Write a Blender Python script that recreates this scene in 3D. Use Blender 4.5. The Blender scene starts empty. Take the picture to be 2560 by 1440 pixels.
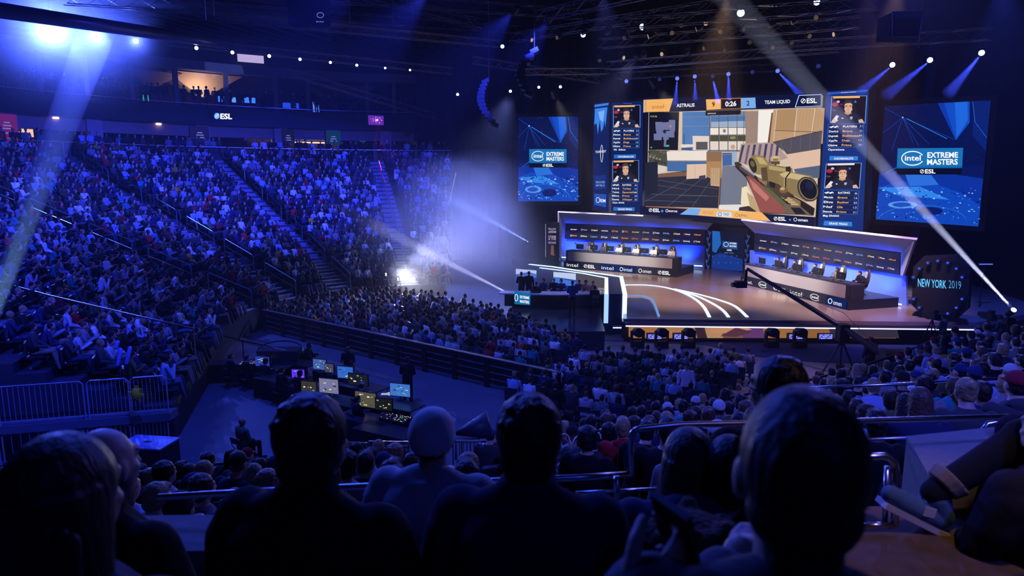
import bpy, math, random
import numpy as np
from mathutils import Vector, Matrix, Quaternion
R = math.radians
random.seed(7)
rng = np.random.default_rng(7)
sc = bpy.context.scene
COL = sc.collection
# ---------------------------------------------------------------- camera
CAMZ = 8.0
PITCH = R(9.3)
FPX = 1707.0
cam_d = bpy.data.cameras.new('camera')
cam_d.sensor_width = 36.0
cam_d.lens = FPX / 2560 * 36
cam_d.clip_start = 0.05
cam_d.clip_end = 300
cam_d.dof.use_dof = True
cam_d.dof.focus_distance = 34.0
cam_d.dof.aperture_fstop = 3.4
cam = bpy.data.objects.new('camera', cam_d)
COL.objects.link(cam)
cam.location = (0, 0, CAMZ)
cam.rotation_euler = (math.pi / 2 - PITCH, 0, 0)
sc.camera = cam
sc.view_settings.view_transform = 'Standard'
sc.view_settings.look = 'None'
sc.view_settings.exposure = 0.0
sc.view_settings.gamma = 1.0
sc.view_settings.use_curve_mapping = False
sc.cycles.max_bounces = 4
sc.cycles.diffuse_bounces = 2
sc.cycles.glossy_bounces = 2
sc.cycles.transmission_bounces = 3
sc.cycles.transparent_max_bounces = 8
sc.cycles.volume_bounces = 0
sc.cycles.sample_clamp_indirect = 2.0
sc.cycles.adaptive_threshold = 0.03
sc.cycles.caustics_reflective = False
sc.cycles.caustics_refractive = False
# ---------------------------------------------------------------- world: faint blue ambience of the dark hall
w = bpy.data.worlds.new('hall_air')
sc.world = w
w.use_nodes = True
w.node_tree.nodes['Background'].inputs[0].default_value = (0.02, 0.04, 1.0, 1)
w.node_tree.nodes['Background'].inputs[1].default_value = 0.012

def ray(px, py):
    dx = (px - 1280) / FPX; du = (720 - py) / FPX
    cp, sp = math.cos(PITCH), math.sin(PITCH)
    return Vector((dx, cp + du * sp, -sp + du * cp))
EYE = Vector((0, 0, CAMZ))
def Pz(px, py, z=0.0):
    d = ray(px, py); t = (z - CAMZ) / d.z
    return EYE + d * t
def Pd(px, py, t):
    return EYE + ray(px, py) * t
def Pp(px, py, pl):
    o, n = pl; d = ray(px, py)
    t = (o - EYE).dot(n) / d.dot(n)
    return EYE + d * t
def project(p):
    v = Vector(p) - EYE
    cp, sp = math.cos(PITCH), math.sin(PITCH)
    zc = v.y * cp - v.z * sp; u = v.y * sp + v.z * cp
    if zc < 0.05: return (-9999, -9999, zc)
    return (1280 + FPX * v.x / zc, 720 - FPX * u / zc, zc)
def vplane(a, b):
    """vertical plane through two points, normal towards the camera"""
    d = (b - a); d.z = 0
    n = Vector((d.y, -d.x, 0)).normalized()
    if n.dot(EYE - a) < 0: n = -n
    return (a.copy(), n)
def plane3(a, b, c):
    n = (b - a).cross(c - a).normalized()
    if n.dot(EYE - a) < 0: n = -n
    return (a.copy(), n)

# ---------------------------------------------------------------- materials
_M = {}
def mat(name, col, rough=0.6, metal=0.0, noise=0.0, nscale=8.0, bump=0.0, spec=0.4, coat=0.0):
    if name in _M: return _M[name]
    m = bpy.data.materials.new(name); m.use_nodes = True
    nt = m.node_tree; b = nt.nodes['Principled BSDF']
    b.inputs['Base Color'].default_value = (*col, 1)
    b.inputs['Roughness'].default_value = rough
    b.inputs['Metallic'].default_value = metal
    b.inputs['Specular IOR Level'].default_value = spec
    b.inputs['Coat Weight'].default_value = coat
    if noise or bump:
        tc = nt.nodes.new('ShaderNodeTexCoord')
        n = nt.nodes.new('ShaderNodeTexNoise'); n.inputs['Scale'].default_value = nscale
        n.inputs['Detail'].default_value = 3
        nt.links.new(tc.outputs['Object'], n.inputs['Vector'])
        if noise:
            mx = nt.nodes.new('ShaderNodeMix'); mx.data_type = 'RGBA'
            mx.inputs['A'].default_value = (*[c * (1 - noise) for c in col], 1)
            mx.inputs['B'].default_value = (*[min(1, c * (1 + noise)) for c in col], 1)
            nt.links.new(n.outputs['Fac'], mx.inputs['Factor'])
            nt.links.new(mx.outputs['Result'], b.inputs['Base Color'])
        if bump:
            bp = nt.nodes.new('ShaderNodeBump'); bp.inputs['Strength'].default_value = bump
            bp.inputs['Distance'].default_value = 0.02
            nt.links.new(n.outputs['Fac'], bp.inputs['Height'])
            nt.links.new(bp.outputs['Normal'], b.inputs['Normal'])
    _M[name] = m
    return m
def em(col, s=1.0, samp=False):
    """glowing surface: screen pixels, LED strips, lamps, and things with light put in as glow"""
    k = 'glow_%s_%s_%d' % ('_'.join('%.3f' % c for c in col), '%.2f' % s, samp)
    if k in _M: return _M[k]
    m = bpy.data.materials.new(k); m.use_nodes = True
    nt = m.node_tree; nt.nodes.clear()
    e = nt.nodes.new('ShaderNodeEmission'); o = nt.nodes.new('ShaderNodeOutputMaterial')
    e.inputs[0].default_value = (*col, 1); e.inputs[1].default_value = s
    nt.links.new(e.outputs[0], o.inputs[0])
    m.cycles.emission_sampling = 'AUTO' if samp else 'NONE'
    _M[k] = m
    return m
def hexc(h, g=1.0):
    h = h.lstrip('#'); r = [int(h[i:i + 2], 16) / 255 for i in (0, 2, 4)]
    return tuple(((c / 12.92) if c < .04045 else ((c + .055) / 1.055) ** 2.4) * g for c in r)
def objcol_mat(name, rough=0.75, bump=0.25, nscale=14, spec=0.25, sheen=0.0, mul=1.0):
    """cloth / skin / hair whose dye is set per object"""
    if name in _M: return _M[name]
    m = bpy.data.materials.new(name); m.use_nodes = True
    nt = m.node_tree; b = nt.nodes['Principled BSDF']
    oi = nt.nodes.new('ShaderNodeObjectInfo')
    tc = nt.nodes.new('ShaderNodeTexCoord')
    n = nt.nodes.new('ShaderNodeTexNoise'); n.inputs['Scale'].default_value = nscale; n.inputs['Detail'].default_value = 2
    nt.links.new(tc.outputs['Object'], n.inputs['Vector'])
    nt.links.new(oi.outputs['Color'], b.inputs['Base Color'])
    b.inputs['Roughness'].default_value = rough
    b.inputs['Specular IOR Level'].default_value = spec
    b.inputs['Sheen Weight'].default_value = sheen
    if bump:
        bp = nt.nodes.new('ShaderNodeBump'); bp.inputs['Strength'].default_value = bump; bp.inputs['Distance'].default_value = 0.03
        nt.links.new(n.outputs['Fac'], bp.inputs['Height']); nt.links.new(bp.outputs['Normal'], b.inputs['Normal'])
    _M[name] = m
    return m

# ---------------------------------------------------------------- mesh builder
class MB:
    def __init__(s): s.v = []; s.f = []; s.m = []; s.cur = 0
    def add(s, vs, fs):
        o = len(s.v); s.v += [tuple(p) for p in vs]
        s.f += [tuple(i + o for i in f) for f in fs]; s.m += [s.cur] * len(fs)
        return s
    def box(s, c, size, rot=None):
        hx, hy, hz = size[0] / 2, size[1] / 2, size[2] / 2
        vs = [Vector((x * hx, y * hy, z * hz)) for z in (-1, 1) for y in (-1, 1) for x in (-1, 1)]
        if rot is not None: vs = [rot @ q for q in vs]
        c = Vector(c)
        return s.add([q + c for q in vs], [(0, 2, 3, 1), (4, 5, 7, 6), (0, 1, 5, 4), (2, 6, 7, 3), (0, 4, 6, 2), (1, 3, 7, 5)])
    def hexa(s, a, b):
        """a, b: matching polygons (lists of points), joined into a solid"""
        n = len(a)
        fs = [tuple(range(n - 1, -1, -1)), tuple(range(n, 2 * n))] + [(i, (i + 1) % n, n + (i + 1) % n, n + i) for i in range(n)]
        return s.add(list(a) + list(b), fs)
    def prism(s, poly, z0, z1):
        return s.hexa([(p[0], p[1], z0) for p in poly], [(p[0], p[1], z1) for p in poly])
    def slab(s, quad, n, th, front=0.0):
        a = [Vector(q) + n * front for q in quad]
        return s.hexa([q - n * th for q in a], a)
    def poly(s, pts): return s.add(pts, [tuple(range(len(pts)))])
    def cyl(s, a, b, r1, r2=None, n=8):
        a = Vector(a); b = Vector(b); r2 = r1 if r2 is None else r2
        d = (b - a)
        if d.length < 1e-6: return s
        q = Vector((0, 0, 1)).rotation_difference(d.normalized())
        ring = [q @ Vector((math.cos(2 * math.pi * i / n), math.sin(2 * math.pi * i / n), 0)) for i in range(n)]
        return s.hexa([a + p * r1 for p in ring], [b + p * r2 for p in ring])
    def tube(s, pts, r, n=6, closed=False):
        pts = [Vector(p) for p in pts]
        if closed: pts = pts + [pts[0]]
        rings = []; prev = None
        for i, p in enumerate(pts):
            d = (pts[min(i + 1, len(pts) - 1)] - pts[max(i - 1, 0)]).normalized()
            if prev is None:
                up = Vector((0, 0, 1)) if abs(d.z) < .9 else Vector((1, 0, 0))
                x = d.cross(up).normalized()
            else:
                x = (prev - d * prev.dot(d)).normalized()
            y = d.cross(x); prev = x
            rings.append([p + (x * math.cos(2 * math.pi * k / n) + y * math.sin(2 * math.pi * k / n)) * r for k in range(n)])
        vs = [q for rg in rings for q in rg]; fs = []
        for i in range(len(rings) - 1):
            for k in range(n):
                fs.append((i * n + k, i * n + (k + 1) % n, (i + 1) * n + (k + 1) % n, (i + 1) * n + k))
        fs.append(tuple(range(n - 1, -1, -1))); fs.append(tuple(len(vs) - n + k for k in range(n)))
        return s.add(vs, fs)
    def ell(s, c, r, nu=12, nv=8, rot=None, zcut=None):
        c = Vector(c); vs = []; fs = []
        for j in range(nv + 1):
            ph = math.pi * j / nv
            for i in range(nu):
                th = 2 * math.pi * i / nu
                q = Vector((r[0] * math.sin(ph) * math.cos(th), r[1] * math.sin(ph) * math.sin(th), r[2] * math.cos(ph)))
                if zcut is not None: q.z = max(q.z, zcut)
                if rot is not None: q = rot @ q
                vs.append(c + q)
        for j in range(nv):
            for i in range(nu):
                a = j * nu + i; b = j * nu + (i + 1) % nu
                fs.append((a, a + nu, b + nu, b))
        return s.add(vs, fs)
    def cap(s, a, b, r1, r2, n=12):
        a = Vector(a); b = Vector(b); d = b - a; L = max(d.length, 1e-5)
        q = Vector((0, 0, 1)).rotation_difference(d / L)
        prof = [(-r1 * math.cos(t), r1 * math.sin(t)) for t in (0.01, .5, 1.05, math.pi / 2)] + \
               [(L + r2 * math.sin(t), r2 * math.cos(t)) for t in (0, .52, 1.05, 1.56)]
        vs = []; fs = []
        for z, r in prof:
            for i in range(n):
                th = 2 * math.pi * i / n
                vs.append(a + q @ Vector((r * math.cos(th), r * math.sin(th), z)))
        m = len(prof)
        for j in range(m - 1):
            for i in range(n):
                fs.append((j * n + i, j * n + (i + 1) % n, (j + 1) * n + (i + 1) % n, (j + 1) * n + i))
        fs.append(tuple(range(n - 1, -1, -1))); fs.append(tuple((m - 1) * n + k for k in range(n)))
        return s.add(vs, fs)
    def loft(s, rings, n=16, sq=2.3):
        """rings: (center, rx, ry[, rot])  super-elliptical sections"""
        vs = []; fs = []
        for rg in rings:
            c = Vector(rg[0]); rx, ry = rg[1], rg[2]; rot = rg[3] if len(rg) > 3 else None
            for i in range(n):
                th = 2 * math.pi * i / n; cx, sy = math.cos(th), math.sin(th)
                q = Vector((rx * math.copysign(abs(cx) ** (2 / sq), cx), ry * math.copysign(abs(sy) ** (2 / sq), sy), 0))
                if rot is not None: q = rot @ q
                vs.append(c + q)
        m = len(rings)
        for j in range(m - 1):
            for i in range(n):
                fs.append((j * n + i, j * n + (i + 1) % n, (j + 1) * n + (i + 1) % n, (j + 1) * n + i))
        fs.append(tuple(range(n - 1, -1, -1))); fs.append(tuple((m - 1) * n + k for k in range(n)))
        return s.add(vs, fs)
    def mesh(s, name, mats, smooth=False):
        me = bpy.data.meshes.new(name)
        me.from_pydata(s.v, [], s.f)
        mats = mats if isinstance(mats, (list, tuple)) else [mats]
        for m in mats: me.materials.append(m)
        if len(mats) > 1: me.polygons.foreach_set('material_index', s.m)
        if smooth: me.polygons.foreach_set('use_smooth', [True] * len(s.f))
        me.update()
        return me
    def build(s, name, mats, parent=None, smooth=False):
        o = bpy.data.objects.new(name, s.mesh(name, mats, smooth))
        COL.objects.link(o)
        if parent is not None: o.parent = parent
        return o
def tag(o, label=None, cat=None, group=None, kind=None):
    if label: o['label'] = label
    if cat: o['category'] = cat
    if group: o['group'] = group
    if kind: o['kind'] = kind
    return o
def struct(o, label=None): o['kind'] = 'structure'; (label and o.__setitem__('label', label)); return o
def empty(name, loc=(0, 0, 0), rz=0.0):
    o = bpy.data.objects.new(name, None); COL.objects.link(o)
    o.location = loc; o.rotation_euler = (0, 0, rz); o.empty_display_size = .2
    return o
def copy_tree(o, parent=None):
    c = o.copy(); COL.objects.link(c)
    if parent is not None: c.parent = parent
    for ch in CH.get(o.name, ()): copy_tree(ch, c)
    return c
CH = {}
def freeze(o):
    """remember the children of a prototype for copying"""
    for x in bpy.data.objects:
        if x.parent is not None: 
            l = CH.setdefault(x.parent.name, [])
            if x not in l: l.append(x)
def spot(name, loc, target, power, col, size=R(40), blend=.4, radius=.12, parent=None):
    d = bpy.data.lights.new(name, 'SPOT'); d.energy = power; d.color = col; d.spot_size = size; d.spot_blend = blend
    d.shadow_soft_size = radius
    o = bpy.data.objects.new(name, d); COL.objects.link(o)
    o.location = loc
    o.rotation_euler = (Vector(target) - Vector(loc)).to_track_quat('-Z', 'Y').to_euler()
    return o
def area(name, loc, target, power, col, sx, sy):
    d = bpy.data.lights.new(name, 'AREA'); d.energy = power; d.color = col; d.shape = 'RECTANGLE'; d.size = sx; d.size_y = sy
    o = bpy.data.objects.new(name, d); COL.objects.link(o)
    o.location = loc; o.rotation_euler = (Vector(target) - Vector(loc)).to_track_quat('-Z', 'Y').to_euler()
    return o
BLUE = (0.028, 0.045, 1.0)
# ---------------------------------------------------------------- big washes: added fill lights, no such lamps in view
WASH = []   # (position, target) of every added wash light, each gets a made-up housing later
def wash(loc, tgt, power, col=BLUE, size=R(60), blend=.6, radius=.2):
    o = spot('added_wash_light', loc, tgt, power, col, size, blend, radius)
    WASH.append((Vector(loc), Vector(tgt), col, o))
WB = 40000
for i, (lx, ly, tx, ty, tz, k) in enumerate([(-10, 22, -33, 32, 3.5, .8), (-6, 30, -30, 45, 4, 1.0), (-4, 34, -23, 52, 4, 1.1),
                                    (0, 38, -16, 57, 4, 1.0), (2, 40, -9, 60, 4, .7), (-14, 12, -18, 26, 1, .35)]):
    wash((lx, ly, 16.5), (tx, ty, tz), WB * k, BLUE, R(50), .8)
# floor seats, added white-violet fill
wash((8, 46, 15.5), (-3, 37, .5), 9000, (.42, .40, 1.0), R(48), .9)
wash((4, 32, 16.0), (6, 27, 0), 6000, (.14, .16, 1.0), R(56), .9)
wash((-6, 18, 16.5), (-6, 24, 0), 7000, (.03, .07, 1.0), R(80), .9)
# stage
wash((9, 30, 15.5), (10, 41, 1), 22000, (1.0, .60, .40), R(46), .9)
wash((15, 28, 15.5), (18, 37, 1), 17000, (1.0, .55, .36), R(44), .9)
wash((19, 28, 15.5), (24, 32, 0), 12000, (.04, .09, 1.0), R(76), .9)
wash((13, 26, 15.5), (11.5, 25.5, 0), 5200, (.75, .42, 1.0), R(30), .9)
# near stand, added fill
wash((14, 26, 16.0), (9, 11, 4), 12000, (.12, .13, 1.0), R(70), .9)
wash((-2, 22, 16.0), (-3, 8, 5), 5000, (.05, .08, 1.0), R(70), .9)
wash((4, -2, 15.0), (7, 12, 4), 6500, (.08, .10, 1.0), R(75), .9)
# ================================================================ people
def remesh(mb, voxel, smooth=2, mats=None, name='m', decimate=None, fac=.6):
    me = mb.mesh(name, mats or [])
    o = bpy.data.objects.new(name, me); COL.objects.link(o)
    r = o.modifiers.new('r', 'REMESH'); r.mode = 'VOXEL'; r.voxel_size = voxel; r.use_smooth_shade = True
    if smooth:
        s = o.modifiers.new('s', 'SMOOTH'); s.iterations = smooth; s.factor = fac
    if decimate:
        d = o.modifiers.new('d', 'DECIMATE'); d.ratio = decimate
    dg = bpy.context.evaluated_depsgraph_get()
    ev = o.evaluated_get(dg)
    out = bpy.data.meshes.new_from_object(ev, depsgraph=dg)
    out.name = name
    out.materials.clear()
    for m in (mats or []): out.materials.append(m)
    out.polygons.foreach_set('use_smooth', [True] * len(out.polygons))
    bpy.data.objects.remove(o); bpy.data.meshes.remove(me)
    return out

SKINM = objcol_mat('skin', rough=.5, bump=.05, nscale=30, spec=.4)
CLOTHM = objcol_mat('cloth', rough=.85, bump=.35, nscale=9, spec=.15)
HAIRM = objcol_mat('hair', rough=.55, bump=.6, nscale=28, spec=.35)
SHOEM = mat('shoe_black', (.02, .02, .022), .5)

def V3(*a): return Vector(a)
def pose_joints(kind, lean=0.0, arms='lap', turn=0.0, nod=0.0, side=0.0):
    """joint positions of a figure facing +Y, origin on the floor"""
    J = {}
    if kind == 'sit':
        hip = V3(0, 0, .52)
        for s, k in ((-1, 'L'), (1, 'R')):
            J['hip' + k] = V3(.09 * s, 0, .52)
            J['knee' + k] = V3(.14 * s, .43, .53)
            J['ank' + k] = V3(.14 * s, .45, .09)
            J['toe' + k] = V3(.16 * s, .62, .04)
    elif kind == 'walk':
        hip = V3(0, 0, .93)
        for s, k, st in ((-1, 'L', .24), (1, 'R', -.24)):
            J['hip' + k] = V3(.09 * s, 0, .92)
            J['knee' + k] = V3(.10 * s, st * .65 + .05, .5)
            J['ank' + k] = V3(.09 * s, st * 1.15, .10 + (.06 if st < 0 else 0))
            J['toe' + k] = V3(.10 * s, st * 1.15 + .17, .04)
    else:
        hip = V3(0, 0, .93)
        for s, k in ((-1, 'L'), (1, 'R')):
            J['hip' + k] = V3(.09 * s, 0, .92)
            J['knee' + k] = V3(.11 * s, .02, .5)
            J['ank' + k] = V3(.12 * s, 0, .09)
            J['toe' + k] = V3(.15 * s, .17, .04)
    M = Matrix.Rotation(-lean, 4, 'X') @ Matrix.Rotation(side, 4, 'Y')
    def up(x, y, z): return hip + (M @ V3(x, y, z))
    J['pel'] = hip; J['up'] = up; J['M'] = M
    for s, k in ((-1, 'L'), (1, 'R')):
        J['sh' + k] = up(.185 * s, 0, .50)
    a = arms
    def arm(k, e, h): J['el' + k] = e; J['ha' + k] = h
    for s, k in ((-1, 'L'), (1, 'R')):
        if a == 'lap': arm(k, up(.25 * s, .05, .24), V3(.08 * s, .30, hip.z + .12))
        elif a == 'cross': arm(k, up(.24 * s, .12, .25), up(-.08 * s, .25, .32))
        elif a == 'knees': arm(k, up(.24 * s, .16, .22), V3(.09 * s, .42, hip.z + .10))
        elif a == 'chin': arm(k, up(.2 * s, .2, .2), up(.03 * s, .22, .56) if s > 0 else V3(0, .3, hip.z + .15))
        elif a == 'phone': arm(k, up(.22 * s, .12, .24), up(.06 * s, .36, .38))
        elif a == 'desk': arm(k, up(.24 * s, .14, .26), V3(.17 * s, .46, hip.z + .28))
        elif a == 'down': arm(k, up(.25 * s, -.03, .22), up(.27 * s, .05, -.03))
        elif a == 'swing': arm(k, up(.25 * s, -.08 * s, .23), up(.27 * s, .13 if s < 0 else -.02, .02))
        elif a == 'back': arm(k, up(.25 * s, -.1, .25), up(.06 * s, -.19, .08))
        elif a == 'fold': arm(k, up(.25 * s, .04, .23), up(.06 * s, .2, .12))
    hd = up(0, .035, .712)
    J['head'] = hd
    J['hrot'] = Matrix.Rotation(turn, 3, 'Z') @ Matrix.Rotation(-(lean * .3 + nod), 3, 'X')
    return J

def head_prims(b, c, rot, n=20, face=True):
    q = lambda x, y, z: c + rot @ V3(x, y, z)
    b.ell(q(0, -.012, .018), (.076, .098, .098), n, n // 2 + 2, rot)
    b.ell(q(0, .03, -.03), (.066, .066, .075), n, n // 2 + 2, rot)
    b.ell(q(0, .042, -.075), (.044, .048, .042), n, n // 2, rot)
    if face:
        b.cap(q(0, .092, .01), q(0, .108, -.028), .009, .015, 8)      # nose
        b.ell(q(0, .085, .03), (.05, .018, .012), 12, 6, rot)         # brow
        b.ell(q(0, .088, -.058), (.024, .012, .011), 10, 6, rot)      # lips
        for s in (-1, 1):
            b.ell(q(.077 * s, -.008, -.008), (.011, .022, .034), 10, 6, rot)
            b.ell(q(.03 * s, .083, .012), (.014, .010, .009), 8, 6, rot)
            b.ell(q(.045 * s, .06, -.02), (.022, .02, .018), 8, 6, rot)

def body_prims(J, infl=0.0, parts='all', n=14, hands=True):
    b = MB(); up = J['up']; M = J['M'].to_3x3(); i = infl
    A = parts == 'all'
    if A or parts == 'shirt':
        b.loft([(up(0, 0, -.03), .162 + i, .112 + i, M), (up(0, .0, .06), .168 + i, .122 + i, M), (up(0, .005, .2), .148 + i, .108 + i, M),
                (up(0, .0, .36), .168 + i, .118 + i, M), (up(0, -.005, .46), .182 + i, .112 + i, M), (up(0, -.01, .52), .150 + i, .088 + i, M),
                (up(0, -.008, .575), .07 + i, .06 + i, M)], 20, 2.4)
        for k in 'LR':
            b.cap(J['sh' + k], J['el' + k], .056 + i, .043 + i * 1.1, n)
            b.cap(J['el' + k], J['ha' + k] + (J['el' + k] - J['ha' + k]) * .06, .043 + i * 1.1, .028 + i, n)
    if A or parts == 'pants':
        b.loft([(J['pel'] + V3(0, .0, -.07), .15 + i, .11 + i), (J['pel'] + V3(0, 0, .02), .168 + i, .122 + i), (up(0, 0, .08), .155 + i, .112 + i)], 18, 2.4)
        for k in 'LR':
            b.cap(J['hip' + k], J['knee' + k], .086 + i, .058 + i, n)
            b.cap(J['knee' + k], J['ank' + k], .056 + i, .036 + i * 1.4, n)
    if A or parts == 'shoes':
        for k in 'LR':
            d = (J['toe' + k] - J['ank' + k]); 
            b.cap(J['ank' + k] + V3(0, -.02, -.03), J['toe' + k] + V3(0, 0, .005), .042 + i, .036 + i, n)
    if A:
        b.cap(up(0, -.01, .5), J['head'] + J['hrot'] @ V3(0, -.02, -.06), .062, .056, n)
        if hands:
            for k, s in (('L', -1), ('R', 1)):
                h = J['ha' + k]; d = (h - J['el' + k]).normalized()
                z = V3(0, 0, 1) if abs(d.z) < .8 else V3(0, 1, 0)
                x = d.cross(z).normalized(); y = x.cross(d)
                b.cap(h, h + d * .05, .028, .034, 10)
                for f in range(4):
                    o = x * (f - 1.5) * .02
                    L = (.065, .078, .074, .058)[f]
                    m1 = h + d * .075 + o; m2 = m1 + d * L * .5 - y * .006; m3 = m2 + d * L * .4 - y * .025
                    b.cap(m1, m2, .0105, .0095, 8); b.cap(m2, m3, .0095, .008, 8)
                t0 = h + d * .025 - x * .03 * s; b.cap(t0, t0 + d * .04 - x * .025 * s - y * .01, .012, .010, 8)
        head_prims(b, J['head'], J['hrot'])
    return b

POSES = {}
def make_pose(name, kind, vox=.016, **kw):
    J = pose_joints(kind, **kw)
    P = {'J': J}
    P['body'] = remesh(body_prims(J), vox, 2, [SKINM], 'body')
    s = body_prims(J, .016, 'shirt')
    if kind != 'hero': s.loft([(J['up'](0, -.012, .50), .10, .085), (J['up'](0, -.01, .585), .073, .068)], 16)
    P['shirt'] = remesh(s, vox, 2, [CLOTHM], 'shirt')
    P['pants'] = remesh(body_prims(J, .014, 'pants'), vox * 1.2, 2, [CLOTHM], 'trousers')
    P['shoes'] = remesh(body_prims(J, .006, 'shoes'), vox * 1.2, 1, [SHOEM], 'shoes')
    POSES[name] = P
make_pose('lap', 'sit', arms='lap')
make_pose('cross', 'sit', arms='cross', lean=-.08)
make_pose('knees', 'sit', arms='knees', lean=.38, nod=-.3)
make_pose('chin', 'sit', arms='chin', lean=.22, turn=.1)
make_pose('phone', 'sit', arms='phone', lean=.08, nod=.25)
make_pose('side', 'sit', arms='lap', turn=.45, side=.06)
make_pose('desk', 'sit', arms='desk', lean=.18, nod=.12)
make_pose('stand', 'stand', arms='down')
make_pose('stand_fold', 'stand', arms='fold')
make_pose('stand_cross', 'stand', arms='cross')
make_pose('walk', 'walk', arms='swing', lean=.04)
SITS = ['lap', 'cross', 'knees', 'chin', 'phone', 'side', 'lap', 'cross']

def hair_prims(kind, rough=0.0):
    b = MB()
    if kind == 'short':
        b.ell((0, -.022, .028), (.084, .098, .098), 22, 14)
        b.ell((0, -.05, -.03), (.072, .062, .06), 18, 10)
        b.ell((0, .05, .085), (.062, .04, .032), 14, 8)
    elif kind == 'buzz':
        b.ell((0, -.016, .024), (.079, .096, .097), 22, 14)
        b.ell((0, -.045, -.025), (.07, .062, .05), 18, 10)
    elif kind == 'bushy':
        b.ell((0, -.025, .035), (.098, .11, .108), 22, 14)
        b.ell((0, -.05, -.03), (.088, .072, .07), 18, 10)
        for k in range(9):
            a = k * .7; b.ell((.07 * math.cos(a), -.03 + .07 * math.sin(a), .085), (.03, .03, .03), 10, 8)
    elif kind in ('long', 'bob'):
        L = -.27 if kind == 'long' else -.12
        b.ell((0, -.022, .028), (.088, .102, .101), 22, 14)
        b.loft([((0, -.03, .03), .088, .092), ((0, -.04, -.06), .094, .080), ((0, -.05, L * .6), .1, .065), ((0, -.055, L), .08 if kind == 'long' else .092, .045)], 22, 2.2)
    elif kind == 'bun':
        b.ell((0, -.02, .028), (.084, .1, .099), 22, 14)
        b.ell((0, -.1, .07), (.04, .04, .04), 14, 10)
        b.ell((0, -.05, -.03), (.07, .06, .05), 18, 10)
    return b
HAIR = {k: remesh(hair_prims(k), .013, 2, [HAIRM], k + '_hair') for k in ('short', 'buzz', 'bushy', 'long', 'bob', 'bun')}
def cap_mesh(back=False):
    b = MB(); b.ell((0, -.014, .035), (.086, .104, .092), 22, 14, zcut=-.012)
    s = -1 if back else 1
    b.loft([((0, (.085 - .0) * s - .01, .028), .062, .02), ((0, .085 * s - .01, .018), .062, .02)], 16)
    b.ell((0, .115 * s - .01, .018), (.066, .062, .008), 18, 6)
    b.ell((0, -.014, .128), (.008, .008, .005), 8, 4)
    return remesh(b, .009, 1, [CLOTHM], 'cap')
CAPM = cap_mesh()
def beanie_mesh():
    b = MB(); b.ell((0, -.018, .035), (.086, .104, .1), 22, 14, zcut=-.01); b.loft([((0, -.018, .0), .09, .107), ((0, -.018, .035), .09, .107)], 22, 2.0)
    return remesh(b, .012, 1, [CLOTHM], 'beanie')
BEANIEM = beanie_mesh()
def hood_mesh():
    b = MB(); b.ell((0, -.09, -.14), (.11, .055, .05), 16, 8); b.ell((0, -.10, -.17), (.085, .045, .06), 16, 8)
    return remesh(b, .014, 2, [CLOTHM], 'hood')
HOODM = hood_mesh()
def headset_mesh():
    b = MB(); b.tube([(.088 * math.cos(a), -.005, .02 + .115 * math.sin(a)) for a in np.linspace(-.15, math.pi + .15, 14)], .009, 6)
    for s in (-1, 1): b.cyl((.078 * s, -.005, -.005), (.105 * s, -.005, -.005), .036, .033, 12)
    return b.mesh('headset', [mat('headset_black', (.015, .015, .018), .4)], True)
HEADSETM = headset_mesh()

SKINS = [(.52, .34, .25), (.45, .28, .2), (.6, .4, .3), (.3, .17, .11), (.16, .09, .06), (.5, .33, .22)]
HAIRS = [('black', (.012, .010, .010)), ('dark brown', (.035, .02, .013)), ('brown', (.09, .05, .03)), ('fair', (.3, .2, .1)), ('dark', (.02, .016, .015)), ('dark', (.02, .015, .012))]
SHIRTS = [('black', (.012, .012, .014), 9), ('dark grey', (.05, .05, .055), 6), ('navy', (.018, .025, .07), 4), ('grey', (.22, .22, .24), 4), ('white', (.75, .75, .75), 2.2),
          ('light grey', (.45, .45, .47), 2), ('pale blue', (.3, .4, .6), 2), ('red', (.4, .02, .025), .7), ('maroon', (.16, .015, .03), 1), ('olive', (.09, .1, .04), 1),
          ('teal', (.03, .22, .25), 1), ('mustard', (.5, .3, .03), .3)]
SHW = np.array([s[2] for s in SHIRTS]) / sum(s[2] for s in SHIRTS)
PANTS = [(.012, .012, .015), (.03, .04, .08), (.05, .05, .055), (.09, .12, .2), (.2, .17, .12)]

def person(loc, rz, pose='lap', hair='short', hcol=None, skin=None, shirt=None, pants=None, label=None, group=None, scale=1.0, cap=None, headset=False, hood=None, hyaw=0.0, tilt=0.0):
    P = POSES[pose]
    o = bpy.data.objects.new('person', P['body']); COL.objects.link(o)
    o.location = loc; o.rotation_euler = (0, 0, rz); o.scale = (scale,) * 3
    o.color = (*(skin or random.choice(SKINS)), 1)
    for nm, key, c in (('shirt', 'shirt', shirt or (.02, .02, .02)), ('trousers', 'pants', pants or random.choice(PANTS)), ('shoes', 'shoes', (0, 0, 0))):
        k = bpy.data.objects.new(nm, P[key]); COL.objects.link(k); k.parent = o; k.color = (*c, 1)
    hd = P['J']['head']; hr = P['J']['hrot']
    HM = Matrix.Translation(hd) @ hr.to_4x4()
    def add(nm, me, c):
        k = bpy.data.objects.new(nm, me); COL.objects.link(k); k.parent = o; k.matrix_local = HM; k.color = (*c, 1); return k
    if hair != 'bald' and HAIR.get(hair): add('hair', HAIR[hair], hcol or (.02, .015, .012))
    if cap == 'beanie': add('beanie', BEANIEM, CAPCOL or (.1, .1, .1))
    elif cap: add('cap', CAPM, cap)
    if headset: add('headset', HEADSETM, (0, 0, 0))
    if hood: add('hood', HOODM, hood)
    tag(o, label, 'person', group)
    return o
CAPCOL = None

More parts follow.
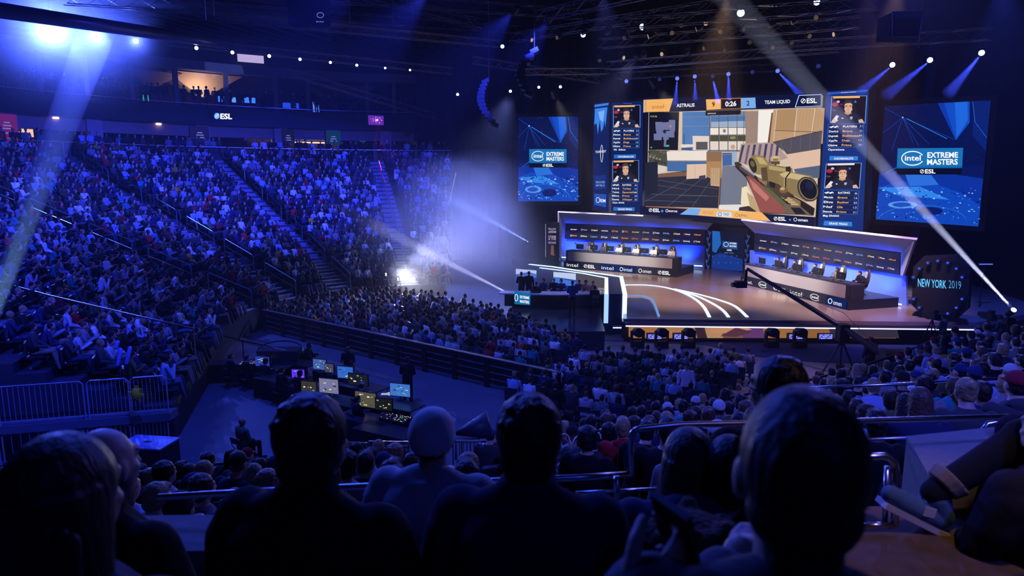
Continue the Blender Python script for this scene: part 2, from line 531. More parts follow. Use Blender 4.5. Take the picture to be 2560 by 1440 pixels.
# ---- distant crowd: one low-detail figure per pose, merged with numpy
def low_fig(J, parts):
    """returns verts, faces, region per vertex (0 skin 1 hair 2 shirt 3 pants)"""
    out = []
    up = J['up']; M = J['M'].to_3x3()
    b = MB(); b.ell(J['head'], (.078, .095, .12), 8, 6, J['hrot']); b.cap(up(0, 0, .5), J['head'], .05, .05, 5)
    for k in 'LR': b.ell(J['ha' + k], (.04, .05, .03), 5, 3)
    out.append((b, 0))
    b = MB(); b.ell(J['head'] + J['hrot'] @ V3(0, -.025, .03), (.086, .1, .105), 8, 6, J['hrot']); out.append((b, 1))
    b = MB(); b.loft([(up(0, 0, -.03), .17, .125, M), (up(0, 0, .2), .165, .12, M), (up(0, 0, .42), .195, .13, M), (up(0, -.01, .53), .14, .09, M), (up(0, -.01, .57), .07, .06, M)], 9, 2.3)
    for k in 'LR':
        b.cap(J['sh' + k], J['el' + k], .068, .055, 5); b.cap(J['el' + k], J['ha' + k], .055, .04, 5)
    out.append((b, 2))
    b = MB()
    for k in 'LR':
        b.cap(J['hip' + k], J['knee' + k], .09, .07, 5); b.cap(J['knee' + k], J['toe' + k] + V3(0, -.08, 0), .065, .05, 5)
    out.append((b, 3))
    vs = []; fs = []; rg = []
    for b, r in out:
        o = len(vs); vs += b.v; rg += [r] * len(b.v)
        for f in b.f:
            f = [i + o for i in f]
            for t in range(1, len(f) - 1): fs.append((f[0], f[t], f[t + 1]))
    return np.array(vs, dtype=np.float32), np.array(fs, dtype=np.int32), np.array(rg)
LOWS = [low_fig(POSES[k]['J'], None) for k in ('lap', 'cross', 'knees', 'chin', 'phone', 'side')]
LOWSTAND = [low_fig(POSES[k]['J'], None) for k in ('stand', 'stand_fold', 'stand_cross')]
def crowd_mesh(name, items, label, cat='crowd'):
    """items: (x, y, z, rz, low figure, shirt, skin, hair, pants)"""
    VS = []; FS = []; CS = []; off = 0
    for (x, y, z, rz, fig, cols, s) in items:
        v, f, rg = fig
        c, sn = math.cos(rz), math.sin(rz)
        q = np.empty_like(v)
        q[:, 0] = (v[:, 0] * c - v[:, 1] * sn) * s + x; q[:, 1] = (v[:, 0] * sn + v[:, 1] * c) * s + y; q[:, 2] = v[:, 2] * s + z
        VS.append(q); FS.append(f + off); off += len(v)
        CS.append(np.array(cols, dtype=np.float32)[rg])
    V = np.concatenate(VS); F = np.concatenate(FS); C = np.concatenate(CS)
    me = bpy.data.meshes.new(name)
    me.vertices.add(len(V)); me.vertices.foreach_set('co', V.ravel())
    me.loops.add(len(F) * 3); me.loops.foreach_set('vertex_index', F.ravel())
    me.polygons.add(len(F)); me.polygons.foreach_set('loop_start', np.arange(0, len(F) * 3, 3, dtype=np.int32))
    me.update(calc_edges=True)
    me.polygons.foreach_set('use_smooth', np.ones(len(F), dtype=bool))
    at = me.color_attributes.new('dye', 'FLOAT_COLOR', 'POINT')
    at.data.foreach_set('color', np.concatenate([C, np.ones((len(C), 1), np.float32)], 1).ravel())
    m = bpy.data.materials.new('crowd_clothes'); m.use_nodes = True
    nt = m.node_tree; bs = nt.nodes['Principled BSDF']; a = nt.nodes.new('ShaderNodeAttribute'); a.attribute_name = 'dye'
    nt.links.new(a.outputs['Color'], bs.inputs['Base Color']); bs.inputs['Roughness'].default_value = .75; bs.inputs['Specular IOR Level'].default_value = .2
    me.materials.append(m)
    o = bpy.data.objects.new(name, me); COL.objects.link(o)
    tag(o, label, cat, kind='stuff')
    return o
def rand_look():
    i = rng.choice(len(SHIRTS), p=SHW)
    return i, SKINS[rng.integers(len(SKINS))], HAIRS[rng.integers(len(HAIRS))], PANTS[rng.integers(len(PANTS))]
_ones = ['', 'first', 'second', 'third', 'fourth', 'fifth', 'sixth', 'seventh', 'eighth', 'ninth', 'tenth', 'eleventh', 'twelfth', 'thirteenth', 'fourteenth', 'fifteenth', 'sixteenth', 'seventeenth', 'eighteenth', 'nineteenth']
_tens = ['', '', 'twent', 'thirt', 'fort', 'fift', 'sixt', 'sevent', 'eight', 'ninet']
def ordinal(n):
    if n < 20: return _ones[n]
    return _tens[n // 10] + 'ieth' if n % 10 == 0 else _tens[n // 10] + 'y-' + _ones[n % 10]
# ================================================================ hall
M_BLACK = mat('matte_black', (.008, .008, .01), .6)
M_DARK = mat('dark_paint', (.02, .022, .03), .55)
M_STEEL = mat('brushed_steel', (.45, .46, .5), .32, 1.0)
M_TRUSS = mat('truss_aluminium', (.16, .16, .18), .35, .8)
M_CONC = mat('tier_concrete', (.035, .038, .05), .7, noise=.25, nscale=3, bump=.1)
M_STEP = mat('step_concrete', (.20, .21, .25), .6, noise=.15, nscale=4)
M_NOSE = mat('step_nosing', (.55, .55, .58), .5)
M_BEIGE = mat('beige_render', (.42, .33, .30), .8, noise=.12, nscale=2)
M_SEAT = mat('seat_black', (.02, .022, .03), .38, spec=.6)
M_FLOOR = mat('arena_floor', (.12, .125, .16), .5, noise=.3, nscale=.6, bump=.05)
M_CURT = mat('black_drape', (.010, .010, .013), .9, noise=.3, nscale=1.5)

b = MB(); b.poly([(-60, -4, 0), (70, -4, 0), (70, 80, 0), (-60, 80, 0)])
struct(b.build('floor', M_FLOOR), 'dark arena floor')
b = MB(); b.box((0, 38, 23.2), (120, 84, .3))
struct(b.build('ceiling', mat('ceiling_black', (.010, .011, .016), .8)))

# ---- the tiered bowl on the far side
BC = Vector((-3.75, 33.4)); NR = 26; R0 = 9.8; DR = 21.0 / NR; ZB = 1.18; DZ = 8.2 / NR
TH0, TH1, SL = 93.5, 195.0, 11.5
def bowl(th, r):
    """th in degrees on the arc up to TH1, beyond it metres along the straight end"""
    if th <= TH1:
        return (BC.x + r * math.cos(R(th)), BC.y + r * math.sin(R(th)))
    t = R(TH1); s = th - TH1
    return (BC.x + r * math.cos(t) - s * math.sin(t), BC.y + r * math.sin(t) + s * math.cos(t))
def bowl_out(th): 
    t = R(min(th, TH1)); return Vector((math.cos(t), math.sin(t)))
THS = list(np.linspace(TH0, TH1, 67)) + [TH1 + x for x in (3, 6, 9, SL)]
AIS = [106.1, 131.6, 153.0, 173.6]
b = MB()
for k in range(NR + 1):
    ra = R0 + k * DR; rb = R0 + (k + 1) * DR if k < NR else R0 + k * DR + 6
    z = ZB + k * DZ
    for i in range(len(THS) - 1):
        a0 = bowl(THS[i], ra); a1 = bowl(THS[i + 1], ra); c0 = bowl(THS[i], rb); c1 = bowl(THS[i + 1], rb)
        zb = z - DZ if k else 0
        b.poly([(*a0, zb), (*a0, z), (*a1, z), (*a1, zb)])
        b.poly([(*a0, z), (*c0, z), (*c1, z), (*a1, z)])
    for th in (TH0, THS[-1]):
        a = bowl(th, ra); c = bowl(th, rb); b.poly([(*a, 0), (*c, 0), (*c, z), (*a, z)])
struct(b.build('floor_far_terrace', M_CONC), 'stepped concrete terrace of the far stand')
# aisle stairs
for n, th in enumerate(AIS):
    b = MB()
    for k in range(NR):
        for h in (0, 1):
            ra = R0 + (k + h * .5) * DR; z = ZB + k * DZ + (h - 1) * DZ * .5
            w = .62
            t = R(th); u = Vector((math.cos(t), math.sin(t))); v = Vector((-u.y, u.x)); c = BC + u * (ra)
            z1 = z + DZ * .5
            q = [c - v * w, c + v * w, c + v * w + u * DR * .52, c - v * w + u * DR * .52]
            b.cur = 0; b.prism([(p.x, p.y) for p in q], z1 - .16, z1 + .012)
            q = [c - v * w, c + v * w, c + v * w + u * .06, c - v * w + u * .06]
            b.cur = 1; b.prism([(p.x, p.y) for p in q], z1 - .02, z1 + .018)
    struct(b.build('floor_aisle_stairs', [M_STEP, M_NOSE]))

# handrails in the aisles
ORD = ['first', 'second', 'third', 'fourth', 'fifth', 'sixth', 'seventh', 'eighth', 'ninth', 'tenth', 'eleventh', 'twelfth', 'thirteenth', 'fourteenth', 'fifteenth', 'sixteenth', 'seventeenth', 'eighteenth', 'nineteenth', 'twentieth']
AISN = ['aisle nearest the stage', 'aisle beside the orange-clad steward', 'long middle aisle', 'aisle at the near corner']
for n, th in enumerate(AIS):
    t = R(th); u = Vector((math.cos(t), math.sin(t))); v = Vector((-u.y, u.x))
    j = 0
    off = .0 if n == 0 else -.66
    for k in range(0, NR - 2, 4):
        def P(kk, dz):
            r = R0 + (kk + .25) * DR; q = BC + u * r + v * off
            return (q.x, q.y, ZB + kk * DZ + dz)
        b = MB()
        hh = .95
        b.tube([P(k, 0), P(k, hh - .08), P(k + .12, hh), P(k + 2.8, hh), P(k + 2.9, hh - .08), P(k + 2.9, 0)], .028, 6)
        b.tube([P(k, .5), P(k + 2.9, .5)], .02, 5)
        o = b.build('handrail', M_STEEL)
        tag(o, 'tubular steel handrail of the %s, %s up from the floor' % (AISN[n], ORD[j]), 'handrail', 'handrails in the aisles of the far stand')
        j += 1
# top rail of the terrace
b = MB(); rt = R0 + NR * DR - .15; zt = ZB + NR * DZ
pts = [(*bowl(t, rt), zt + .95) for t in THS]
b.tube(pts, .03, 5)
b.tube([(*bowl(t, rt), zt + .5) for t in THS], .02, 4)
for t in THS[::2]: b.cyl((*bowl(t, rt), zt - .3), (*bowl(t, rt), zt + .95), .025, n=5)
tag(b.build('guard_rail', M_STEEL), 'long steel guard rail along the top of the far stand, standing people behind', 'railing')

def th_of(px, r, z=12.0):
    lo, hi = 92.0, TH1
    for _ in range(40):
        m_ = (lo + hi) / 2
        if project((*bowl(m_, r), z))[0] > px: lo = m_
        else: hi = m_
    return lo
# ---- concourse: fascia, beams, pillars
def ring_box(b, r0, r1, z0, z1, ta=TH0 - 8, tb=TH1, step=2.0):
    n = max(1, int((tb - ta) / step))
    for i in range(n):
        t0 = ta + (tb - ta) * i / n; t1 = ta + (tb - ta) * (i + 1) / n
        A = [bowl(t0, r0), bowl(t1, r0), bowl(t1, r1), bowl(t0, r1)]
        b.prism([(p[0], p[1]) for p in A], z0, z1)
    return b
RF = 33.5
struct(ring_box(MB(), RF, RF + .5, 12.25, 13.75).build('wall_balcony_fascia', mat('fascia_black', (.004, .005, .012), .5)), 'dark blue curved balcony front')
struct(ring_box(MB(), RF + .5, RF + 10, 13.4, 13.7).build('floor_balcony', M_DARK))
struct(ring_box(MB(), RF + .6, RF + 1.1, 11.3, 12.25).build('wall_concourse_beam', mat('beam_beige', (.34, .24, .20), .8, noise=.12, nscale=2)), 'beige band under the balcony front')
struct(ring_box(MB(), RF + 9, RF + 9.4, 9, 22).build('wall_far', mat('far_wall', (.03, .03, .045), .8)))
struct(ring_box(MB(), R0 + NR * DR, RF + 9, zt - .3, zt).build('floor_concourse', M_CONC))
struct(ring_box(MB(), RF + 5.4, RF + 5.6, zt, 12.3, TH0 - 8, TH1).build('wall_concourse', mat('concourse_wall', (.10, .075, .08), .7, noise=.4, nscale=.7)))
struct(ring_box(MB(), RF + .2, RF + 1.4, 16.7, 17.4).build('wall_upper_beam', mat('upper_beam', (.22, .22, .3), .6)), 'grey blue steel ring beam over the balcony')
for t in [th_of(x, RF + .9) for x in (1075, 963, 828, 698, 502, 228, 10, -120)]:
    p = bowl(t, RF + .9); q = bowl(t, RF + .7)
    b = MB(); b.box((p[0], p[1], (zt + 12.3) / 2), (1.1, 1.1, 12.3 - zt), Matrix.Rotation(R(t), 3, 'Z'))
    struct(b.build('wall_pillar', M_BEIGE))
for t in [th_of(x, RF + .8, 15) for x in (985, 918, 770, 690, 566, 440, 328, 214, 98, -20)]:
    p = bowl(t, RF + .8)
    b = MB(); b.box((p[0], p[1], 15.2), (.34, .34, 3.2), Matrix.Rotation(R(t), 3, 'Z'))
    struct(b.build('wall_balcony_post', mat('post_paint', (.22, .22, .28), .6)))
# balcony hand rail
b = MB(); b.tube([(*bowl(t, RF + .15), 13.95) for t in np.linspace(TH0 - 6, TH1, 60)], .035, 5)
tag(b.build('balcony_rail', M_STEEL), 'thin metal rail along the top edge of the balcony front', 'railing')
# warm light from the concourse openings: tube lamps
def strip_lamp(t, r, z, L, col, s, label, dz=.12):
    p = bowl(t, r); b = MB()
    b.box((p[0], p[1], z), (.12, L, dz), Matrix.Rotation(R(t), 3, 'Z'))
    o = b.build('tube_lamp', em(col, s, True)); tag(o, label, 'light', 'warm tube lamps in the concourse'); return o
WARM = (1.0, .62, .36)
strip_lamp(th_of(776, RF + 5, 11), RF + 5, 11.55, 3.6, WARM, 1.6, 'upper warm tube lamp between the two posters right of centre')
strip_lamp(th_of(776, RF + 5, 11), RF + 5, 11.25, 3.6, WARM, 1.6, 'lower warm tube lamp between the two posters right of centre')
strip_lamp(th_of(652, RF + 5, 11), RF + 5, 11.6, 2.4, WARM, 1.5, 'short warm tube lamp left of the dark poster pillar')
# warm doorways, and a wall part with its light put in as glow
def lit_panel(name, t, r, z0, z1, w, col, s, label, cat):
    p = bowl(t, r); b = MB(); b.box((p[0], p[1], (z0 + z1) / 2), (.1, w, z1 - z0), Matrix.Rotation(R(t), 3, 'Z'))
    o = b.build(name, em(col, s, True)); tag(o, label, cat); return o
lit_panel('glow_panel', th_of(1062, RF + 4.5, 11), RF + 4.5, zt, 12.2, .55, (1, .72, .42), .9, 'narrow warm lit doorway at the dark end of the concourse', 'doorway')
lit_panel('glow_panel', th_of(65, RF + 4, 11), RF + 4, 10.9, 12.0, 1.0, (1, .6, .35), 1.0, 'small warm lit kiosk window at the far end of the concourse', 'window')
lit_panel('glow_panel', th_of(690, RF + 4.6, 11), RF + 4.6, zt, 11.7, .9, (.9, .55, .35), .28, 'wall end with dim warm put-in glow beside the dark pillar', 'doorway')
lit_panel('exit_sign', th_of(907, RF + 4.6, 11), RF + 4.6, 11.45, 11.7, .5, (.1, 1, .45), .5, 'small green exit sign over the concourse', 'sign')
# ceiling lamps under beam
for i, (t, lab) in enumerate([(th_of(397, RF + .55), 'small round ceiling lamp under the beige beam left of the lettering'), (th_of(140, RF + .55), 'small round ceiling lamp near the far pillar')]):
    p = bowl(t, RF + .55); b = MB(); b.cyl((p[0], p[1], 12.1), (p[0], p[1], 12.22), .2, n=12)
    tag(b.build('ceiling_lamp', em((1, .8, .6), 3, True)), lab, 'light')
# upper level: lit canopy and screens
def canopy(t, w, zc, zl, mt, label):
    b = MB(); c0 = Vector((*bowl(t, RF + 2.5), zl)); ua = bowl_out(t); va = Vector((-ua.y, ua.x))
    top = [c0.to_2d() + va * w + ua * .2, c0.to_2d() - va * w + ua * .2, c0.to_2d() - va * w + ua * 5, c0.to_2d() + va * w + ua * 5]
    m2 = c0.to_2d() + ua * 1.2
    lo = [m2 + va * .2, m2 - va * .2, m2 - va * .2 + ua * .4, m2 + va * .2 + ua * .4]
    b.hexa([(p.x, p.y, zl) for p in lo], [(p.x, p.y, zc) for p in top])
    o = b.build('tent_canopy', mt); tag(o, label, 'canopy'); return o
canopy(th_of(512, RF + 3, 16), 3.2, 16.8, 14.9, mat('canopy_cloth', (.75, .6, .5), .8), 'pale funnel shaped canopy glowing warm over the balcony')
canopy(th_of(385, RF + 3, 16), 2.2, 16.6, 15.3, mat('canopy_cloth2', (.3, .24, .28), .8), 'dim funnel shaped canopy over the balcony')
canopy(th_of(860, RF + 3, 16), 3.0, 16.6, 13.9, mat('canopy_cloth3', (.24, .19, .17), .8), 'dark beige funnel wall above the crowd on the balcony')
pl = bowl(th_of(500, RF + 2, 16), RF + 2.0)
area('canopy_lamp', (pl[0], pl[1], 14.6), (pl[0] - 1, pl[1] + 1.4, 16.8), 60, (1, .62, .35), .8, .8)
for th, z, w_, h_, col, s, lab in [(th_of(558, RF + 5, 15), 14.95, .9, .5, (.05, .2, 1), 1.2, 'leftmost small blue television of the balcony bar'), (th_of(580, RF + 5, 15), 14.95, 1.0, .45, (.1, .35, 1), 1.0, 'second small blue television of the balcony bar'),
                               (th_of(620, RF + 5, 15), 15.0, 1.3, .5, (.04, .2, .9), 1.2, 'third small blue television of the balcony bar'), (th_of(725, RF + 5, 15), 14.7, 1.6, .5, (.02, .08, .9), .8, 'wide dim blue television behind the standing people'),
                               (th_of(788, RF + 5, 15), 14.6, .7, 1.1, (.1, .25, 1), 1.0, 'upright bright blue screen behind the standing people'), (th_of(362, RF + 5, 15), 14.6, .7, .5, (.05, .6, .5), .6, 'small green television on the balcony left of the canopy')]:
    p = bowl(th, RF + 5); b = MB(); b.box((p[0], p[1], z), (.08, w_ + .1, h_ + .1), Matrix.Rotation(R(th), 3, 'Z'))
    o = b.build('television', M_BLACK); tag(o, lab, 'television')
    b = MB(); p = bowl(th, RF + 4.93); b.box((p[0], p[1], z), (.03, w_, h_), Matrix.Rotation(R(th), 3, 'Z')); b.build('screen', em(col, s), o)
tw_ = th_of(627, RF + 7.5, 19); p = bowl(tw_, RF + 7.5); b = MB(); b.box((p[0], p[1], 19.15), (.1, 2.4, .7), Matrix.Rotation(R(tw_), 3, 'Z'))
tag(b.build('lit_window_panel', em((.62, .52, .85), .8)), 'bright pinkish rectangular window high on the dark far wall', 'window')
# hanging posters on the pillars
PAL = dict(w=em((.75, .85, 1), .9), lb=em((.12, .4, 1), .5))
for t, c1, lab, wd in [(th_of(18, RF + .3, 11), (.35, .03, .3), 'pink and violet poster at the end of the concourse', 1.3), (th_of(500, RF + .3, 11), (.02, .02, .22), 'blue poster with a pale emblem on the beige pillar under the lettering', 1.5),
                   (th_of(721, RF + .3, 11), (.012, .02, .09), 'very dark poster on the pillar left of the two tube lamps', 1.1), (th_of(834, RF + .3, 11), (.012, .09, .25), 'teal and blue poster right of the two tube lamps', 1.3)]:
    p = bowl(t, RF + .3); rot = Matrix.Rotation(R(t), 3, 'Z')
    b = MB(); b.box((p[0], p[1], 11.05), (.12, wd, 2.2), rot)
    o = b.build('hanging_poster', em(c1, .35)); tag(o, lab, 'poster', 'hanging posters on the concourse pillars')
    b = MB(); q = bowl(t, RF + .22)
    for zz, ww in ((11.6, .35), (11.4, .5), (11.2, .6), (10.9, .4), (10.5, .7)): b.box((q[0], q[1], zz), (.03, ww * wd * .8, .08), rot)
    b.build('emblem', em((.3, .35, 1), .5), o)

# ---- black curtain and dark end wall right of the bowl, behind the stage
b = MB()
pts = []
x = -9.0
for i in range(150):
    yy = 66 + .35 * math.sin(i * 1.1) + .1 * math.sin(i * 2.7); pts.append((x, yy)); x += .32
for i in range(len(pts) - 1):
    b.poly([(*pts[i], 0), (*pts[i + 1], 0), (*pts[i + 1], 23), (*pts[i], 23)])
b.add([], [])
struct(b.build('wall_back', M_CURT, smooth=True), 'black drape behind the stage')
b = MB(); b.box((48, 38, 11.5), (.5, 84, 23)); struct(b.build('wall_right', M_CURT))
b = MB(); b.box((-52, 38, 11.5), (.5, 84, 23)); struct(b.build('wall_left', M_CURT))
b = MB(); b.box((0, -4, 11.5), (104, .5, 23)); struct(b.build('wall_front', M_CURT))

# ================================================================ text and flat pictures on planes
_T = {}
def glyphs(txt, bold=.012):
    k = (txt, bold)
    if k in _T: return _T[k]
    c = bpy.data.curves.new('t', 'FONT'); c.body = txt; c.size = 1; c.offset = bold; c.resolution_u = 3; c.fill_mode = 'FRONT'
    o = bpy.data.objects.new('t', c); COL.objects.link(o)
    dg = bpy.context.evaluated_depsgraph_get()
    me = bpy.data.meshes.new_from_object(o.evaluated_get(dg), depsgraph=dg)
    vs = [(v.co.x, v.co.y) for v in me.vertices]; fs = [tuple(p.vertices) for p in me.polygons]
    bpy.data.objects.remove(o); bpy.data.curves.remove(c); bpy.data.meshes.remove(me)
    if vs:
        x0 = min(v[0] for v in vs); x1 = max(v[0] for v in vs); W = max(x1 - x0, 1e-3)
        vs = [((v[0] - x0) / W, v[1] / .70) for v in vs]
    _T[k] = (vs, fs)
    return _T[k]
class Face:
    """flat artwork on a plane in the hall; shapes are measured on the photograph"""
    def __init__(s, plane): s.pl = plane; s.b = MB(); s.mats = []; s.lay = 0
    def _m(s, m):
        if m not in s.mats: s.mats.append(m)
        s.b.cur = s.mats.index(m)
    def at(s, x, y): return Pp(x, y, s.pl) + s.pl[1] * (.012 + .004 * s.lay)
    def poly(s, pts, m):
        s._m(m); s.lay += 1
        s.b.poly([s.at(*p) for p in pts]); return s
    def rect(s, x0, y0, x1, y1, m, k0=0, k1=0):
        return s.poly([(x0, y0), (x1, y0 + k0), (x1, y1 + k1), (x0, y1)], m)
    def line(s, a, c, w_, m):
        dx, dy = c[0] - a[0], c[1] - a[1]; L = math.hypot(dx, dy) or 1; nx, ny = -dy / L * w_ / 2, dx / L * w_ / 2
        return s.poly([(a[0] + nx, a[1] + ny), (c[0] + nx, c[1] + ny), (c[0] - nx, c[1] - ny), (a[0] - nx, a[1] - ny)], m)
    def lines(s, pts, w_, m):
        for i in range(len(pts) - 1): s.line(pts[i], pts[i + 1], w_, m); s.lay -= 1
        s.lay += 1; return s
    def disc(s, cx, cy, rx, ry, m, n=20, sk=0, rot=0):
        return s.poly([(cx + rx * math.cos(a) * math.cos(rot) - ry * math.sin(a) * math.sin(rot), cy + rx * math.cos(a) * math.sin(rot) + ry * math.sin(a) * math.cos(rot) + sk * rx * math.cos(a)) for a in np.linspace(0, 2 * math.pi, n, endpoint=False)], m)
    def ring(s, cx, cy, rx, ry, w_, m, a0=0, a1=2 * math.pi, n=24, sk=0):
        s._m(m); s.lay += 1
        A = np.linspace(a0, a1, n + 1)
        for i in range(n):
            q = []
            for a, k in ((A[i], 1), (A[i + 1], 1), (A[i + 1], 0), (A[i], 0)):
                X, Y = (rx - (0 if k else w_)) * math.cos(a), (ry - (0 if k else w_)) * math.sin(a)
                q.append(s.at(cx + X, cy + Y + sk * X))
            s.b.poly(q)
        return s
    def text(s, t, x0, y0, x1, h, m, y1=None, bold=.02, lean=0.0):
        """baseline from (x0,y0) to (x1,y1), capital height h"""
        y1 = y0 if y1 is None else y1
        vs, fs = glyphs(t, bold); s._m(m); s.lay += 1
        s.b.add([s.at(x0 + (x1 - x0) * u + lean * v * h, y0 + (y1 - y0) * u - h * v) for u, v in vs], fs); return s
    def build(s, name, parent): return s.b.build(name, s.mats, parent)

def esl(F, x, y, h, m, word=True, k=0.0, wd=2.6):
    """round mark with a slash, then the three letters"""
    F.ring(x + h * .5, y - h * .5 + k * h * .5, h * .52, h * .52, h * .13, m, sk=k)
    F.line((x + h * .28, y - h * .22), (x + h * .72, y - h * .82), h * .18, m)
    if word: F.text('ESL', x + h * 1.25, y + k * h * 1.25, x + h * (1.25 + wd), h, m, y + k * h * (1.25 + wd), .03)
def intel_oval(F, cx, cy, rx, ry, m, k=0.0, w_=None):
    w_ = w_ or rx * .09
    F.ring(cx, cy, rx, ry, w_, m, R(25), R(335), sk=k)
    F.text('intel', cx - rx * .68, cy + ry * .30 - k * rx * .68, cx + rx * .72, ry * .72, m, cy + ry * .30 + k * rx * .72, .02)

# ---- screens: a frame, the panel, and the picture on it
def screen(name, label, cat, quad, ds, frame=.25, depth=.35, base=(0, 0, 0), bs=1.0, light=True, group=None):
    """quad: TL, TR, BR, BL in photograph coordinates, ds: depths of TL and TR"""
    A = Pd(*quad[0], ds[0]); B_ = Pd(*quad[1], ds[1]); 
    pl = vplane(A, B_)
    q = [Pp(*p, pl) for p in quad]
    n = pl[1]
    c = sum(q, Vector()) / 4
    root = empty(name, (c.x, c.y, min(p.z for p in q)))
    root['label'] = label; root['category'] = cat
    if group: root['group'] = group
    bpy.context.view_layer.update()
    inv = root.matrix_world.inverted()
    def par(o): o.parent = root; o.matrix_parent_inverse = inv; return o
    if frame:
        qq = []
        for i, p in enumerate(q):
            h = (q[1] - q[0]).normalized() * (1 if i in (1, 2) else -1) * frame; v = Vector((0, 0, 1)) * (frame if i < 2 else -frame)
            qq.append(p + h + v)
        b = MB(); b.slab(qq, n, depth, -.03); par(b.build('frame', M_BLACK))
    b = MB(); b.slab(q, n, .04, .0)
    par(b.build('panel', em(base, bs, light)))
    return root, Face(pl), par
def fin(F, name, par): par(F.build(name, None))
# ================================================================ the big screens
WHT = em((1, 1, 1), 1.0); BLK = em((.004, .005, .012), 1); NAVY = em(hexc('#07123a'), 1); NAVY2 = em(hexc('#0b1c55'), 1)
ORG = em(hexc('#f7b866'), 1.0); LBL = em(hexc('#7db4f0'), .95); PALE = em(hexc('#cfe3ff'), 1)
g = lambda x, y: (1600 + x / 4, 220 + y / 4)
G = lambda *p: [g(*q) for q in p]
root, F, par = screen('main_screen', 'large central video screen showing a shooting game with a scoped rifle', 'screen',
                      [(1622, 252), (2066, 238), (2048, 569), (1617, 534)], (50, 42.4), .3, .5, hexc('#cdb79a'), 1.0)
E = lambda h, s=1.0: em(hexc(h), s)
# street scene
F.poly(G((90, 240), (1860, 200), (1780, 1290), (75, 1190)), E('#d9c2a8'))
F.poly(G((90, 250), (160, 250), (160, 640), (88, 640)), E('#8d8a80'))
F.poly(G((88, 620), (295, 625), (290, 790), (85, 745)), E('#4a4c3e'))
for k in range(14):
    xx = 95 + (k * 53) % 190; yy = 640 + (k * 37) % 120
    F.disc(*g(xx, yy), 3.2, 2.6, E(['#2b3226', '#6d6a55', '#8e8a72'][k % 3]), 7)
F.poly(G((430, 240), (705, 236), (705, 640), (425, 620)), E('#4f7cb8'))
for k in range(9): F.line(g(455 + k * 28, 240), g(455 + k * 28, 480), .5, E('#3c639c'))
F.line(g(430, 290), g(700, 290), .8, E('#9c8f88')); F.line(g(430, 385), g(700, 380), .8, E('#9c8f88'))
F.poly(G((705, 236), (1075, 232), (1070, 640), (705, 640)), E('#7f8896'))
F.poly(G((720, 285), (1060, 280), (1055, 400), (720, 400)), E('#4e76ac'))
F.poly(G((720, 340), (1055, 330), (1055, 400), (720, 400)), E('#9fb0c6'))
for a in (712, 805, 895, 985):
    F.rect(*g(a, 400), *g(a + 80, 470), E('#efe6dc')); F.rect(*g(a, 475), *g(a + 85, 530), E('#4b4a35')); F.rect(*g(a, 535), *g(a + 80, 620), E('#e6d6c8'))
F.disc(*g(855, 430), 4, 5, E('#8b8175'), 8); F.disc(*g(940, 590), 6, 6, E('#c0a383'), 8); F.disc(*g(940, 498), 8, 4, E('#8c8a4a'), 8)
for a in (708, 802, 892, 982, 1050): F.line(g(a, 240), g(a, 640), 1.2, E('#57493f'))
for a in (400, 472, 532, 628): F.line(g(705, a), g(1075, a - 4), 1.2, E('#5d4b3f'))
F.poly(G((540, 480), (705, 482), (705, 625), (545, 625)), E('#e4d4c6'))
F.rect(*g(575, 540), *g(690, 618), E('#3d3f42'))
for k in range(5): F.line(g(575, 553 + k * 14), g(690, 553 + k * 14), .6, E('#8d8b86'))
F.poly(G((425, 565), (545, 565), (555, 590), (425, 600)), E('#e9dccd')); F.rect(*g(430, 600), *g(535, 622), E('#38558a'))
F.line(g(458, 460), g(458, 560), 1.6, E('#2b3d5c'))
F.poly(G((1075, 236), (1240, 232), (1200, 560), (1070, 570)), E('#a08679'))
F.poly(G((1200, 225), (1350, 222), (1300, 545), (1190, 550)), E('#f6f1ea'))
F.poly(G((1330, 250), (1345, 250), (1310, 560), (1290, 560)), E('#6e4a3a'))
F.poly(G((1350, 222), (1860, 203), (1840, 560), (1310, 560)), E('#c39c74'))
F.poly(G((1390, 218), (1585, 212), (1550, 430), (1370, 425)), E('#b28d63'))
for a, c in ((1585, 1545), (1765, 1700)): F.line(g(a, 210), g(c, 640), 1.4, E('#e8dccd'))
F.line(g(1365, 428), g(1840, 445), 1.4, E('#5b4a42')); F.line(g(1385, 220), g(1350, 545), 1.2, E('#e6d8c6'))
for k in range(14): F.line(g(1400 + k * 32, 222 - k), g(1385 + k * 31, 425), .4, E('#a37f58'))
# floor, walls
F.poly(G((1030, 560), (1350, 545), (1500, 700), (1200, 800), (1000, 745)), E('#b59a92'))
for k in range(7):
    x0 = 1040 + k * 58; F.poly(G((x0, 575 - k * 3), (x0 + 26, 572 - k * 3), (x0 - 14, 745 + k * 18), (x0 - 34, 740 + k * 18)), E('#6b5a80' if k % 2 else '#40405e'))
F.poly(G((1350, 545), (1840, 430), (1825, 610), (1490, 665)), E('#54505a'))
for k in range(5): F.line(g(1440 + k * 95, 520 - k * 22), g(1430 + k * 95, 650 - k * 12), .6, E('#7d7880'))
F.line(g(1350, 545), g(1840, 432), 1.6, E('#3c3336'))
F.poly(G((1440, 600), (1490, 665), (1825, 610), (1820, 780), (1560, 810)), E('#e2bfa5'))
F.poly(G((1560, 812), (1820, 775), (1812, 900), (1600, 900)), E('#54627a'))
F.poly(G((295, 635), (700, 628), (705, 730), (300, 730)), E('#efe2d6'))
F.line(g(298, 728), g(705, 728), 1.2, E('#a5794f'))
F.poly(G((300, 732), (700, 732), (700, 830), (300, 835)), E('#456fa8'))
for k in range(20): F.line(g(310 + k * 20, 735), g(310 + k * 20, 830), .5, E('#2e4f80'))
F.poly(G((205, 785), (298, 785), (298, 840), (205, 860)), E('#d8cfc4'))
F.poly(G((85, 745), (212, 738), (212, 1030), (80, 1090)), E('#1b2130'))
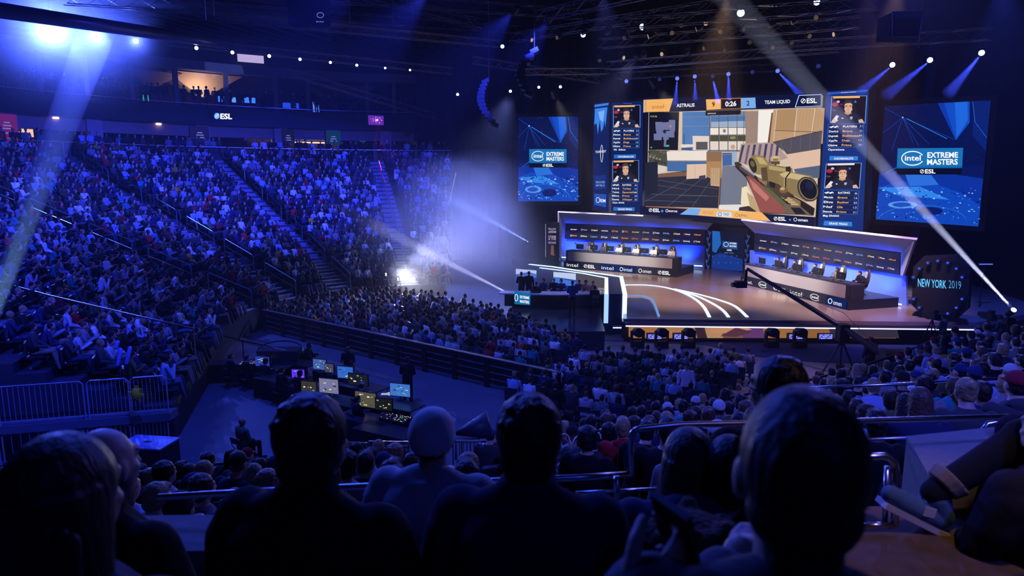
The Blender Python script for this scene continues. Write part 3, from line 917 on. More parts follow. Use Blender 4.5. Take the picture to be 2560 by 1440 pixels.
F.poly(G((210, 860), (500, 828), (740, 900), (860, 900), (830, 1200), (75, 1180), (80, 1090), (212, 1030)), E('#252838'))
F.poly(G((215, 860), (500, 835), (500, 880), (215, 895)), E('#7a5a44'))
for a, c in (((80, 1120), (600, 1140)), ((150, 1060), (700, 1075)), ((210, 970), (500, 1015)), ((300, 1190), (640, 915)), ((545, 1200), (740, 930)), ((90, 1130), (520, 910)), ((430, 1075), (820, 1080)), ((215, 920), (820, 1010))):
    F.line(g(*a), g(*c), .8, E('#5f6478'))
F.poly(G((505, 765), (700, 760), (700, 900), (500, 910)), E('#e3c2ab')); F.line(g(585, 765), g(585, 905), .8, E('#c89f85')); F.poly(G((625, 880), (690, 870), (690, 912), (625, 912)), E('#3a3c52'))
F.poly(G((700, 640), (850, 640), (850, 740), (700, 735)), E('#8d6a4a')); F.poly(G((700, 735), (850, 735), (850, 900), (700, 890)), E('#b08555'))
F.poly(G((740, 800), (838, 800), (830, 985), (740, 975)), E('#c5a27c'))
for k in range(5): F.line(g(750 + k * 20, 800), g(748 + k * 20, 960), .6, E('#8f6b45'))
F.poly(G((860, 650), (955, 650), (955, 775), (860, 780)), E('#3d64a0')); F.line(g(860, 668), g(955, 668), .8, E('#b8895a')); F.rect(*g(955, 640), *g(1005, 780), E('#9fb2c8'))
F.poly(G((860, 780), (1010, 778), (1110, 900), (1090, 1160), (835, 1165), (850, 900)), E('#73788a'))
F.poly(G((830, 1165), (1090, 1165), (1100, 1235), (820, 1210)), E('#e6e4e0')); F.line(g(856, 650), g(820, 1210), 1.8, E('#a4703c'))
# minimap
F.poly(G((135, 250), (432, 245), (420, 625), (130, 620)), E('#0b0d1c'))
for q in [((195, 345), (270, 345), (275, 430), (200, 430)), ((270, 350), (330, 345), (335, 420), (275, 430)), ((330, 325), (395, 325), (392, 440), (335, 430)), ((205, 430), (385, 435), (385, 500), (210, 490)),
          ((180, 460), (260, 465), (260, 525), (182, 525)), ((275, 480), (330, 480), (330, 520), (275, 520)), ((285, 500), (312, 500), (300, 590), (280, 590))]:
    F.poly(G(*q), E('#6f76a0'))
F.poly(G((300, 572), (335, 572), (335, 590), (298, 592)), E('#3fae9a')); F.disc(*g(347, 388), 3, 2, E('#d8a046'), 8); F.disc(*g(290, 440), 4, 5, E('#1b2140'), 8)
F.text('9:15 56', *g(150, 298), g(215, 0)[0], 4, E('#b7c33a')); F.disc(*g(158, 598), 2.2, 2.2, E('#4fae3a'), 8)
# rifle with scope
F.poly(G((1000, 740), (1030, 745), (1200, 880), (1650, 1120), (1780, 1200), (1770, 1270), (1250, 1250), (1100, 900), (990, 790)), E('#241c1c'))
F.poly(G((1100, 880), (1160, 885), (1480, 1160), (1500, 1255), (1240, 1240)), E('#96514a'))
F.poly(G((1130, 905), (1200, 960), (1330, 1090), (1300, 1130), (1170, 1010)), E('#c07a6a'))
F.poly(G((1240, 960), (1330, 1000), (1500, 1150), (1470, 1190)), E('#57603c'))
F.poly(G((1200, 880), (1300, 930), (1640, 1130), (1640, 1180), (1560, 1170), (1230, 930)), E('#8b7350'))
F.poly(G((985, 745), (1020, 740), (1045, 760), (1030, 790), (995, 795)), E('#3a3028'))
F.poly(G((1040, 770), (1190, 870), (1170, 910), (1030, 805)), E('#5a4a3c')); F.poly(G((1060, 770), (1190, 862), (1185, 880), (1052, 785)), E('#9c9ec2'))
F.poly(G((1480, 1150), (1640, 1180), (1760, 1275), (1480, 1250)), E('#6d5f4c')); F.poly(G((1540, 1190), (1640, 1195), (1700, 1260), (1590, 1255)), E('#1d1d28'))
for k in range(4): F.poly(G((1450 + k * 30, 1085 + k * 22), (1530 + k * 28, 1085 + k * 22), (1540 + k * 28, 1103 + k * 22), (1462 + k * 30, 1103 + k * 22)), E('#c9a878'))
F.poly(G((1060, 990), (1110, 980), (1240, 1235), (1090, 1215), (1050, 1150)), E('#efe0bd'))
F.poly(G((1110, 1040), (1180, 1090), (1240, 1235), (1150, 1220)), E('#c0a377'))
F.poly(G((1035, 1190), (1130, 1175), (1210, 1235), (1030, 1222)), E('#3a2c28'))
F.lines(G((1015, 920), (1045, 945), (1080, 990), (1045, 985)), 2, E('#8a7a5c'))
F.poly(G((1280, 860), (1560, 870), (1580, 1100), (1400, 1060)), E('#3b3024'))
F.disc(*g(1205, 770), 15, 25, E('#8c7a50'), 24, rot=-.35)
F.poly(G((1195, 672), (1270, 680), (1345, 765), (1330, 860), (1240, 868), (1170, 850)), E('#97824f'))
F.poly(G((1200, 690), (1265, 700), (1320, 770), (1240, 760)), E('#c2ad74'))
F.disc(*g(1170, 775), 9, 19, E('#2b2a20'), 20, rot=-.3); F.disc(*g(1168, 760), 5, 8, E('#6b6342'), 14, rot=-.3)
F.poly(G((1300, 790), (1340, 765), (1560, 800), (1590, 960), (1400, 1000), (1260, 920), (1250, 840)), E('#8a7447'))
F.poly(G((1330, 775), (1550, 815), (1560, 850), (1330, 815)), E('#b8a26a'))
F.poly(G((1250, 800), (1310, 790), (1325, 930), (1270, 930)), E('#5d4c30'))
for k in range(5): F.line(g(1262, 815 + k * 24), g(1312, 810 + k * 24), .9, E('#2c2418'))
F.poly(G((1350, 705), (1440, 700), (1440, 765), (1355, 765)), E('#5c4c34')); F.disc(*g(1397, 705), 12.5, 6, E('#d6bd8a'), 20); F.poly(G((1345, 700), (1448, 700), (1445, 735), (1350, 735)), E('#c2a777'))
for k in range(3): F.rect(*g(1378 + k * 16, 712), *g(1388 + k * 16, 728), E('#4c3c28'))
F.poly(G((1500, 790), (1545, 785), (1555, 850), (1500, 850)), E('#322a20'))
F.poly(G((1430, 860), (1500, 830), (1760, 880), (1800, 940), (1790, 1120), (1700, 1135), (1560, 1060), (1430, 960)), E('#8f7a50'))
F.poly(G((1440, 862), (1500, 838), (1740, 885), (1660, 925), (1470, 890)), E('#cdb682'))
F.lines(G((1545, 842), (1500, 900), (1500, 990)), 3, E('#2a2318')); F.lines(G((1530, 842), (1487, 900), (1487, 985)), 1.0, E('#dcc894'))
F.disc(*g(1722, 1010), 25, 32, E('#3c3426'), 30, rot=-.5); F.disc(*g(1724, 1010), 21.5, 28.5, E('#8a7a58'), 30, rot=-.5)
F.disc(*g(1726, 1008), 19.5, 26, E('#0c0e18'), 30, rot=-.5); F.disc(*g(1735, 975), 9, 11, E('#141f3c'), 18, rot=-.5)
F.poly(G((1320, 930), (1430, 960), (1560, 1060), (1500, 1110), (1400, 1050), (1310, 980)), E('#4b3c2a'))
F.poly(G((1340, 930), (1400, 950), (1395, 1000), (1345, 985)), E('#1c1814')); F.disc(*g(1480, 1020), 11, 8, E('#7a6038'), 12); F.disc(*g(1470, 1005), 6, 4, E('#c8a670'), 12)
# header and footer bars
F.poly([(1622, 250), (2066, 237), (2065, 271), (1622, 284)], NAVY)
F.poly(G((95, 130), (120, 128), (120, 250), (93, 255)), E('#d8b48c'))
F.poly(G((122, 128), (390, 116), (350, 245), (122, 250)), ORG)
F.text('intel', *g(182, 218), g(298, 0)[0], 9.5, E('#c8622c'), g(0, 212)[1], .0)
F.text('ASTRALIS', *g(424, 202), g(602, 0)[0], 8.3, WHT, g(0, 196)[1], .02)
F.poly(G((715, 126), (860, 122), (860, 222), (722, 230)), ORG); F.text('9', *g(776, 196), g(803, 0)[0], 11, E('#1c1208'))
F.poly(G((860, 118), (1066, 110), (1066, 216), (860, 224)), E('#e08a2a')); F.poly(G((866, 124), (1060, 116), (1060, 212), (866, 219)), E('#0a0c1e'))
F.text('0:26', *g(907, 194), g(1017, 0)[0], 11.5, WHT, g(0, 189)[1], .03); F.rect(*g(940, 123), *g(970, 128), LBL)
F.poly(G((1066, 112), (1205, 108), (1211, 212), (1066, 216)), LBL); F.text('2', *g(1118, 186), g(1148, 0)[0], 11.5, E('#1c2c6c'))
F.text('TEAM LIQUID', *g(1298, 172), g(1550, 0)[0], 8.3, WHT, g(0, 162)[1], .02)
F.poly(G((1635, 85), (1860, 76), (1857, 196), (1596, 206)), PALE); F.poly(G((1641, 91), (1856, 82), (1853, 190), (1605, 200)), NAVY)
esl(F, *g(1656, 166), 11.5, WHT, k=-.03, wd=2.2)
F.poly(G((715, 240), (1065, 230), (1060, 275), (715, 285)), E('#10121f')); F.text('sponsored', *g(735, 270), g(815, 0)[0], 4, WHT, None, 0)
F.poly([(1617, 514), (1700, 517), (1860, 528), (2050, 541), (2048, 569), (1616, 534)], NAVY)
F.line((1630, 515), (1740, 521), 1.2, E('#e0862c'))
F.poly(G((550, 1196), (672, 1202), (640, 1268), (460, 1258)), LBL)
F.poly(G((672, 1202), (1270, 1238), (1360, 1325), (640, 1268)), ORG)
F.text('VINTEET', *g(680, 1252), g(795, 0)[0], 7, E('#a38a9c'), g(0, 1258)[1], 0)
F.poly(G((830, 1230), (970, 1238), (980, 1285), (820, 1278)), E('#d7e4f6')); F.ring(*g(857, 1255), 4.5, 5, 1.2, E('#3a4a70')); F.text('TWIST', *g(890, 1268), g(950, 0)[0], 6, E('#3a4a70'), g(0, 1271)[1], .01)
F.ring(*g(1025, 1263), 4, 4.5, 1.0, E('#8a6a52')); F.text('EPIC', *g(1048, 1280), g(1135, 0)[0], 6, E('#7c6450'), g(0, 1284)[1], 0)
esl(F, *g(155, 1232), 8.5, WHT, k=.03, wd=2.0); F.disc(*g(288, 1225), 3, 3, E('#5a8af0'), 10); F.ring(*g(335, 1222), 3.5, 3.8, 1.1, WHT); F.text('aorus', *g(352, 1232), g(438, 0)[0], 5.5, WHT, g(0, 1236)[1], .02)
esl(F, *g(1392, 1316), 9, WHT, k=.03, wd=2.1); F.disc(*g(1553, 1310), 2.5, 2.5, E('#5a8af0'), 10); F.ring(*g(1605, 1307), 4.4, 4.6, 1.2, WHT); F.text('omen', *g(1630, 1322), g(1728, 0)[0], 7, WHT, g(0, 1328)[1], .02)
fin(F, 'picture', par)

# ---- player portraits and score tables on the two side towers
def portrait(F, x0, y0, x1, y1, m0=None, hairc='#3a2a22', k=0.0):
    w_ = x1 - x0; h = y1 - y0
    X = lambda u, v: (x0 + u * w_ + (v * k), y0 + v * h)
    F.poly([X(0, 0), X(1, -.03), X(1, 1), X(0, 1)], E('#6fa2e8')); 
    a = .02
    F.poly([X(a, a), X(1 - a, a - .03), X(1 - a, 1 - a), X(a, 1 - a)], E('#0a0812'))
    F.poly([X(.05, .0), X(.8, -.02), X(.8, .06), X(.05, .08)], E('#f0b468') if m0 is None else E('#e8e2ea'))
    F.disc(*X(.12, .3), w_ * .09, h * .08, E('#b02a3a'), 8); F.disc(*X(.2, .2), w_ * .05, h * .05, E('#c8c0d0'), 7); F.disc(*X(.3, .3), w_ * .05, h * .04, E('#7a2038'), 7)
    F.disc(*X(.68, .2), w_ * .035, h * .05, E('#3a6ad0'), 8); F.disc(*X(.1, .52), w_ * .07, h * .04, E('#4a4450'), 8)
    F.poly([X(.3, .92), X(.28, .5), X(.36, .36), X(.66, .36), X(.74, .5), X(.72, .92)], E('#16151f'))     # chair
    F.poly([X(.10, 1), X(.2, .68), X(.38, .6), X(.62, .6), X(.8, .68), X(.92, 1)], E('#1c2238'))         # shirt
    F.poly([X(.03, .97), X(.08, .86), X(.17, .8), X(.24, .9), X(.15, .99)], E('#e8c4b0')); F.poly([X(.82, .99), X(.8, .88), X(.9, .84), X(.97, .98)], E('#dcb49c'))
    F.poly([X(.10, .84), X(.18, .7), X(.25, .74), X(.19, .88)], E('#e4e8f4'))
    F.poly([X(.42, .55), X(.58, .55), X(.6, .64), X(.5, .7), X(.4, .64)], E('#c89878'))                   # neck
    F.disc(*X(.5, .4), w_ * .125, h * .215, E('#e0b496'), 18)                                             # face
    F.poly([X(.375, .36), X(.37, .24), X(.42, .14), X(.56, .12), X(.63, .2), X(.635, .36), X(.6, .3), X(.56, .25), X(.44, .26), X(.4, .3)], E(hairc))
    F.disc(*X(.365, .4), w_ * .035, h * .09, E('#14141c'), 10); F.disc(*X(.635, .4), w_ * .035, h * .09, E('#14141c'), 10)
    F.ring(*X(.5, .32), w_ * .15, h * .24, w_ * .02, E('#20202a'), math.pi, 2 * math.pi)
    for u in (.445, .555): F.rect(*X(u - .035, .34), *X(u + .035, .36), E('#3a261e')); F.disc(*X(u, .39), w_ * .018, h * .016, E('#2a2020'), 8)
    F.poly([X(.49, .38), X(.51, .38), X(.53, .47), X(.47, .47)], E('#cc9c80')); F.rect(*X(.455, .52), *X(.545, .535), E('#a86a5c'))
    F.disc(*X(.36, .82), w_ * .03, h * .025, E('#d8e0f0'), 8); F.poly([X(.57, .76), X(.65, .76), X(.63, .86), X(.58, .86)], E('#aeb8d0'))
def table(F, x0, y0, x1, y1, rows, foot, k=0.0, kx=0.0):
    n = len(rows); h = (y1 - y0)
    X = lambda u, v: (x0 + u * (x1 - x0) + kx * v, y0 + v * h + k * u)
    F.poly([X(0, 0), X(1, 0), X(1, 1), X(0, 1)], E('#4a78c8')); a = .012
    F.poly([X(a, a), X(1 - a, a), X(1 - a, 1 - a), X(a, 1 - a)], E('#0a1c50'))
    for i, (l, c, r_) in enumerate(rows):
        v = (i + .75) / n
        if i: F.line(X(.01, i / n), X(.99, i / n), .5, E('#3560b0'))
        hh = h / n * .42
        F.text(l, *X(.04, v), X(.30, v)[0], hh, WHT, X(.3, v)[1], .02)
        F.text(c, *X(.42, v), X(.42 + .055 * len(c), v)[0], hh, E('#f2b45c') if i else WHT, None, .02)
        F.text(r_, *X(.88, v), X(.97, v)[0], hh, E('#a8c4f4'), None, .01)
    F.text(foot, *X(.05, 1.13), X(.5, 1.13)[0], h / n * .42, WHT, None, .02)
TOW = E('#0a2a72')
root, F, par = screen('stats_tower_screen', 'right tower screen with two player portraits and score tables', 'screen', [(2066, 229), (2172, 222), (2157, 578), (2045, 566)], (42.2, 40.6), .2, .8, hexc('#0b2f7c'), 1.0)
F.poly([(2070, 232), (2169, 225), (2168, 229), (2070, 236)], E('#2a62c0')); F.text('EXTREME MASTERS', 2103, 233, 2140, 2, WHT, 231, 0)
portrait(F, 2079, 241, 2168, 308, k=-4)
RW = [('#', 'PLAYERS', '21'), ('Device', 'Bravo', '25'), ('Dupreeh', 'Bulldozer', '36'), ('Xyp9x', 'Deja', '12'), ('Glaive', 'Prime', '30')]
table(F, 2072, 311, 2162, 369, RW, 'Operations', k=-2, kx=-3)
F.poly([(2077, 390), (2148, 391), (2147, 401), (2076, 401)], E('#2f80d8')); F.text('COACHES/ANALYSTS', 2088, 399, 2136, 5, WHT, None, .02)
portrait(F, 2068, 409, 2157, 471, '#e8', '#2a1e1a', k=-5)
table(F, 2063, 474, 2152, 533, [('#', 'RATING', '6'), ('Magisk', 'Bravo', '16'), ('Elige', 'Rusher', '83'), ('Naf', 'Gla', '13'), ('Stewie', 'Prime', '31')], 'Map Division', k=3, kx=-4)
F.poly([(2066, 551), (2135, 554), (2136, 565), (2064, 563)], E('#2f80d8')); F.text('GRAND FINALS', 2078, 560, 2124, 5, WHT, 562, .02)
fin(F, 'picture', par)
root, F, par = screen('stats_tower_screen', 'left tower screen with two player portraits and score tables', 'screen', [(1529, 257), (1607, 252), (1606, 531), (1528, 528)], (51.5, 50.6), .2, .8, hexc('#081e58'), 1.0)
F.text('INTEL MASTERS', 1559, 259.5, 1580, 1.6, E('#6a9ae8'), None, 0)
portrait(F, 1533, 264, 1601, 319)
table(F, 1532, 322, 1599, 370, RW, 'Alt  defuse', k=0)
F.poly([(1537, 387), (1592, 386), (1591, 396), (1536, 396)], E('#2a70c8')); F.text('COACHES/ANALYSTS', 1547, 394, 1586, 4.2, WHT, None, .02)
portrait(F, 1533, 402, 1599, 455, None, '#5a3c2a')
table(F, 1531, 457, 1597, 502, [('#', 'RATING', '6'), ('Nitr0', 'Turkey', '16'), ('Twistzz', 'Specialist', '83'), ('Elige', 'Prime', '28'), ('Stewie', 'Whisper', '30')], 'Class divide', k=1)
F.poly([(1537, 517), (1590, 518), (1589, 527), (1536, 526)], E('#2a70c8')); F.text('GRAND FINALS', 1548, 524.5, 1583, 4.2, WHT, None, .02)
fin(F, 'picture', par)
root, F, par = screen('banner_screen', 'narrow blue upright banner screen left of the left tower', 'screen', [(1485, 260), (1524, 255), (1522, 528), (1482, 522)], (53.5, 52), .15, .6, hexc('#061c5a'), 1.0)
F.poly([(1487, 262), (1522, 257), (1521, 263), (1487, 268)], E('#3a80e0'))
F.poly([(1488, 272), (1519, 268), (1516, 300), (1514, 318), (1512, 300), (1508, 322), (1503, 330), (1500, 300), (1495, 336), (1492, 308), (1486, 312)], E('#3a86e8'))
F.poly([(1496, 280), (1512, 276), (1508, 306), (1500, 298)], E('#7ab4f8'))
F.text('TOURNAMENT', 1489, 383, 1516, 6, WHT, 381, .0); F.ring(1505, 384, 3.5, 22, 1.2, WHT)
F.poly([(1487, 440), (1516, 438), (1516, 472), (1487, 474)], E('#0a2f80'))
for k, t in enumerate(('BARCLAYS CENTER', 'NEW YORK, NY')): F.text(t, 1491, 458 + k * 8, 1513, 5, E('#a8c8f8'), None, 0)
F.poly([(1487, 484), (1517, 486), (1516, 518), (1487, 512)], E('#1c50b0')); F.ring(1496, 500, 5, 7, 1.2, WHT); F.text('IEM', 1502, 505, 1515, 8, WHT, 506, .01)
fin(F, 'picture', par)
# ---- the two tournament screens
def iem(name, label, quad, ds, X, card, lab):
    """X maps unit coordinates onto the photograph"""
    root, F, par = screen(name, label, 'screen', quad, ds, .3, .3, hexc('#04145a'), 1.0)
    B1, B2, B3, B4 = E('#0a37a8'), E('#1450c8'), E('#2f86ec'), E('#5a9cf4')
    F.poly([X(0, 0), X(1, 0), X(1, .52), X(0, .52)], E('#03104a'))
    F.poly([X(.50, 0), X(.56, 0), X(.72, .28), X(.70, .31)], B1)
    F.poly([X(.56, 0), X(.80, 0), X(.82, .17), X(.705, .31)], E('#0d4cc4')); F.poly([X(.66, 0), X(.78, 0), X(.80, .15), X(.71, .29)], E('#1c66dc'))
    F.poly([X(.84, 0), X(1, 0), X(1, .40), X(.86, .28)], E('#062070'))
    for k in range(7): F.line(X(.84 + k * .01, .05 + k * .045), X(1, .0 + k * .05), .8, E('#021040'))
    F.disc(*X(.18, .11), 2.0, 2.0, WHT, 10)
    for u, v in ((0, .02), (0, .24), (.70, .31), (.45, .34), (.36, .36), (.3, .33), (.1, .4)): F.line(X(.18, .11), X(u, v), .7, B2)
    F.line(X(.22, .12), X(.62, .30), 1.4, B3)
    F.line(X(.83, 0), X(.87, .17), 1, B3); F.line(X(.87, .17), X(1, .3), .8, B3); F.line(X(0, .62), X(.25, .5), .9, B3); F.line(X(.62, .98), X(1, .66), 1.0, B3)
    F.poly([X(0, .6), X(.3, .55), (X(1, .62)), X(1, 1), X(0, 1)], E('#0832a0'))
    F.poly([X(0, .72), X(.2, .66), X(.5, .66), X(.8, .74), X(1, .84), X(1, 1), X(0, 1)], E('#0d46bc'))
    F.poly([X(.25, .6), X(.5, .6), X(.58, .68), X(.3, .7)], E('#2a70dc')); F.poly([X(0, .72), X(.4, .70), X(.7, .80), X(.2, .78)], B3)
    rr = random.Random(5)
    for k in range(150):
        u = rr.random(); v = .70 + rr.random() * .28
        F.disc(*X(u, v), 1 + rr.random() * 3, .6 + rr.random() * 1.6, [B4, B3, E('#9cc8ff'), E('#052a80'), E('#03185c')][k % 5], 6); F.lay -= 1
    F.lay += 1
    F.disc(*X(.25, .86), *[abs(X(.14, .0)[0] - X(0, 0)[0]), 9], E('#5c9cf0'), 14); F.disc(*X(.24, .86), abs(X(.09, 0)[0] - X(0, 0)[0]), 6, E('#1a50c0'), 14)
    F.disc(*X(.52, .9), abs(X(.12, 0)[0] - X(0, 0)[0]), 10, E('#031a68'), 14)
    F.ring(*X(.45, .99), abs(X(.42, 0)[0] - X(0, 0)[0]), 40, 1.0, B3, math.pi * 1.05, math.pi * 1.95)
    for k in range(60):
        u = rr.random(); v = rr.random() * .98
        F.disc(*X(u, v), .7, .7, B3, 5); F.lay -= 1
    F.lay += 1
    c = card; (ax, ay), (bx, by), (cx_, cy_), (dx, dy) = c
    L = lambda u, v: (ax + (bx - ax) * u + (dx - ax) * v, ay + (by - ay) * u + (dy - ay) * v)
    F.poly([L(0, .02), L(.02, 0), L(.98, 0), L(1, .02), L(1, 1), L(0, 1)], E('#0f5fae'))
    F.poly([L(0, .0), L(1, 0), L(1, .68), L(0, .7)], E('#1474b8'))
    F.poly([L(0, .76), L(1, .76), L(1, 1), L(0, 1)], E('#030818'))
    w_ = bx - ax; h = dy - ay
    intel_oval(F, *L(.235, .38), w_ * .175, h * .28, WHT, k=(by - ay) / w_)
    F.text('EXTREME', *L(.46, .36), L(.93, .36)[0], h * .2, WHT, L(.93, .36)[1], .03); F.text('MASTERS', *L(.46, .62), L(.93, .62)[0], h * .2, WHT, L(.93, .62)[1], .03)
    e0 = L(.36, .95); esl(F, *e0, h * .15, WHT)
    fin(F, 'picture', par)
iem('tournament_screen', 'blue screen left of the stage with the tournament card', [(1296, 293), (1445, 291), (1445, 503), (1295, 504)], (55, 55),
    lambda u, v: (1296 + 149 * u, 292 + 211 * v), [(1323, 373), (1416, 373), (1416, 419), (1323, 419)], '')
def X2(u, v):
    tx, ty = 2212 + 265 * u, 265 - 14 * u; bx, by = 2190 + 256 * u, 548 + 18 * u
    return (tx + (bx - tx) * v, ty + (by - ty) * v)
iem('tournament_screen', 'blue screen right of the stage with the tournament card', [(2212, 265), (2477, 251), (2446, 566), (2190, 548)], (41.5, 38.5),
    X2, [(2245, 371), (2408, 370), (2405, 439), (2242, 437)], '')

# ================================================================ stage
ZS = 1.1
S = lambda x, y: Pz(x, y, ZS)
M_STAGE = mat('stage_gloss', (.26, .21, .20), .2, noise=.15, nscale=.5, spec=.55)
M_STAGEB = mat('stage_edge_black', (.02, .02, .03), .25)
fr0 = S(1560, 797); fr1 = S(2440, 806)
poly = [(fr0.x, fr0.y), (fr1.x, fr1.y), (fr1.x + 6, fr1.y + 3), (33, 62), (0, 62), (2.2, 55), (S(1565, 713).x - .5, S(1565, 713).y)]
b = MB(); b.prism(poly, .85, ZS); b.cur = 1; b.prism([(p[0], p[1] + (.5 if i < 3 else 0)) for i, p in enumerate(poly)], 0.0, .85)
struct(b.build('floor_stage', [M_STAGE, M_STAGEB]), 'glossy raised stage floor')
LED = em((.5, .75, 1.0), 2.2, True); LEDV = em((.3, .5, 1.0), 1.4, True)
def led_path(pts, w_, z, name, label, cat='light strip', h=.025, m=None, group=None):
    """glowing strip lying on the floor; pts are plan points with widths"""
    b = MB(); n = len(pts); L = []; Rr = []
    for i, p in enumerate(pts):
        d = (pts[min(i + 1, n - 1)] - pts[max(i - 1, 0)]); d.z = 0; d.normalize(); nn = Vector((-d.y, d.x, 0))
        wi = w_[i] if isinstance(w_, (list, tuple)) else w_
        L.append(p + nn * wi / 2); Rr.append(p - nn * wi / 2)
    for i in range(n - 1):
        q = [L[i], L[i + 1], Rr[i + 1], Rr[i]]
        b.hexa([(v.x, v.y, z) for v in q], [(v.x, v.y, z + h) for v in q])
    o = b.build(name, m or LED); tag(o, label, cat, group); return o
def smooth(pts, k=5):
    """Catmull-Rom through plan points"""
    out = []
    for i in range(len(pts) - 1):
        p0 = pts[max(i - 1, 0)]; p1 = pts[i]; p2 = pts[i + 1]; p3 = pts[min(i + 2, len(pts) - 1)]
        for j in range(k):
            t = j / k
            out.append(.5 * ((2 * p1) + (p2 - p0) * t + (2 * p0 - 5 * p1 + 4 * p2 - p3) * t * t + (3 * p1 - p0 - 3 * p2 + p3) * t ** 3))
    out.append(pts[-1]); return out
q4 = lambda x, y: (1380 + x / 4.923, 540 + y / 4.923)
GR = 'curved light lines in the stage floor'
led_path(smooth([S(*q4(*p)) for p in ((890, 850), (1130, 850), (1350, 872), (1560, 925), (1740, 1010), (1860, 1110), (1938, 1243))]), .16, ZS, 'floor_light_line', 'inner white curved light line in the stage floor', group=GR)
led_path(smooth([S(*q4(*p)) for p in ((1560, 918), (1790, 990), (1970, 1075), (2100, 1160), (2172, 1243))]), .15, ZS, 'floor_light_line', 'middle white curved light line in the stage floor', group=GR)
led_path(smooth([S(*q4(*p)) for p in ((1500, 898), (1760, 955), (2040, 1030), (2250, 1110), (2402, 1243))]), .15, ZS, 'floor_light_line', 'outer white curved light line in the stage floor', group=GR)
led_path(smooth([S(*q4(*p)) for p in ((905, 985), (1080, 985), (1180, 1002), (1240, 1045), (1270, 1110), (1315, 1240))]), .10, ZS, 'pool_rim', 'bluish light rim around the sunken corner of the stage', m=em((.2, .4, .9), .8, True), h=.06)
b = MB(); b.poly([v + Vector((0, 0, .004)) for v in [S(*q4(*p)) for p in ((910, 1010), (1110, 1010), (1200, 1035), (1245, 1100), (1290, 1238), (920, 1236))]])
o = b.build('sunken_corner', mat('pool_floor', (.03, .06, .16), .12, noise=.6, nscale=1.4, bump=.3)); tag(o, 'dark blue glossy inset at the front corner of the stage', 'floor inset')
# front lip, led line, video fascia
ya = fr0.y; 
b = MB(); b.prism([(fr0.x, fr0.y - .45), (fr1.x, fr1.y - .45), (fr1.x, fr1.y), (fr0.x, fr0.y)], .86, 1.0)
struct(b.build('trim_stage_lip', mat('lip_gloss', (.09, .06, .08), .2)))
b = MB(); b.box(((fr0.x + fr1.x) / 2, (fr0.y + fr1.y) / 2 - .47, .84), ((fr1.x - fr0.x), .06, .05), Matrix.Rotation(math.atan2(fr1.y - fr0.y, fr1.x - fr0.x), 3, 'Z'))
tag(b.build('stage_edge_light', em((.5, .55, 1), 2.0, True)), 'thin white light line along the front lip of the stage', 'light strip')
fa, fb = Vector((fr0.x, fr0.y + .04, 0)), Vector((fr1.x, fr1.y + .04, 0))
plf = vplane(fa, fb)
b = MB(); qf = [Pp(1572, 813, plf), Pp(2240, 817, plf), Pp(2240, 846, plf), Pp(1572, 842, plf)]
b.slab(qf, plf[1], .03, .0)
fas = b.build('stage_front_screen', E('#b07a4c', .8)); tag(fas, 'long warm coloured video band on the front of the stage', 'screen')
F = Face(plf)
for x0, x1, h in ((1572, 1640, '#b87848'), (1640, 1735, '#c08654'), (1735, 1760, '#4a3038'), (1760, 1800, '#c89a6c'), (1800, 1850, '#8a5a4a'), (1850, 1905, '#6c3f7a'), (1905, 1990, '#b0763e'), (1990, 2070, '#a06c3c'), (2070, 2240, '#3c3448')):
    F.poly([(x0, 813.5), (x1, 813.8), (x1 + 8, 845), (x0 + 8, 845)], E(h, .75)); F.lay -= 1
F.lay = 2; F.poly([(1736, 814), (1750, 814), (1768, 844), (1748, 844)], E('#33222e')); F.poly([(1776, 815), (1860, 816), (1880, 824), (1800, 834), (1776, 830)], E('#e0a070', .7)); F.poly([(1840, 818), (1880, 830), (1840, 842), (1800, 840)], E('#5a3440', .9))
o = F.build('picture', fas)
b = MB(); b.prism([(fr0.x, fr0.y - .1), (fr1.x, fr1.y - .1), (fr1.x, fr1.y), (fr0.x, fr0.y)], 0, .14); struct(b.build('baseboard_stage', M_BLACK))

# ---- raised walkway wrapping the analyst area
ZW = 2.1
W_ = lambda x, y: Pz(x, y, ZW)
outer = [W_(1323, 661), W_(1381, 667), W_(1460, 679), W_(1553, 692), W_(1562, 735)]
inner = [W_(1350, 670), W_(1400, 676), W_(1458, 684), W_(1516, 695), W_(1516, 735)]
b = MB()
for i in range(4):
    q = [outer[i], outer[i + 1], inner[i + 1], inner[i]]
    b.hexa([(v.x, v.y, 0) for v in q], [(v.x, v.y, ZW) for v in q])
struct(b.build('floor_walkway', mat('walkway_gloss', (.03, .04, .09), .25)), 'raised walkway around the analyst area')
led_path(outer, .22, ZW, 'walkway_light', 'outer white light line along the raised walkway')
led_path(inner, .20, ZW, 'walkway_light', 'inner white light line along the raised walkway')
for p, lab in ((outer[-1], 'right upright white light bar on the end of the walkway'), (inner[-1], 'left upright white light bar on the end of the walkway')):
    b = MB(); b.box((p.x, p.y - .03, ZW / 2 + (0 if p is outer[-1] else .3)), (.22, .06, ZW - (0 if p is outer[-1] else .6)))
    tag(b.build('walkway_light_bar', LED if p is outer[-1] else LEDV), lab, 'light strip')
# small lit box below it
c = Pz(1540, 815, .9); b = MB(); b.box((c.x, c.y - .3, .9), (.45, .12, .16)); o = b.build('floor_effect_light', M_BLACK); tag(o, 'small effect light glowing violet below the walkway end', 'stage light')
b = MB()
for k in range(6): b.cyl((c.x - .17 + k * .068, c.y - .37, .9), (c.x - .17 + k * .068, c.y - .40, .9), .03, n=8)
b.build('lens', em((.3, .3, 1), 6), o)

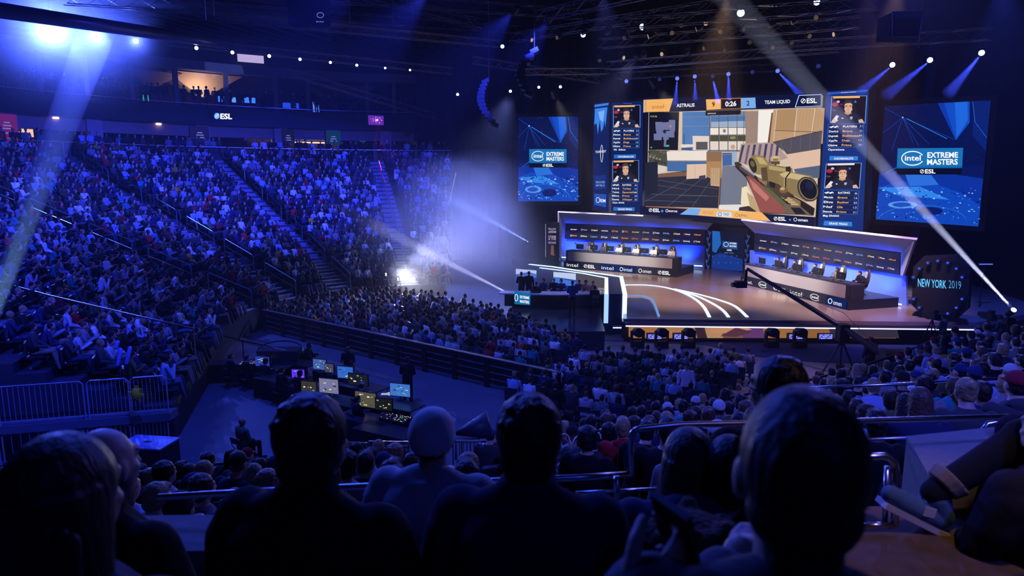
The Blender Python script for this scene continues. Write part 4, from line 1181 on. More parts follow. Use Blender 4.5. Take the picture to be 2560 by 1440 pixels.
# ---- set walls behind the players
def backset(side, wa, wb, top, hood, panel, lower, botL, botR):
    a = Pz(*wa, ZS); c = Pz(*wb, ZS); pl = vplane(a, c)
    return pl
plL = vplane(Pz(1401, 650, ZS), Pz(1762, 672, ZS))
plR = vplane(Pz(1876, 700, ZS), Pz(2265, 765, ZS))
M_SET_BLUELIT = mat('set_wall_bluelit', (.10, .18, .55), .55)  # white wall, the blue light on it put into the base colour
M_HOOD = mat('set_hood', (.42, .42, .50), .6)
M_SPON = mat('sponsor_board', (.012, .012, .02), .35)
def wall_on(pl, px, name, m, th=.15, front=0.0, label=None):
    b = MB(); b.slab([Pp(*p, pl) for p in px], pl[1], th, front); return struct(b.build(name, m), label)
wall_on(plL, [(1400, 596), (1763, 614), (1763, 690), (1400, 665)], 'wall_set_left', M_SET_BLUELIT)
wall_on(plR, [(1874, 625), (2264, 690), (2267, 770), (1874, 702)], 'wall_set_right', M_SET_BLUELIT)
def hood(pl, lo, hi, out, name):
    """sloping header: lower edge on the wall, upper edge leaning out"""
    A = [Pp(*p, pl) for p in lo]; B_ = [Pp(*p, (pl[0] + pl[1] * out, pl[1])) for p in hi]
    b = MB(); b.slab([B_[0], B_[1], A[1], A[0]], plane3(B_[0], B_[1], A[0])[1], .12, 0)
    return struct(b.build(name, M_HOOD))
hood(plL, [(1412, 560), (1766, 576)], [(1394, 531), (1790, 549)], 1.6, 'wall_hood_left')
hood(plR, [(1888, 584), (2256, 634)], [(1852, 551), (2292, 600)], 1.6, 'wall_hood_right')
# right cheek of the right set
b = MB(); q = [Pp(2256, 634, plR), Pp(2292, 600, (plR[0] + plR[1] * 1.6, plR[1])), Pp(2262, 690, (plR[0] + plR[1] * .4, plR[1])), Pp(2256, 688, plR)]
b.slab(q, (q[1] - q[0]).cross(q[3] - q[0]).normalized(), .1, 0); struct(b.build('wall_cheek_right', M_HOOD))
b = MB(); q = [Pp(1394, 531, (plL[0] + plL[1] * 1.6, plL[1])), Pp(1412, 560, plL), Pp(1405, 650, plL), Pp(1396, 640, (plL[0] + plL[1] * .8, plL[1]))]
b.slab(q, (q[1] - q[0]).cross(q[3] - q[0]).normalized(), .1, 0); struct(b.build('wall_cheek_left', M_HOOD))
LOGOS = ['acer', 'Predator', 'HyperX', 'omen', 'Vertagear', 'ESL', 'intel', 'SecretLab', 'Twitch', 'DHL', 'Paysafe', 'Monster', 'Gfuel', 'Mobil', 'Betway', 'Logitech', 'Cougar', 'BenQ', 'Zowie', 'Razer', 'AORUS', 'Pringles', 'Corsair', 'Nvidia', 'Samsung', 'Turtle']
LC = ['#ffffff', '#ffffff', '#f0d070', '#8ab8ff', '#ff9a50', '#ffb050', '#ffffff', '#e87050']
def sponsor(name, label, pl, quad, nx):
    b = MB(); b.slab([Pp(*p, pl) for p in quad], pl[1], .12, .14)
    o = b.build(name, M_SPON); tag(o, label, 'sponsor board')
    F = Face((pl[0] + pl[1] * .14, pl[1]))
    (ax, ay), (bx, by), (cx_, cy_), (dx, dy) = quad
    def L(u, v):
        tx, ty = ax + (bx - ax) * u, ay + (by - ay) * u; lx, ly = dx + (cx_ - dx) * u, dy + (cy_ - dy) * u
        return (tx + (lx - tx) * v, ty + (ly - ty) * v)
    for r_ in range(2):
        for i in range(nx):
            u0 = .03 + i * .965 / nx; u1 = u0 + .62 / nx; v = .38 + .42 * r_
            col = em(hexc(LC[(i * 3 + r_ * 5) % 8]), .85)
            x0, y0 = L(u0, v); x1, y1 = L(u1, v); w_ = x1 - x0; h = max(3.4, w_ * .17)
            t = LOGOS[(i + r_ * nx) % len(LOGOS)]
            if (i + r_) % 3:
                F.ring(x0 + h * .7, y0 - h * .4, h * .62, h * .7, h * .25, em(hexc(LC[(i * 5 + r_) % 8]), .85)); xs = x0 + h * 1.6
            else: xs = x0
            F.text(t, xs, y0, x1, h, col, y1, .025)
    F.build('logos', o)
sponsor('sponsor_board', 'long dark board with two rows of small logos behind the left player desk', plL, [(1416, 560), (1764, 574), (1762, 614), (1416, 597)], 13)
sponsor('sponsor_board', 'long dark board with two rows of small logos behind the right player desk', plR, [(1890, 584), (2254, 633), (2252, 687), (1888, 628)], 13)
# white light line at the foot of the blue-lit set walls
for pl, a, c, lab in ((plL, (1404, 642), (1448, 644), 'left end'), (plL, (1690, 660), (1758, 664), 'left desk'), (plR, (2148, 738), (2262, 760), 'right desk')):
    b = MB(); b.tube([Pp(*a, pl) + pl[1] * .3, Pp(*c, pl) + pl[1] * .3], .04, 5)
    tag(b.build('wall_foot_light', em((.35, .6, 1), 3.5, True)), 'white light line at the foot of the blue-lit wall beside the ' + lab, 'light strip')

# ---- doorway portal with video screen between the two sets
root, F, par = screen('portal_screen', 'upright blue video screen in the doorway between the two player desks', 'screen', [(1780, 577), (1859, 583), (1857, 678), (1778, 671)], (52, 49.5), .35, .9, hexc('#04102e'), 1.0, True)
F.poly([(1781, 577), (1800, 579), (1803, 610), (1790, 632), (1781, 628)], E('#1a62b8')); F.poly([(1781, 640), (1800, 632), (1857, 648), (1857, 678), (1779, 671)], E('#0a3488'))
for k in range(30): F.disc(1782 + (k * 29) % 72, 640 + (k * 17) % 34, 1.6, 1.1, [E('#3a80d8'), E('#12409c'), E('#082058')][k % 3], 6); F.lay -= 1
F.lay += 1
F.poly([(1806, 602), (1845, 606), (1844, 629), (1806, 625)], E('#0e4c90')); F.poly([(1806, 620), (1844, 624), (1844, 630), (1806, 625)], E('#050a1c'))
F.ring(1816, 611, 6.5, 6, 1, WHT); F.text('EXTREME', 1825, 610, 1842, 4, WHT, 611, .02); F.text('MASTERS', 1825, 617, 1842, 4, WHT, 618, .02); esl(F, 1818, 627, 3.5, WHT)
F.text('NEW YORK', 1812, 633, 1836, 2.4, E('#8ab4f0'), 634, 0)
fin(F, 'picture', par)
for x0, x1, y0, y1, d, lab in ((1766, 1776, 575, 675, 51, 'left'), (1863, 1872, 585, 668, 49, 'right')):
    b = MB(); A = Pd((x0 + x1) / 2, y0, d); C_ = Pd((x0 + x1) / 2, y1, d); b.box((A.x, A.y, (A.z + C_.z) / 2), (.32, .3, A.z - C_.z))
    o = b.build('lattice_column', M_BLACK); tag(o, 'narrow lattice patterned column on the %s of the doorway screen' % lab, 'column')
    b = MB(); n = 7; hz = (A.z - C_.z) / n
    for k in range(n):
        z0 = C_.z + k * hz; s = 1 if k % 2 else -1
        b.box((A.x, A.y - .17, z0 + hz / 2), (.05, .03, hz * 1.02), Matrix.Rotation(.35 * s, 3, 'Y'))
        b.box((A.x - .1 * s, A.y - .17, z0 + hz / 2), (.08, .03, hz * .5))
    b.build('lattice', E('#2c4ca0', .9), o)

# ---- long desks
def desk(name, label, a_px, b_px, ya, yb, words, side_txt):
    """a_px,b_px: foot line on the stage; plinth and desk heights follow"""
    A = Pz(*a_px, ZS); B_ = Pz(*b_px, ZS); d = (B_ - A).normalized(); n = Vector((d.y, -d.x, 0)); 
    if n.dot(EYE - A) < 0: n = -n
    pl = (A.copy(), n)
    rz = math.atan2(d.y, d.x)
    root = empty(name, A, rz); tag(root, label, 'desk'); bpy.context.view_layer.update(); inv = root.matrix_world.inverted()
    def par(o): o.parent = root; o.matrix_parent_inverse = inv; return o
    L = (B_ - A).length
    bk = -n
    H0, H1 = .52, 1.32
    def bx(s0, s1, f0, f1, z0, z1, m, nm):
        b = MB(); q = [A + d * s0 + bk * f0, A + d * s1 + bk * f0, A + d * s1 + bk * f1, A + d * s0 + bk * f1]
        b.hexa([(v.x, v.y, ZS + z0) for v in q], [(v.x, v.y, ZS + z1) for v in q]); return par(b.build(nm, m))
    bx(-.1, L + .1, .0, 3.2, 0, H0, mat('plinth_black', (.015, .018, .035), .3), 'plinth')
    bx(.05, L - .05, .12, .2, H0, H1, M_BLACK, 'front_frame')
    bx(.2, L - .35, .09, .125, H0 + .03, H1 - .07, mat('desk_panel_grey', (.34, .32, .31), .7), 'front_panel')
    bx(.0, L, .1, 1.05, H1 - .05, H1, mat('desk_top', (.04, .05, .09), .3), 'desk_top')
    bx(L - .06, L, .15, 1.0, H0, H1 - .05, M_DARK, 'side_panel')
    bx(0, .06, .15, 1.0, H0, H1 - .05, M_DARK, 'side_panel')
    F = Face((A, n))
    nW = len(words)
    for i, (t, m_) in enumerate(words):
        def LL(u, v):  # v 0 foot .. 1 plinth top
            p = A + d * (L * u) + Vector((0, 0, H0 * v)); q = project(p); return (q[0], q[1])
        u0 = (i + .12) / nW; u1 = (i + .78) / nW
        if m_: F.poly([LL((i + .02) / nW, .96), LL((i + .98) / nW, .96), LL((i + .98) / nW, .06), LL((i + .02) / nW, .06)], m_)
        p0 = LL(u0, .24); p1 = LL(u1, .24); h = abs(LL(u0, .72)[1] - p0[1])
        if t == 'ESL': esl(F, p0[0], p0[1], h, WHT, k=(p1[1] - p0[1]) / (p1[0] - p0[0]), wd=2.2)
        elif t == 'oval': 
            mm = LL((u0 + u1) / 2, .5); intel_oval(F, mm[0], mm[1], h * 1.1, h * .8, WHT, k=(p1[1] - p0[1]) / (p1[0] - p0[0]), w_=h * .12)
        else:
            if t.startswith('o:'):
                t = t[2:]; F.ring(p0[0] + h * .5, p0[1] - h * .45, h * .5, h * .6, h * .16, WHT); p0 = (p0[0] + h * 1.2, p0[1] + h * 1.2 * (p1[1] - p0[1]) / (p1[0] - p0[0]))
            F.text(t, *p0, p1[0], h * (.8 if len(t) > 5 else 1.05), WHT, p1[1], .0)
    par(F.build('logos', None))
    return root, A, d, bk, L, H1
BP = E('#0a2a6a', .8); BPn = None
dkL = desk('player_desk', 'long player desk with grey front panel under the left sponsor board', (1412, 669), (1690, 693), 0, 0,
           [('intel', None), ('ESL', None), ('intel', BP), ('o:intel', BP), ('o:omen', None), ('ESL', None)], 0)
dkR = desk('player_desk', 'long player desk with grey front panel under the right sponsor board', (1853, 709), (2118, 775), 0, 0,
           [('intel.', None), ('oval', None), ('ESL', None), ('intel', None), ('oval', None), ('o:omen', BP)], 0)
# ---- black octagonal sign at the right end
pN = vplane(Pz(2278, 790, ZS), Pz(2425, 812, ZS))
o_c = [(2310, 640), (2390, 636), (2424, 668), (2420, 770), (2390, 796), (2310, 792), (2279, 762), (2283, 668)]
b = MB(); b.slab([Pp(*p, pN) for p in o_c], pN[1], .3, 0); sign = b.build('city_sign', M_BLACK); tag(sign, 'black octagonal sign panel with blue city name and year at the right of the stage', 'sign')
F = Face(pN); CY = em((.12, .55, 1), 1.2); F.text('NEW YORK', 2295, 716, 2366, 20, CY, 721, .012); F.text('2019', 2372, 720, 2403, 20, em((.12, .5, 1), .8), 723, -.01); F.build('lettering', sign)
nb = 14
for k in range(nb):
    a = math.pi * (1.13 + .74 * (k if k < 7 else 0) / 6) if k < 7 else math.pi * (.13 + .74 * (k - 7) / 6)
    x, y = 2350 + 66 * math.cos(a), (716 + 68 * math.sin(a)) + 3
    p = Pp(x, y, pN) + pN[1] * .05
    b = MB(); b.cyl(p, p + pN[1] * .22, .09, .11, 10); o = b.build('ring_lamp', M_DARK); tag(o, 'small blue lamp on the rim of the black city sign, %s clockwise' % ordinal(k + 1), 'stage light', 'lamps around the city sign')
    b = MB(); b.cyl(p + pN[1] * .22, p + pN[1] * .235, .055, n=10); b.build('lens', em((.04, .10, 1), 1.0), o)

# ---- banner column left of the left set
c = Pz(1381, 640, ZS); b = MB(); A = Pd(1381, 556, 54); C_ = Pd(1381, 655, 54)
b.box((A.x, A.y, (A.z + C_.z) / 2), (1.1, .3, A.z - C_.z)); o = b.build('banner_column', M_BLACK); tag(o, 'dark upright column with white lettering left of the player set', 'column')
plb = (Vector((A.x, A.y - .16, 0)), Vector((0, -1, 0))); F = Face(plb)
for k, (t, y) in enumerate((('FOLLOW', 575), ('#IEM', 582), ('EXTREME', 594), ('& THE', 600), ('ROAD', 609))): F.text(t, 1371, y, 1390, 5.5, E('#c8b8e0', .8), y + .5, .01)
F.poly([(1378, 613), (1384, 613), (1386, 640), (1376, 636)], E('#8a5a4a', .7)); F.line((1364, 560), (1364, 642), 1.2, E('#b8a8d8', .8)); F.build('lettering', o)

# ESL lettering on the balcony fascia and the pink panel
def on_ring(t, r): 
    p = bowl(t, r); u = bowl_out(t); return (Vector((p[0], p[1], 0)), Vector((-u.x, -u.y, 0)))
pe = on_ring(th_of(557, RF, 13), RF - .12)
b = MB(); q = [Pp(*p, pe) for p in ((524, 279), (590, 280), (590, 301), (524, 300))]; b.slab(q, pe[1], .05, .03); o = b.build('fascia_display', M_BLACK); tag(o, 'lit round emblem and three letter logo on the dark balcony front', 'sign')
F = Face((pe[0] + pe[1] * .03, pe[1])); F.disc(542, 290, 7, 8, em((.12, .35, 1), 1.0)); F.lines([(538, 294), (543, 288), (546, 284)], 1.6, em((.6, .85, 1), 1.4)); F.ring(542, 290, 4.5, 5, 1, em((.5, .8, 1), 1.3)); F.text('ESL', 550.5, 297, 580, 13, em((.85, .92, 1), 1.5), 297.5, .03); F.build('lettering', o)
pe = on_ring(th_of(940, RF, 13), RF - .12)
b = MB(); q = [Pp(*p, pe) for p in ((920, 288), (959, 290), (959, 313), (921, 312))]; b.slab(q, pe[1], .05, .03); o = b.build('fascia_display', em((.22, .04, .75), .55, True)); tag(o, 'square pink and violet video panel on the dark balcony front', 'screen')
F = Face((pe[0] + pe[1] * .03, pe[1]))
for k in range(26):
    a = k * 2.4; rr_ = (k / 26) ** .6; F.disc(941 + 15 * rr_ * math.cos(a), 300 + 9 * rr_ * math.sin(a), 1.5, 1.2, em([(1, .5, 1), (.5, .1, 1), (.25, .05, .6)][k % 3], .9), 6); F.lay -= 1
F.disc(942, 300, 4, 3, em((1, .7, 1), 1.2), 8); F.build('picture', o)
# ================================================================ near stand (the one the photograph is taken from)
CN = Vector((-12.5, 46.6)); RN = 37.0; ND = .85; NZ = .315; ZN = 2.37
def near(a, d): return (CN.x + (RN + d) * math.sin(a), CN.y - (RN + d) * math.cos(a))   # a: bearing from straight towards us
AN = np.linspace(-.02, .75, 40)
b = MB()
for k in range(0, 15):
    z = ZN + k * NZ; d0 = k * ND if k else -.25; d1 = (k + 1) * ND if k < 14 else 17
    for i in range(len(AN) - 1):
        p0, p1, q0, q1 = near(AN[i], d0), near(AN[i + 1], d0), near(AN[i], d1), near(AN[i + 1], d1)
        b.poly([(*p0, z - NZ if k else 0), (*p1, z - NZ if k else 0), (*p1, z), (*p0, z)])
        b.poly([(*p0, z), (*p1, z), (*q1, z), (*q0, z)])
for k in range(15):
    p0, p1 = near(AN[-1], k * ND), near(AN[-1], (k + 1) * ND); z = ZN + k * NZ; b.poly([(*p0, 0), (*p1, 0), (*p1, z), (*p0, z)])
struct(b.build('floor_near_terrace', mat('near_terrace', (.07, .06, .06), .75, noise=.4, nscale=5)), 'stepped terrace of the near stand')
b = MB(); b.tube([(*near(a, -.1), ZN + 1.0) for a in AN], .03, 6); b.tube([(*near(a, -.1), ZN + .1) for a in AN], .02, 4)
for a in np.linspace(-.02, .75, 180): b.cyl((*near(a, -.1), ZN), (*near(a, -.1), ZN + 1.0), .010, n=4)
tag(b.build('front_fence', mat('fence_dark', (.05, .05, .06), .4, .6)), 'dark barred fence along the front edge of the near stand', 'fence')

def face_to(x, y, tx, ty): return math.atan2(-(tx - x), (ty - y))
FOCUS = (14.0, 46.0)

# chair prototypes -------------------------------------------------
def make_stand_seat():
    root = empty('stand_seat')
    b = MB(); b.loft([((0, .02, .42), .215, .2), ((0, .02, .45), .22, .21), ((0, .02, .465), .20, .19)], 16, 3.5); b.build('seat', M_SEAT, root, True)
    b = MB(); rr_ = Matrix.Rotation(.16, 3, 'X')
    for z, w_ in ((.46, .2), (.62, .22), (.80, .215), (.88, .17)): pass
    b.loft([((0, -.21, .44), .20, .025), ((0, -.235, .62), .225, .03), ((0, -.265, .80), .22, .03), ((0, -.28, .88), .16, .02)], 16, 3.2); b.build('backrest', M_SEAT, root, True)
    b = MB(); b.box((0, -.15, .21), (.05, .08, .42)); b.box((0, -.15, .02), (.2, .14, .03)); b.build('pedestal', M_DARK, root)
    return root
def make_folding_chair():
    root = empty('folding_chair')
    b = MB(); b.box((0, .0, .45), (.4, .4, .03)); b.build('seat', M_SEAT, root)
    b = MB(); b.loft([((0, -.22, .66), .2, .012), ((0, -.235, .76), .2, .015), ((0, -.24, .84), .18, .012)], 12, 3); b.build('backrest', M_SEAT, root)
    b = MB()
    for s in (-1, 1):
        b.tube([(.21 * s, .22, 0), (.21 * s, -.18, .55), (.2 * s, -.25, .84)], .012, 5); b.tube([(.19 * s, -.24, 0), (.19 * s, .16, .44)], .012, 5)
    b.tube([(-.21, .2, .03), (.21, .2, .03)], .01, 4); b.tube([(-.19, -.22, .03), (.19, -.22, .03)], .01, 4)
    b.build('leg_frame', mat('chair_metal', (.05, .05, .06), .35, .8), root)
    return root
SEAT = make_stand_seat(); FOLD = make_folding_chair(); freeze(SEAT)
used = {'s': False, 'f': False}
def put_copy(proto, key, loc, rz, label, cat, group):
    o = proto if not used[key] else copy_tree(proto)
    used[key] = True
    o.location = loc; o.rotation_euler = (0, 0, rz); tag(o, label, cat, group)
    return o

# ---------------------------------------------------------------- candidates for the seated crowd
CAND = []   # (dist, x, y, z, rz, where, row, n, chair kind)
def seen(x, y, z, m=30):
    q = project((x, y, z + 1.1)); return q[2] > .5 and -m < q[0] < 2560 + m and -m < q[1] < 1440 + 60
# near stand
NAIS = (.30, .60)
rows = []
for k in range(0, 11):
    d = .42 + k * ND; r = RN + d; z = ZN + k * NZ; n = 0
    for a in np.arange(-.0, .74, .56 / r):
        if any(abs(a - q) * r < .6 for q in NAIS): continue
        x, y = near(a, d)
        if not seen(x, y, z): continue
        dd = (Vector((x, y, z + 1)) - EYE).length
        if dd < 3.9 or (k > 8): continue
        if rng.random() < .05: continue
        n += 1
        CAND.append((dd, x, y, z, face_to(x, y, *FOCUS) + rng.normal() * .12, 'near', k + 1, n, 's'))
# floor blocks
FO = Vector((-12.9, 34.7)); FU = Vector((.79, -.61)); FV = Vector((.61, .79))
def fl(u, v): p = FO + FU * u + FV * v; return (p.x, p.y)
ri = 0
for v in np.arange(.95, 11, .9):
    ri += 1; n = 0
    for u in np.arange(-.2 - .7 * min(v, 4.5), 16.3, .56):
        if v > np.interp(u, (-2, 5.6, 10.4, 14.1, 17.3), (9.9, 9.2, 7.8, 6.1, 4.5)): continue
        if abs(u - 6.6) < .5: continue
        x, y = fl(u, v)
        if rng.random() < .05: continue
        n += 1
        CAND.append(((Vector((x, y, 1)) - EYE).length, x, y, 0, face_to(x, y, *FOCUS) + rng.normal() * .1, 'floor', ri, n, 'f'))
ri = 0
for v in np.arange(-1.7, 7.3, .92):
    ri += 1; n = 0
    for u in np.arange(17.7, 23.2, .58):
        if v > 3.7 + (u - 17.9) * .85: continue
        x, y = fl(u, v)
        if rng.random() < .04: continue
        n += 1
        CAND.append(((Vector((x, y, 1)) - EYE).length, x, y, 0, face_to(x, y, *FOCUS) + rng.normal() * .1, 'side', ri, n, 'f'))
# far stand
for k in range(NR):
    r = R0 + (k + .42) * DR; z = ZB + k * DZ; n = 0
    L = []
    th = TH0 + .6
    while th < TH1 + SL - .3:
        L.append(th); th += math.degrees(.54 / r) if th < TH1 else .54
    for th in L:
        if any(abs(R(th - q)) * r < .95 for q in AIS): continue
        if abs(th - (TH1 + 5.5)) < .5: continue
        x, y = bowl(th, r)
        if not seen(x, y, z, 40): continue
        n += 1
        if rng.random() < (.06 if k < 18 else .16): continue
        t = R(min(th, TH1)); ix, iy = -math.cos(t), -math.sin(t)
        sx, sy = FOCUS[0] - x, FOCUS[1] - y; L_ = math.hypot(sx, sy)
        rz = math.atan2(-(ix * .55 + sx / L_ * .6), (iy * .55 + sy / L_ * .6)) + rng.normal() * .15
        CAND.append(((Vector((x, y, z + 1)) - EYE).length, x, y, z, rz, 'far', k + 1, n, 'b'))
CAND.sort(key=lambda c: c[0])
WHERE = {'near': 'row behind the front fence', 'floor': 'floor row beyond the long barrier', 'side': 'row of the small floor block', 'far': 'row of the far stand'}
GRP = {'near': 'spectators in the near stand', 'floor': 'spectators on floor seats beyond the barrier', 'side': 'spectators in the small floor block by the walkway', 'far': 'spectators in the lowest rows of the far stand'}
N_IND = 238
crowd = []
seatstuff = []
cnt = 0
near_shirt_boost = 0
for c in CAND:
    dd, x, y, z, rz, wh, row, n, kind = c
    i, sk, hr, pt = rand_look()
    hk = ['short', 'short', 'buzz', 'short', 'bushy', 'long', 'bob', 'bun'][rng.integers(8)]
    if cnt < N_IND:
        cnt += 1
        cp = None
        if rng.random() < .2: cp = [(.02, .02, .02), (.25, .02, .03), (.5, .5, .5), (.03, .04, .12)][rng.integers(4)]
        hd = SHIRTS[i][1] if rng.random() < .35 else None
        nm, hc = hr
        lab = '%s-topped spectator with %s, %s %s, %s from left' % (SHIRTS[i][0].replace(' ', '-'), 'a cap' if cp else nm + ' hair', ordinal(row), WHERE[wh], ordinal(n))
        person((x, y, z), rz, SITS[rng.integers(len(SITS))], hk if not cp else 'buzz', hc, sk, SHIRTS[i][1], pt, lab, GRP[wh], scale=float(rng.uniform(.95, 1.06)), cap=cp, hood=hd)
        if kind == 's':
            put_copy(SEAT, 's', (x, y, z), rz if False else math.atan2(-(CN.x - x), (CN.y - y)), 'black stand seat, %s row behind the front fence, %s from left' % (ordinal(row), ordinal(n)), 'chair', 'black seats of the near stand')
        elif kind == 'f':
            if not CH.get(FOLD.name): freeze(FOLD)
            put_copy(FOLD, 'f', (x, y, z), rz, 'black folding chair, %s %s, %s from left' % (ordinal(row), WHERE[wh], ordinal(n)), 'chair', 'folding chairs on the arena floor')
    else:
        cl = SHIRTS[i][1]
        k = .9 + .2 * rng.random()
        crowd.append((x, y, z, rz, LOWS[rng.integers(len(LOWS))], [sk, hr[1], cl, pt], float(rng.uniform(.95, 1.07))))
    if kind == 'b': seatstuff.append((x, y, z, rz))
    elif cnt >= N_IND and kind == 'f': seatstuff.append((x, y, z, rz))
if not used['f']: 
    for ch in list(CH.get(FOLD.name, [])) or [o for o in bpy.data.objects if o.parent is FOLD]: bpy.data.objects.remove(ch)
    bpy.data.objects.remove(FOLD)

# standing people on the concourse and on the balcony
def add_standing(r, z, ta, tb, gap, prob, dark=False):
    th = ta
    while th < tb:
        th += math.degrees(gap * (0.7 + .6 * rng.random()) / r)
        if rng.random() > prob: continue
        x, y = bowl(th, r + rng.normal() * .15); i, sk, hr, pt = rand_look()
        if dark: i = rng.integers(0, 3)
        t = R(min(th, TH1))
        crowd.append((x, y, z, math.atan2(math.cos(t), -math.sin(t)) + rng.normal() * .5, LOWSTAND[rng.integers(3)], [sk, hr[1], SHIRTS[i][1], pt], float(rng.uniform(.95, 1.05))))
add_standing(R0 + NR * DR + .45, zt, TH0, 170, .62, .85)
add_standing(R0 + NR * DR + 1.3, zt, TH0, 170, .9, .6)
add_standing(RF + 1.0, 13.7, TH0, 165, .6, .85, True)
add_standing(RF + 1.9, 13.75, TH0, 165, .8, .6, True)
crowd_mesh('crowd', crowd, 'dense crowd of spectators filling the far stand, concourse and rear floor seats')
# seats under the crowd
b = MB()
sb = MB(); sb.box((0, -.2, .66), (.46, .05, .44)); sb.box((0, 0, .44), (.44, .42, .06))
sv = np.array(sb.v); 
VS = []; FS = []
for i, (x, y, z, rz) in enumerate(seatstuff):
    c, s = math.cos(rz), math.sin(rz)
    q = np.empty_like(sv); q[:, 0] = sv[:, 0] * c - sv[:, 1] * s + x; q[:, 1] = sv[:, 0] * s + sv[:, 1] * c + y; q[:, 2] = sv[:, 2] + z
    VS.append(q); FS += [tuple(j + i * len(sv) for j in f) for f in sb.f]
me = bpy.data.meshes.new('seats'); me.from_pydata(np.concatenate(VS).tolist(), [], FS); me.materials.append(M_SEAT)
o = bpy.data.objects.new('stand_seating', me); COL.objects.link(o); tag(o, 'rows of black seats beneath the crowd of the far stand', 'seating', kind='stuff')
# ================================================================ staff, players, analysts
def at_floor(px, py, z=0.0): p = Pz(px, py, z); return (p.x, p.y, z)
CAM = (0, 0)
def staff(px, py, label, pose='stand', z=0.0, look=None, rz=None, group=None, **kw):
    l = at_floor(px, py, z); 
    if rz is None: rz = face_to(l[0], l[1], *(look or FOCUS))
    o = person(l, rz, pose, label=label, group=group, **kw)
    if pose not in ('stand', 'stand_fold', 'stand_cross', 'walk') and used['f']:
        c = copy_tree(FOLD); c.location = l; c.rotation_euler = (0, 0, rz); tag(c, 'folding chair under the ' + label[:78].rsplit(' ', 1)[0] if len(label.split()) > 12 else 'folding chair under the ' + label, 'chair', 'folding chairs of the crew')
    return o
RED = (.75, .015, .02); BLK3 = (.012, .012, .015)
staff(560, 838, 'standing steward in red vest and black trousers at the corner of the far stand', 'stand_cross', shirt=RED, pants=BLK3, skin=SKINS[3], look=(0, 40))
staff(618, 803, 'standing guard in black suit and white shirt beside the far stand', 'stand', shirt=(.03, .03, .035), pants=BLK3, skin=SKINS[4], look=(0, 20))
staff(660, 820, 'standing guard in black with a cap at the left end of the long barrier', 'stand_fold', shirt=BLK3, pants=BLK3, cap=(.02, .02, .03), look=(10, 40))
staff(659, 762, 'person in bright red hooded jacket in front of the far stand', 'stand_fold', shirt=(.8, .02, .03), pants=BLK3, hood=(.8, .02, .03), look=(10, 46))
staff(790, 745, 'steward in orange jacket standing by the foot of the stairs', 'stand_fold', shirt=(.9, .09, .02), pants=BLK3, look=(10, 30))
staff(733, 770, 'standing guard in black behind the end of the long barrier, beside the stairs', 'stand_cross', shirt=BLK3, pants=BLK3, look=(10, 46))
staff(700, 778, 'man in black with crossed arms at the left end of the floor seats', 'stand_cross', shirt=(.02, .02, .03), pants=BLK3, look=(10, 46))
staff(515, 868, 'person in dark clothes standing next to the steward in the red vest', 'stand_fold', shirt=(.02, .02, .03), pants=BLK3, look=(10, 36))
staff(1020, 1012, 'man in black seen from behind, standing at the long barrier', 'stand_fold', shirt=BLK3, pants=BLK3, look=(4, 60))
staff(1712, 1030, 'person in pale top and dark cap walking across the bare floor', 'walk', shirt=(.7, .65, .7), pants=(.02, .015, .02), hair='short', look=(0, 2), cap=(.03, .03, .05))
o = bpy.data.objects[-1] if False else None
# long vest of the walking person
def last_person(): 
    return [x for x in COL.objects if x.name.startswith('person')][-1]

# ---- analyst area
ZA = .9
pa = [Pz(1285, 770, ZA), Pz(1380, 815, ZA), Pz(1545, 815, ZA), Pz(1545, 770, ZA), inner[3] + Vector((0, 0, 0)), inner[2], inner[0]]
b = MB(); b.prism([(p.x, p.y) for p in [Pz(1270, 775, ZA), Pz(1395, 830, ZA), Pz(1512, 828, ZA)]] + [(inner[4].x - .25, inner[4].y - .1), (inner[3].x - .2, inner[3].y - .2), (inner[2].x - .2, inner[2].y - .3), (inner[0].x - .2, inner[0].y - .4)], 0, ZA)
struct(b.build('floor_analyst_platform', mat('platform_gloss', (.02, .025, .05), .2)), 'dark platform of the analyst desk')
plw = vplane(Vector((inner[1].x, inner[1].y - .12, 0)), Vector((inner[3].x, inner[3].y - .12, 0)))
b = MB(); q = [Pp(1290, 672, plw), Pp(1440, 684, plw), Pp(1440, 728, plw), Pp(1288, 728, plw)]
b.slab(q, plw[1], .08, .0); wsc = b.build('landscape_screen', em(hexc('#2a56b8'), .8, True)); tag(wsc, 'low wide blue landscape screen behind the analyst desk', 'screen')
F = Face(plw)
F.poly([(1290, 672), (1440, 684), (1440, 700), (1400, 694), (1360, 690), (1320, 680), (1290, 686)], E('#c8d8f8', .9)); F.poly([(1300, 690), (1330, 684), (1380, 692), (1420, 700), (1440, 706), (1440, 716), (1300, 712)], E('#3f74d8'))
F.poly([(1290, 700), (1340, 694), (1400, 712), (1440, 716), (1440, 728), (1289, 728)], E('#0c2a7a')); F.build('picture', wsc)
b = MB(); q = [Pp(1442, 684, plw), Pp(1511, 696, plw), Pp(1512, 742, plw), Pp(1442, 738, plw)]
b.slab(q, plw[1], .08, .02); ww = b.build('beige_wall', em(hexc('#6c6472'), .55, True)); tag(ww, 'plain beige wall panel beside the landscape screen of the analyst area', 'screen')  # beige wall, its lighting put in as glow
F = Face((plw[0] + plw[1] * .02, plw[1])); F.text('#IEM20', 1492, 724, 1511, 5, E('#c8c8e0', .8), 725, 0); F.build('lettering', ww)
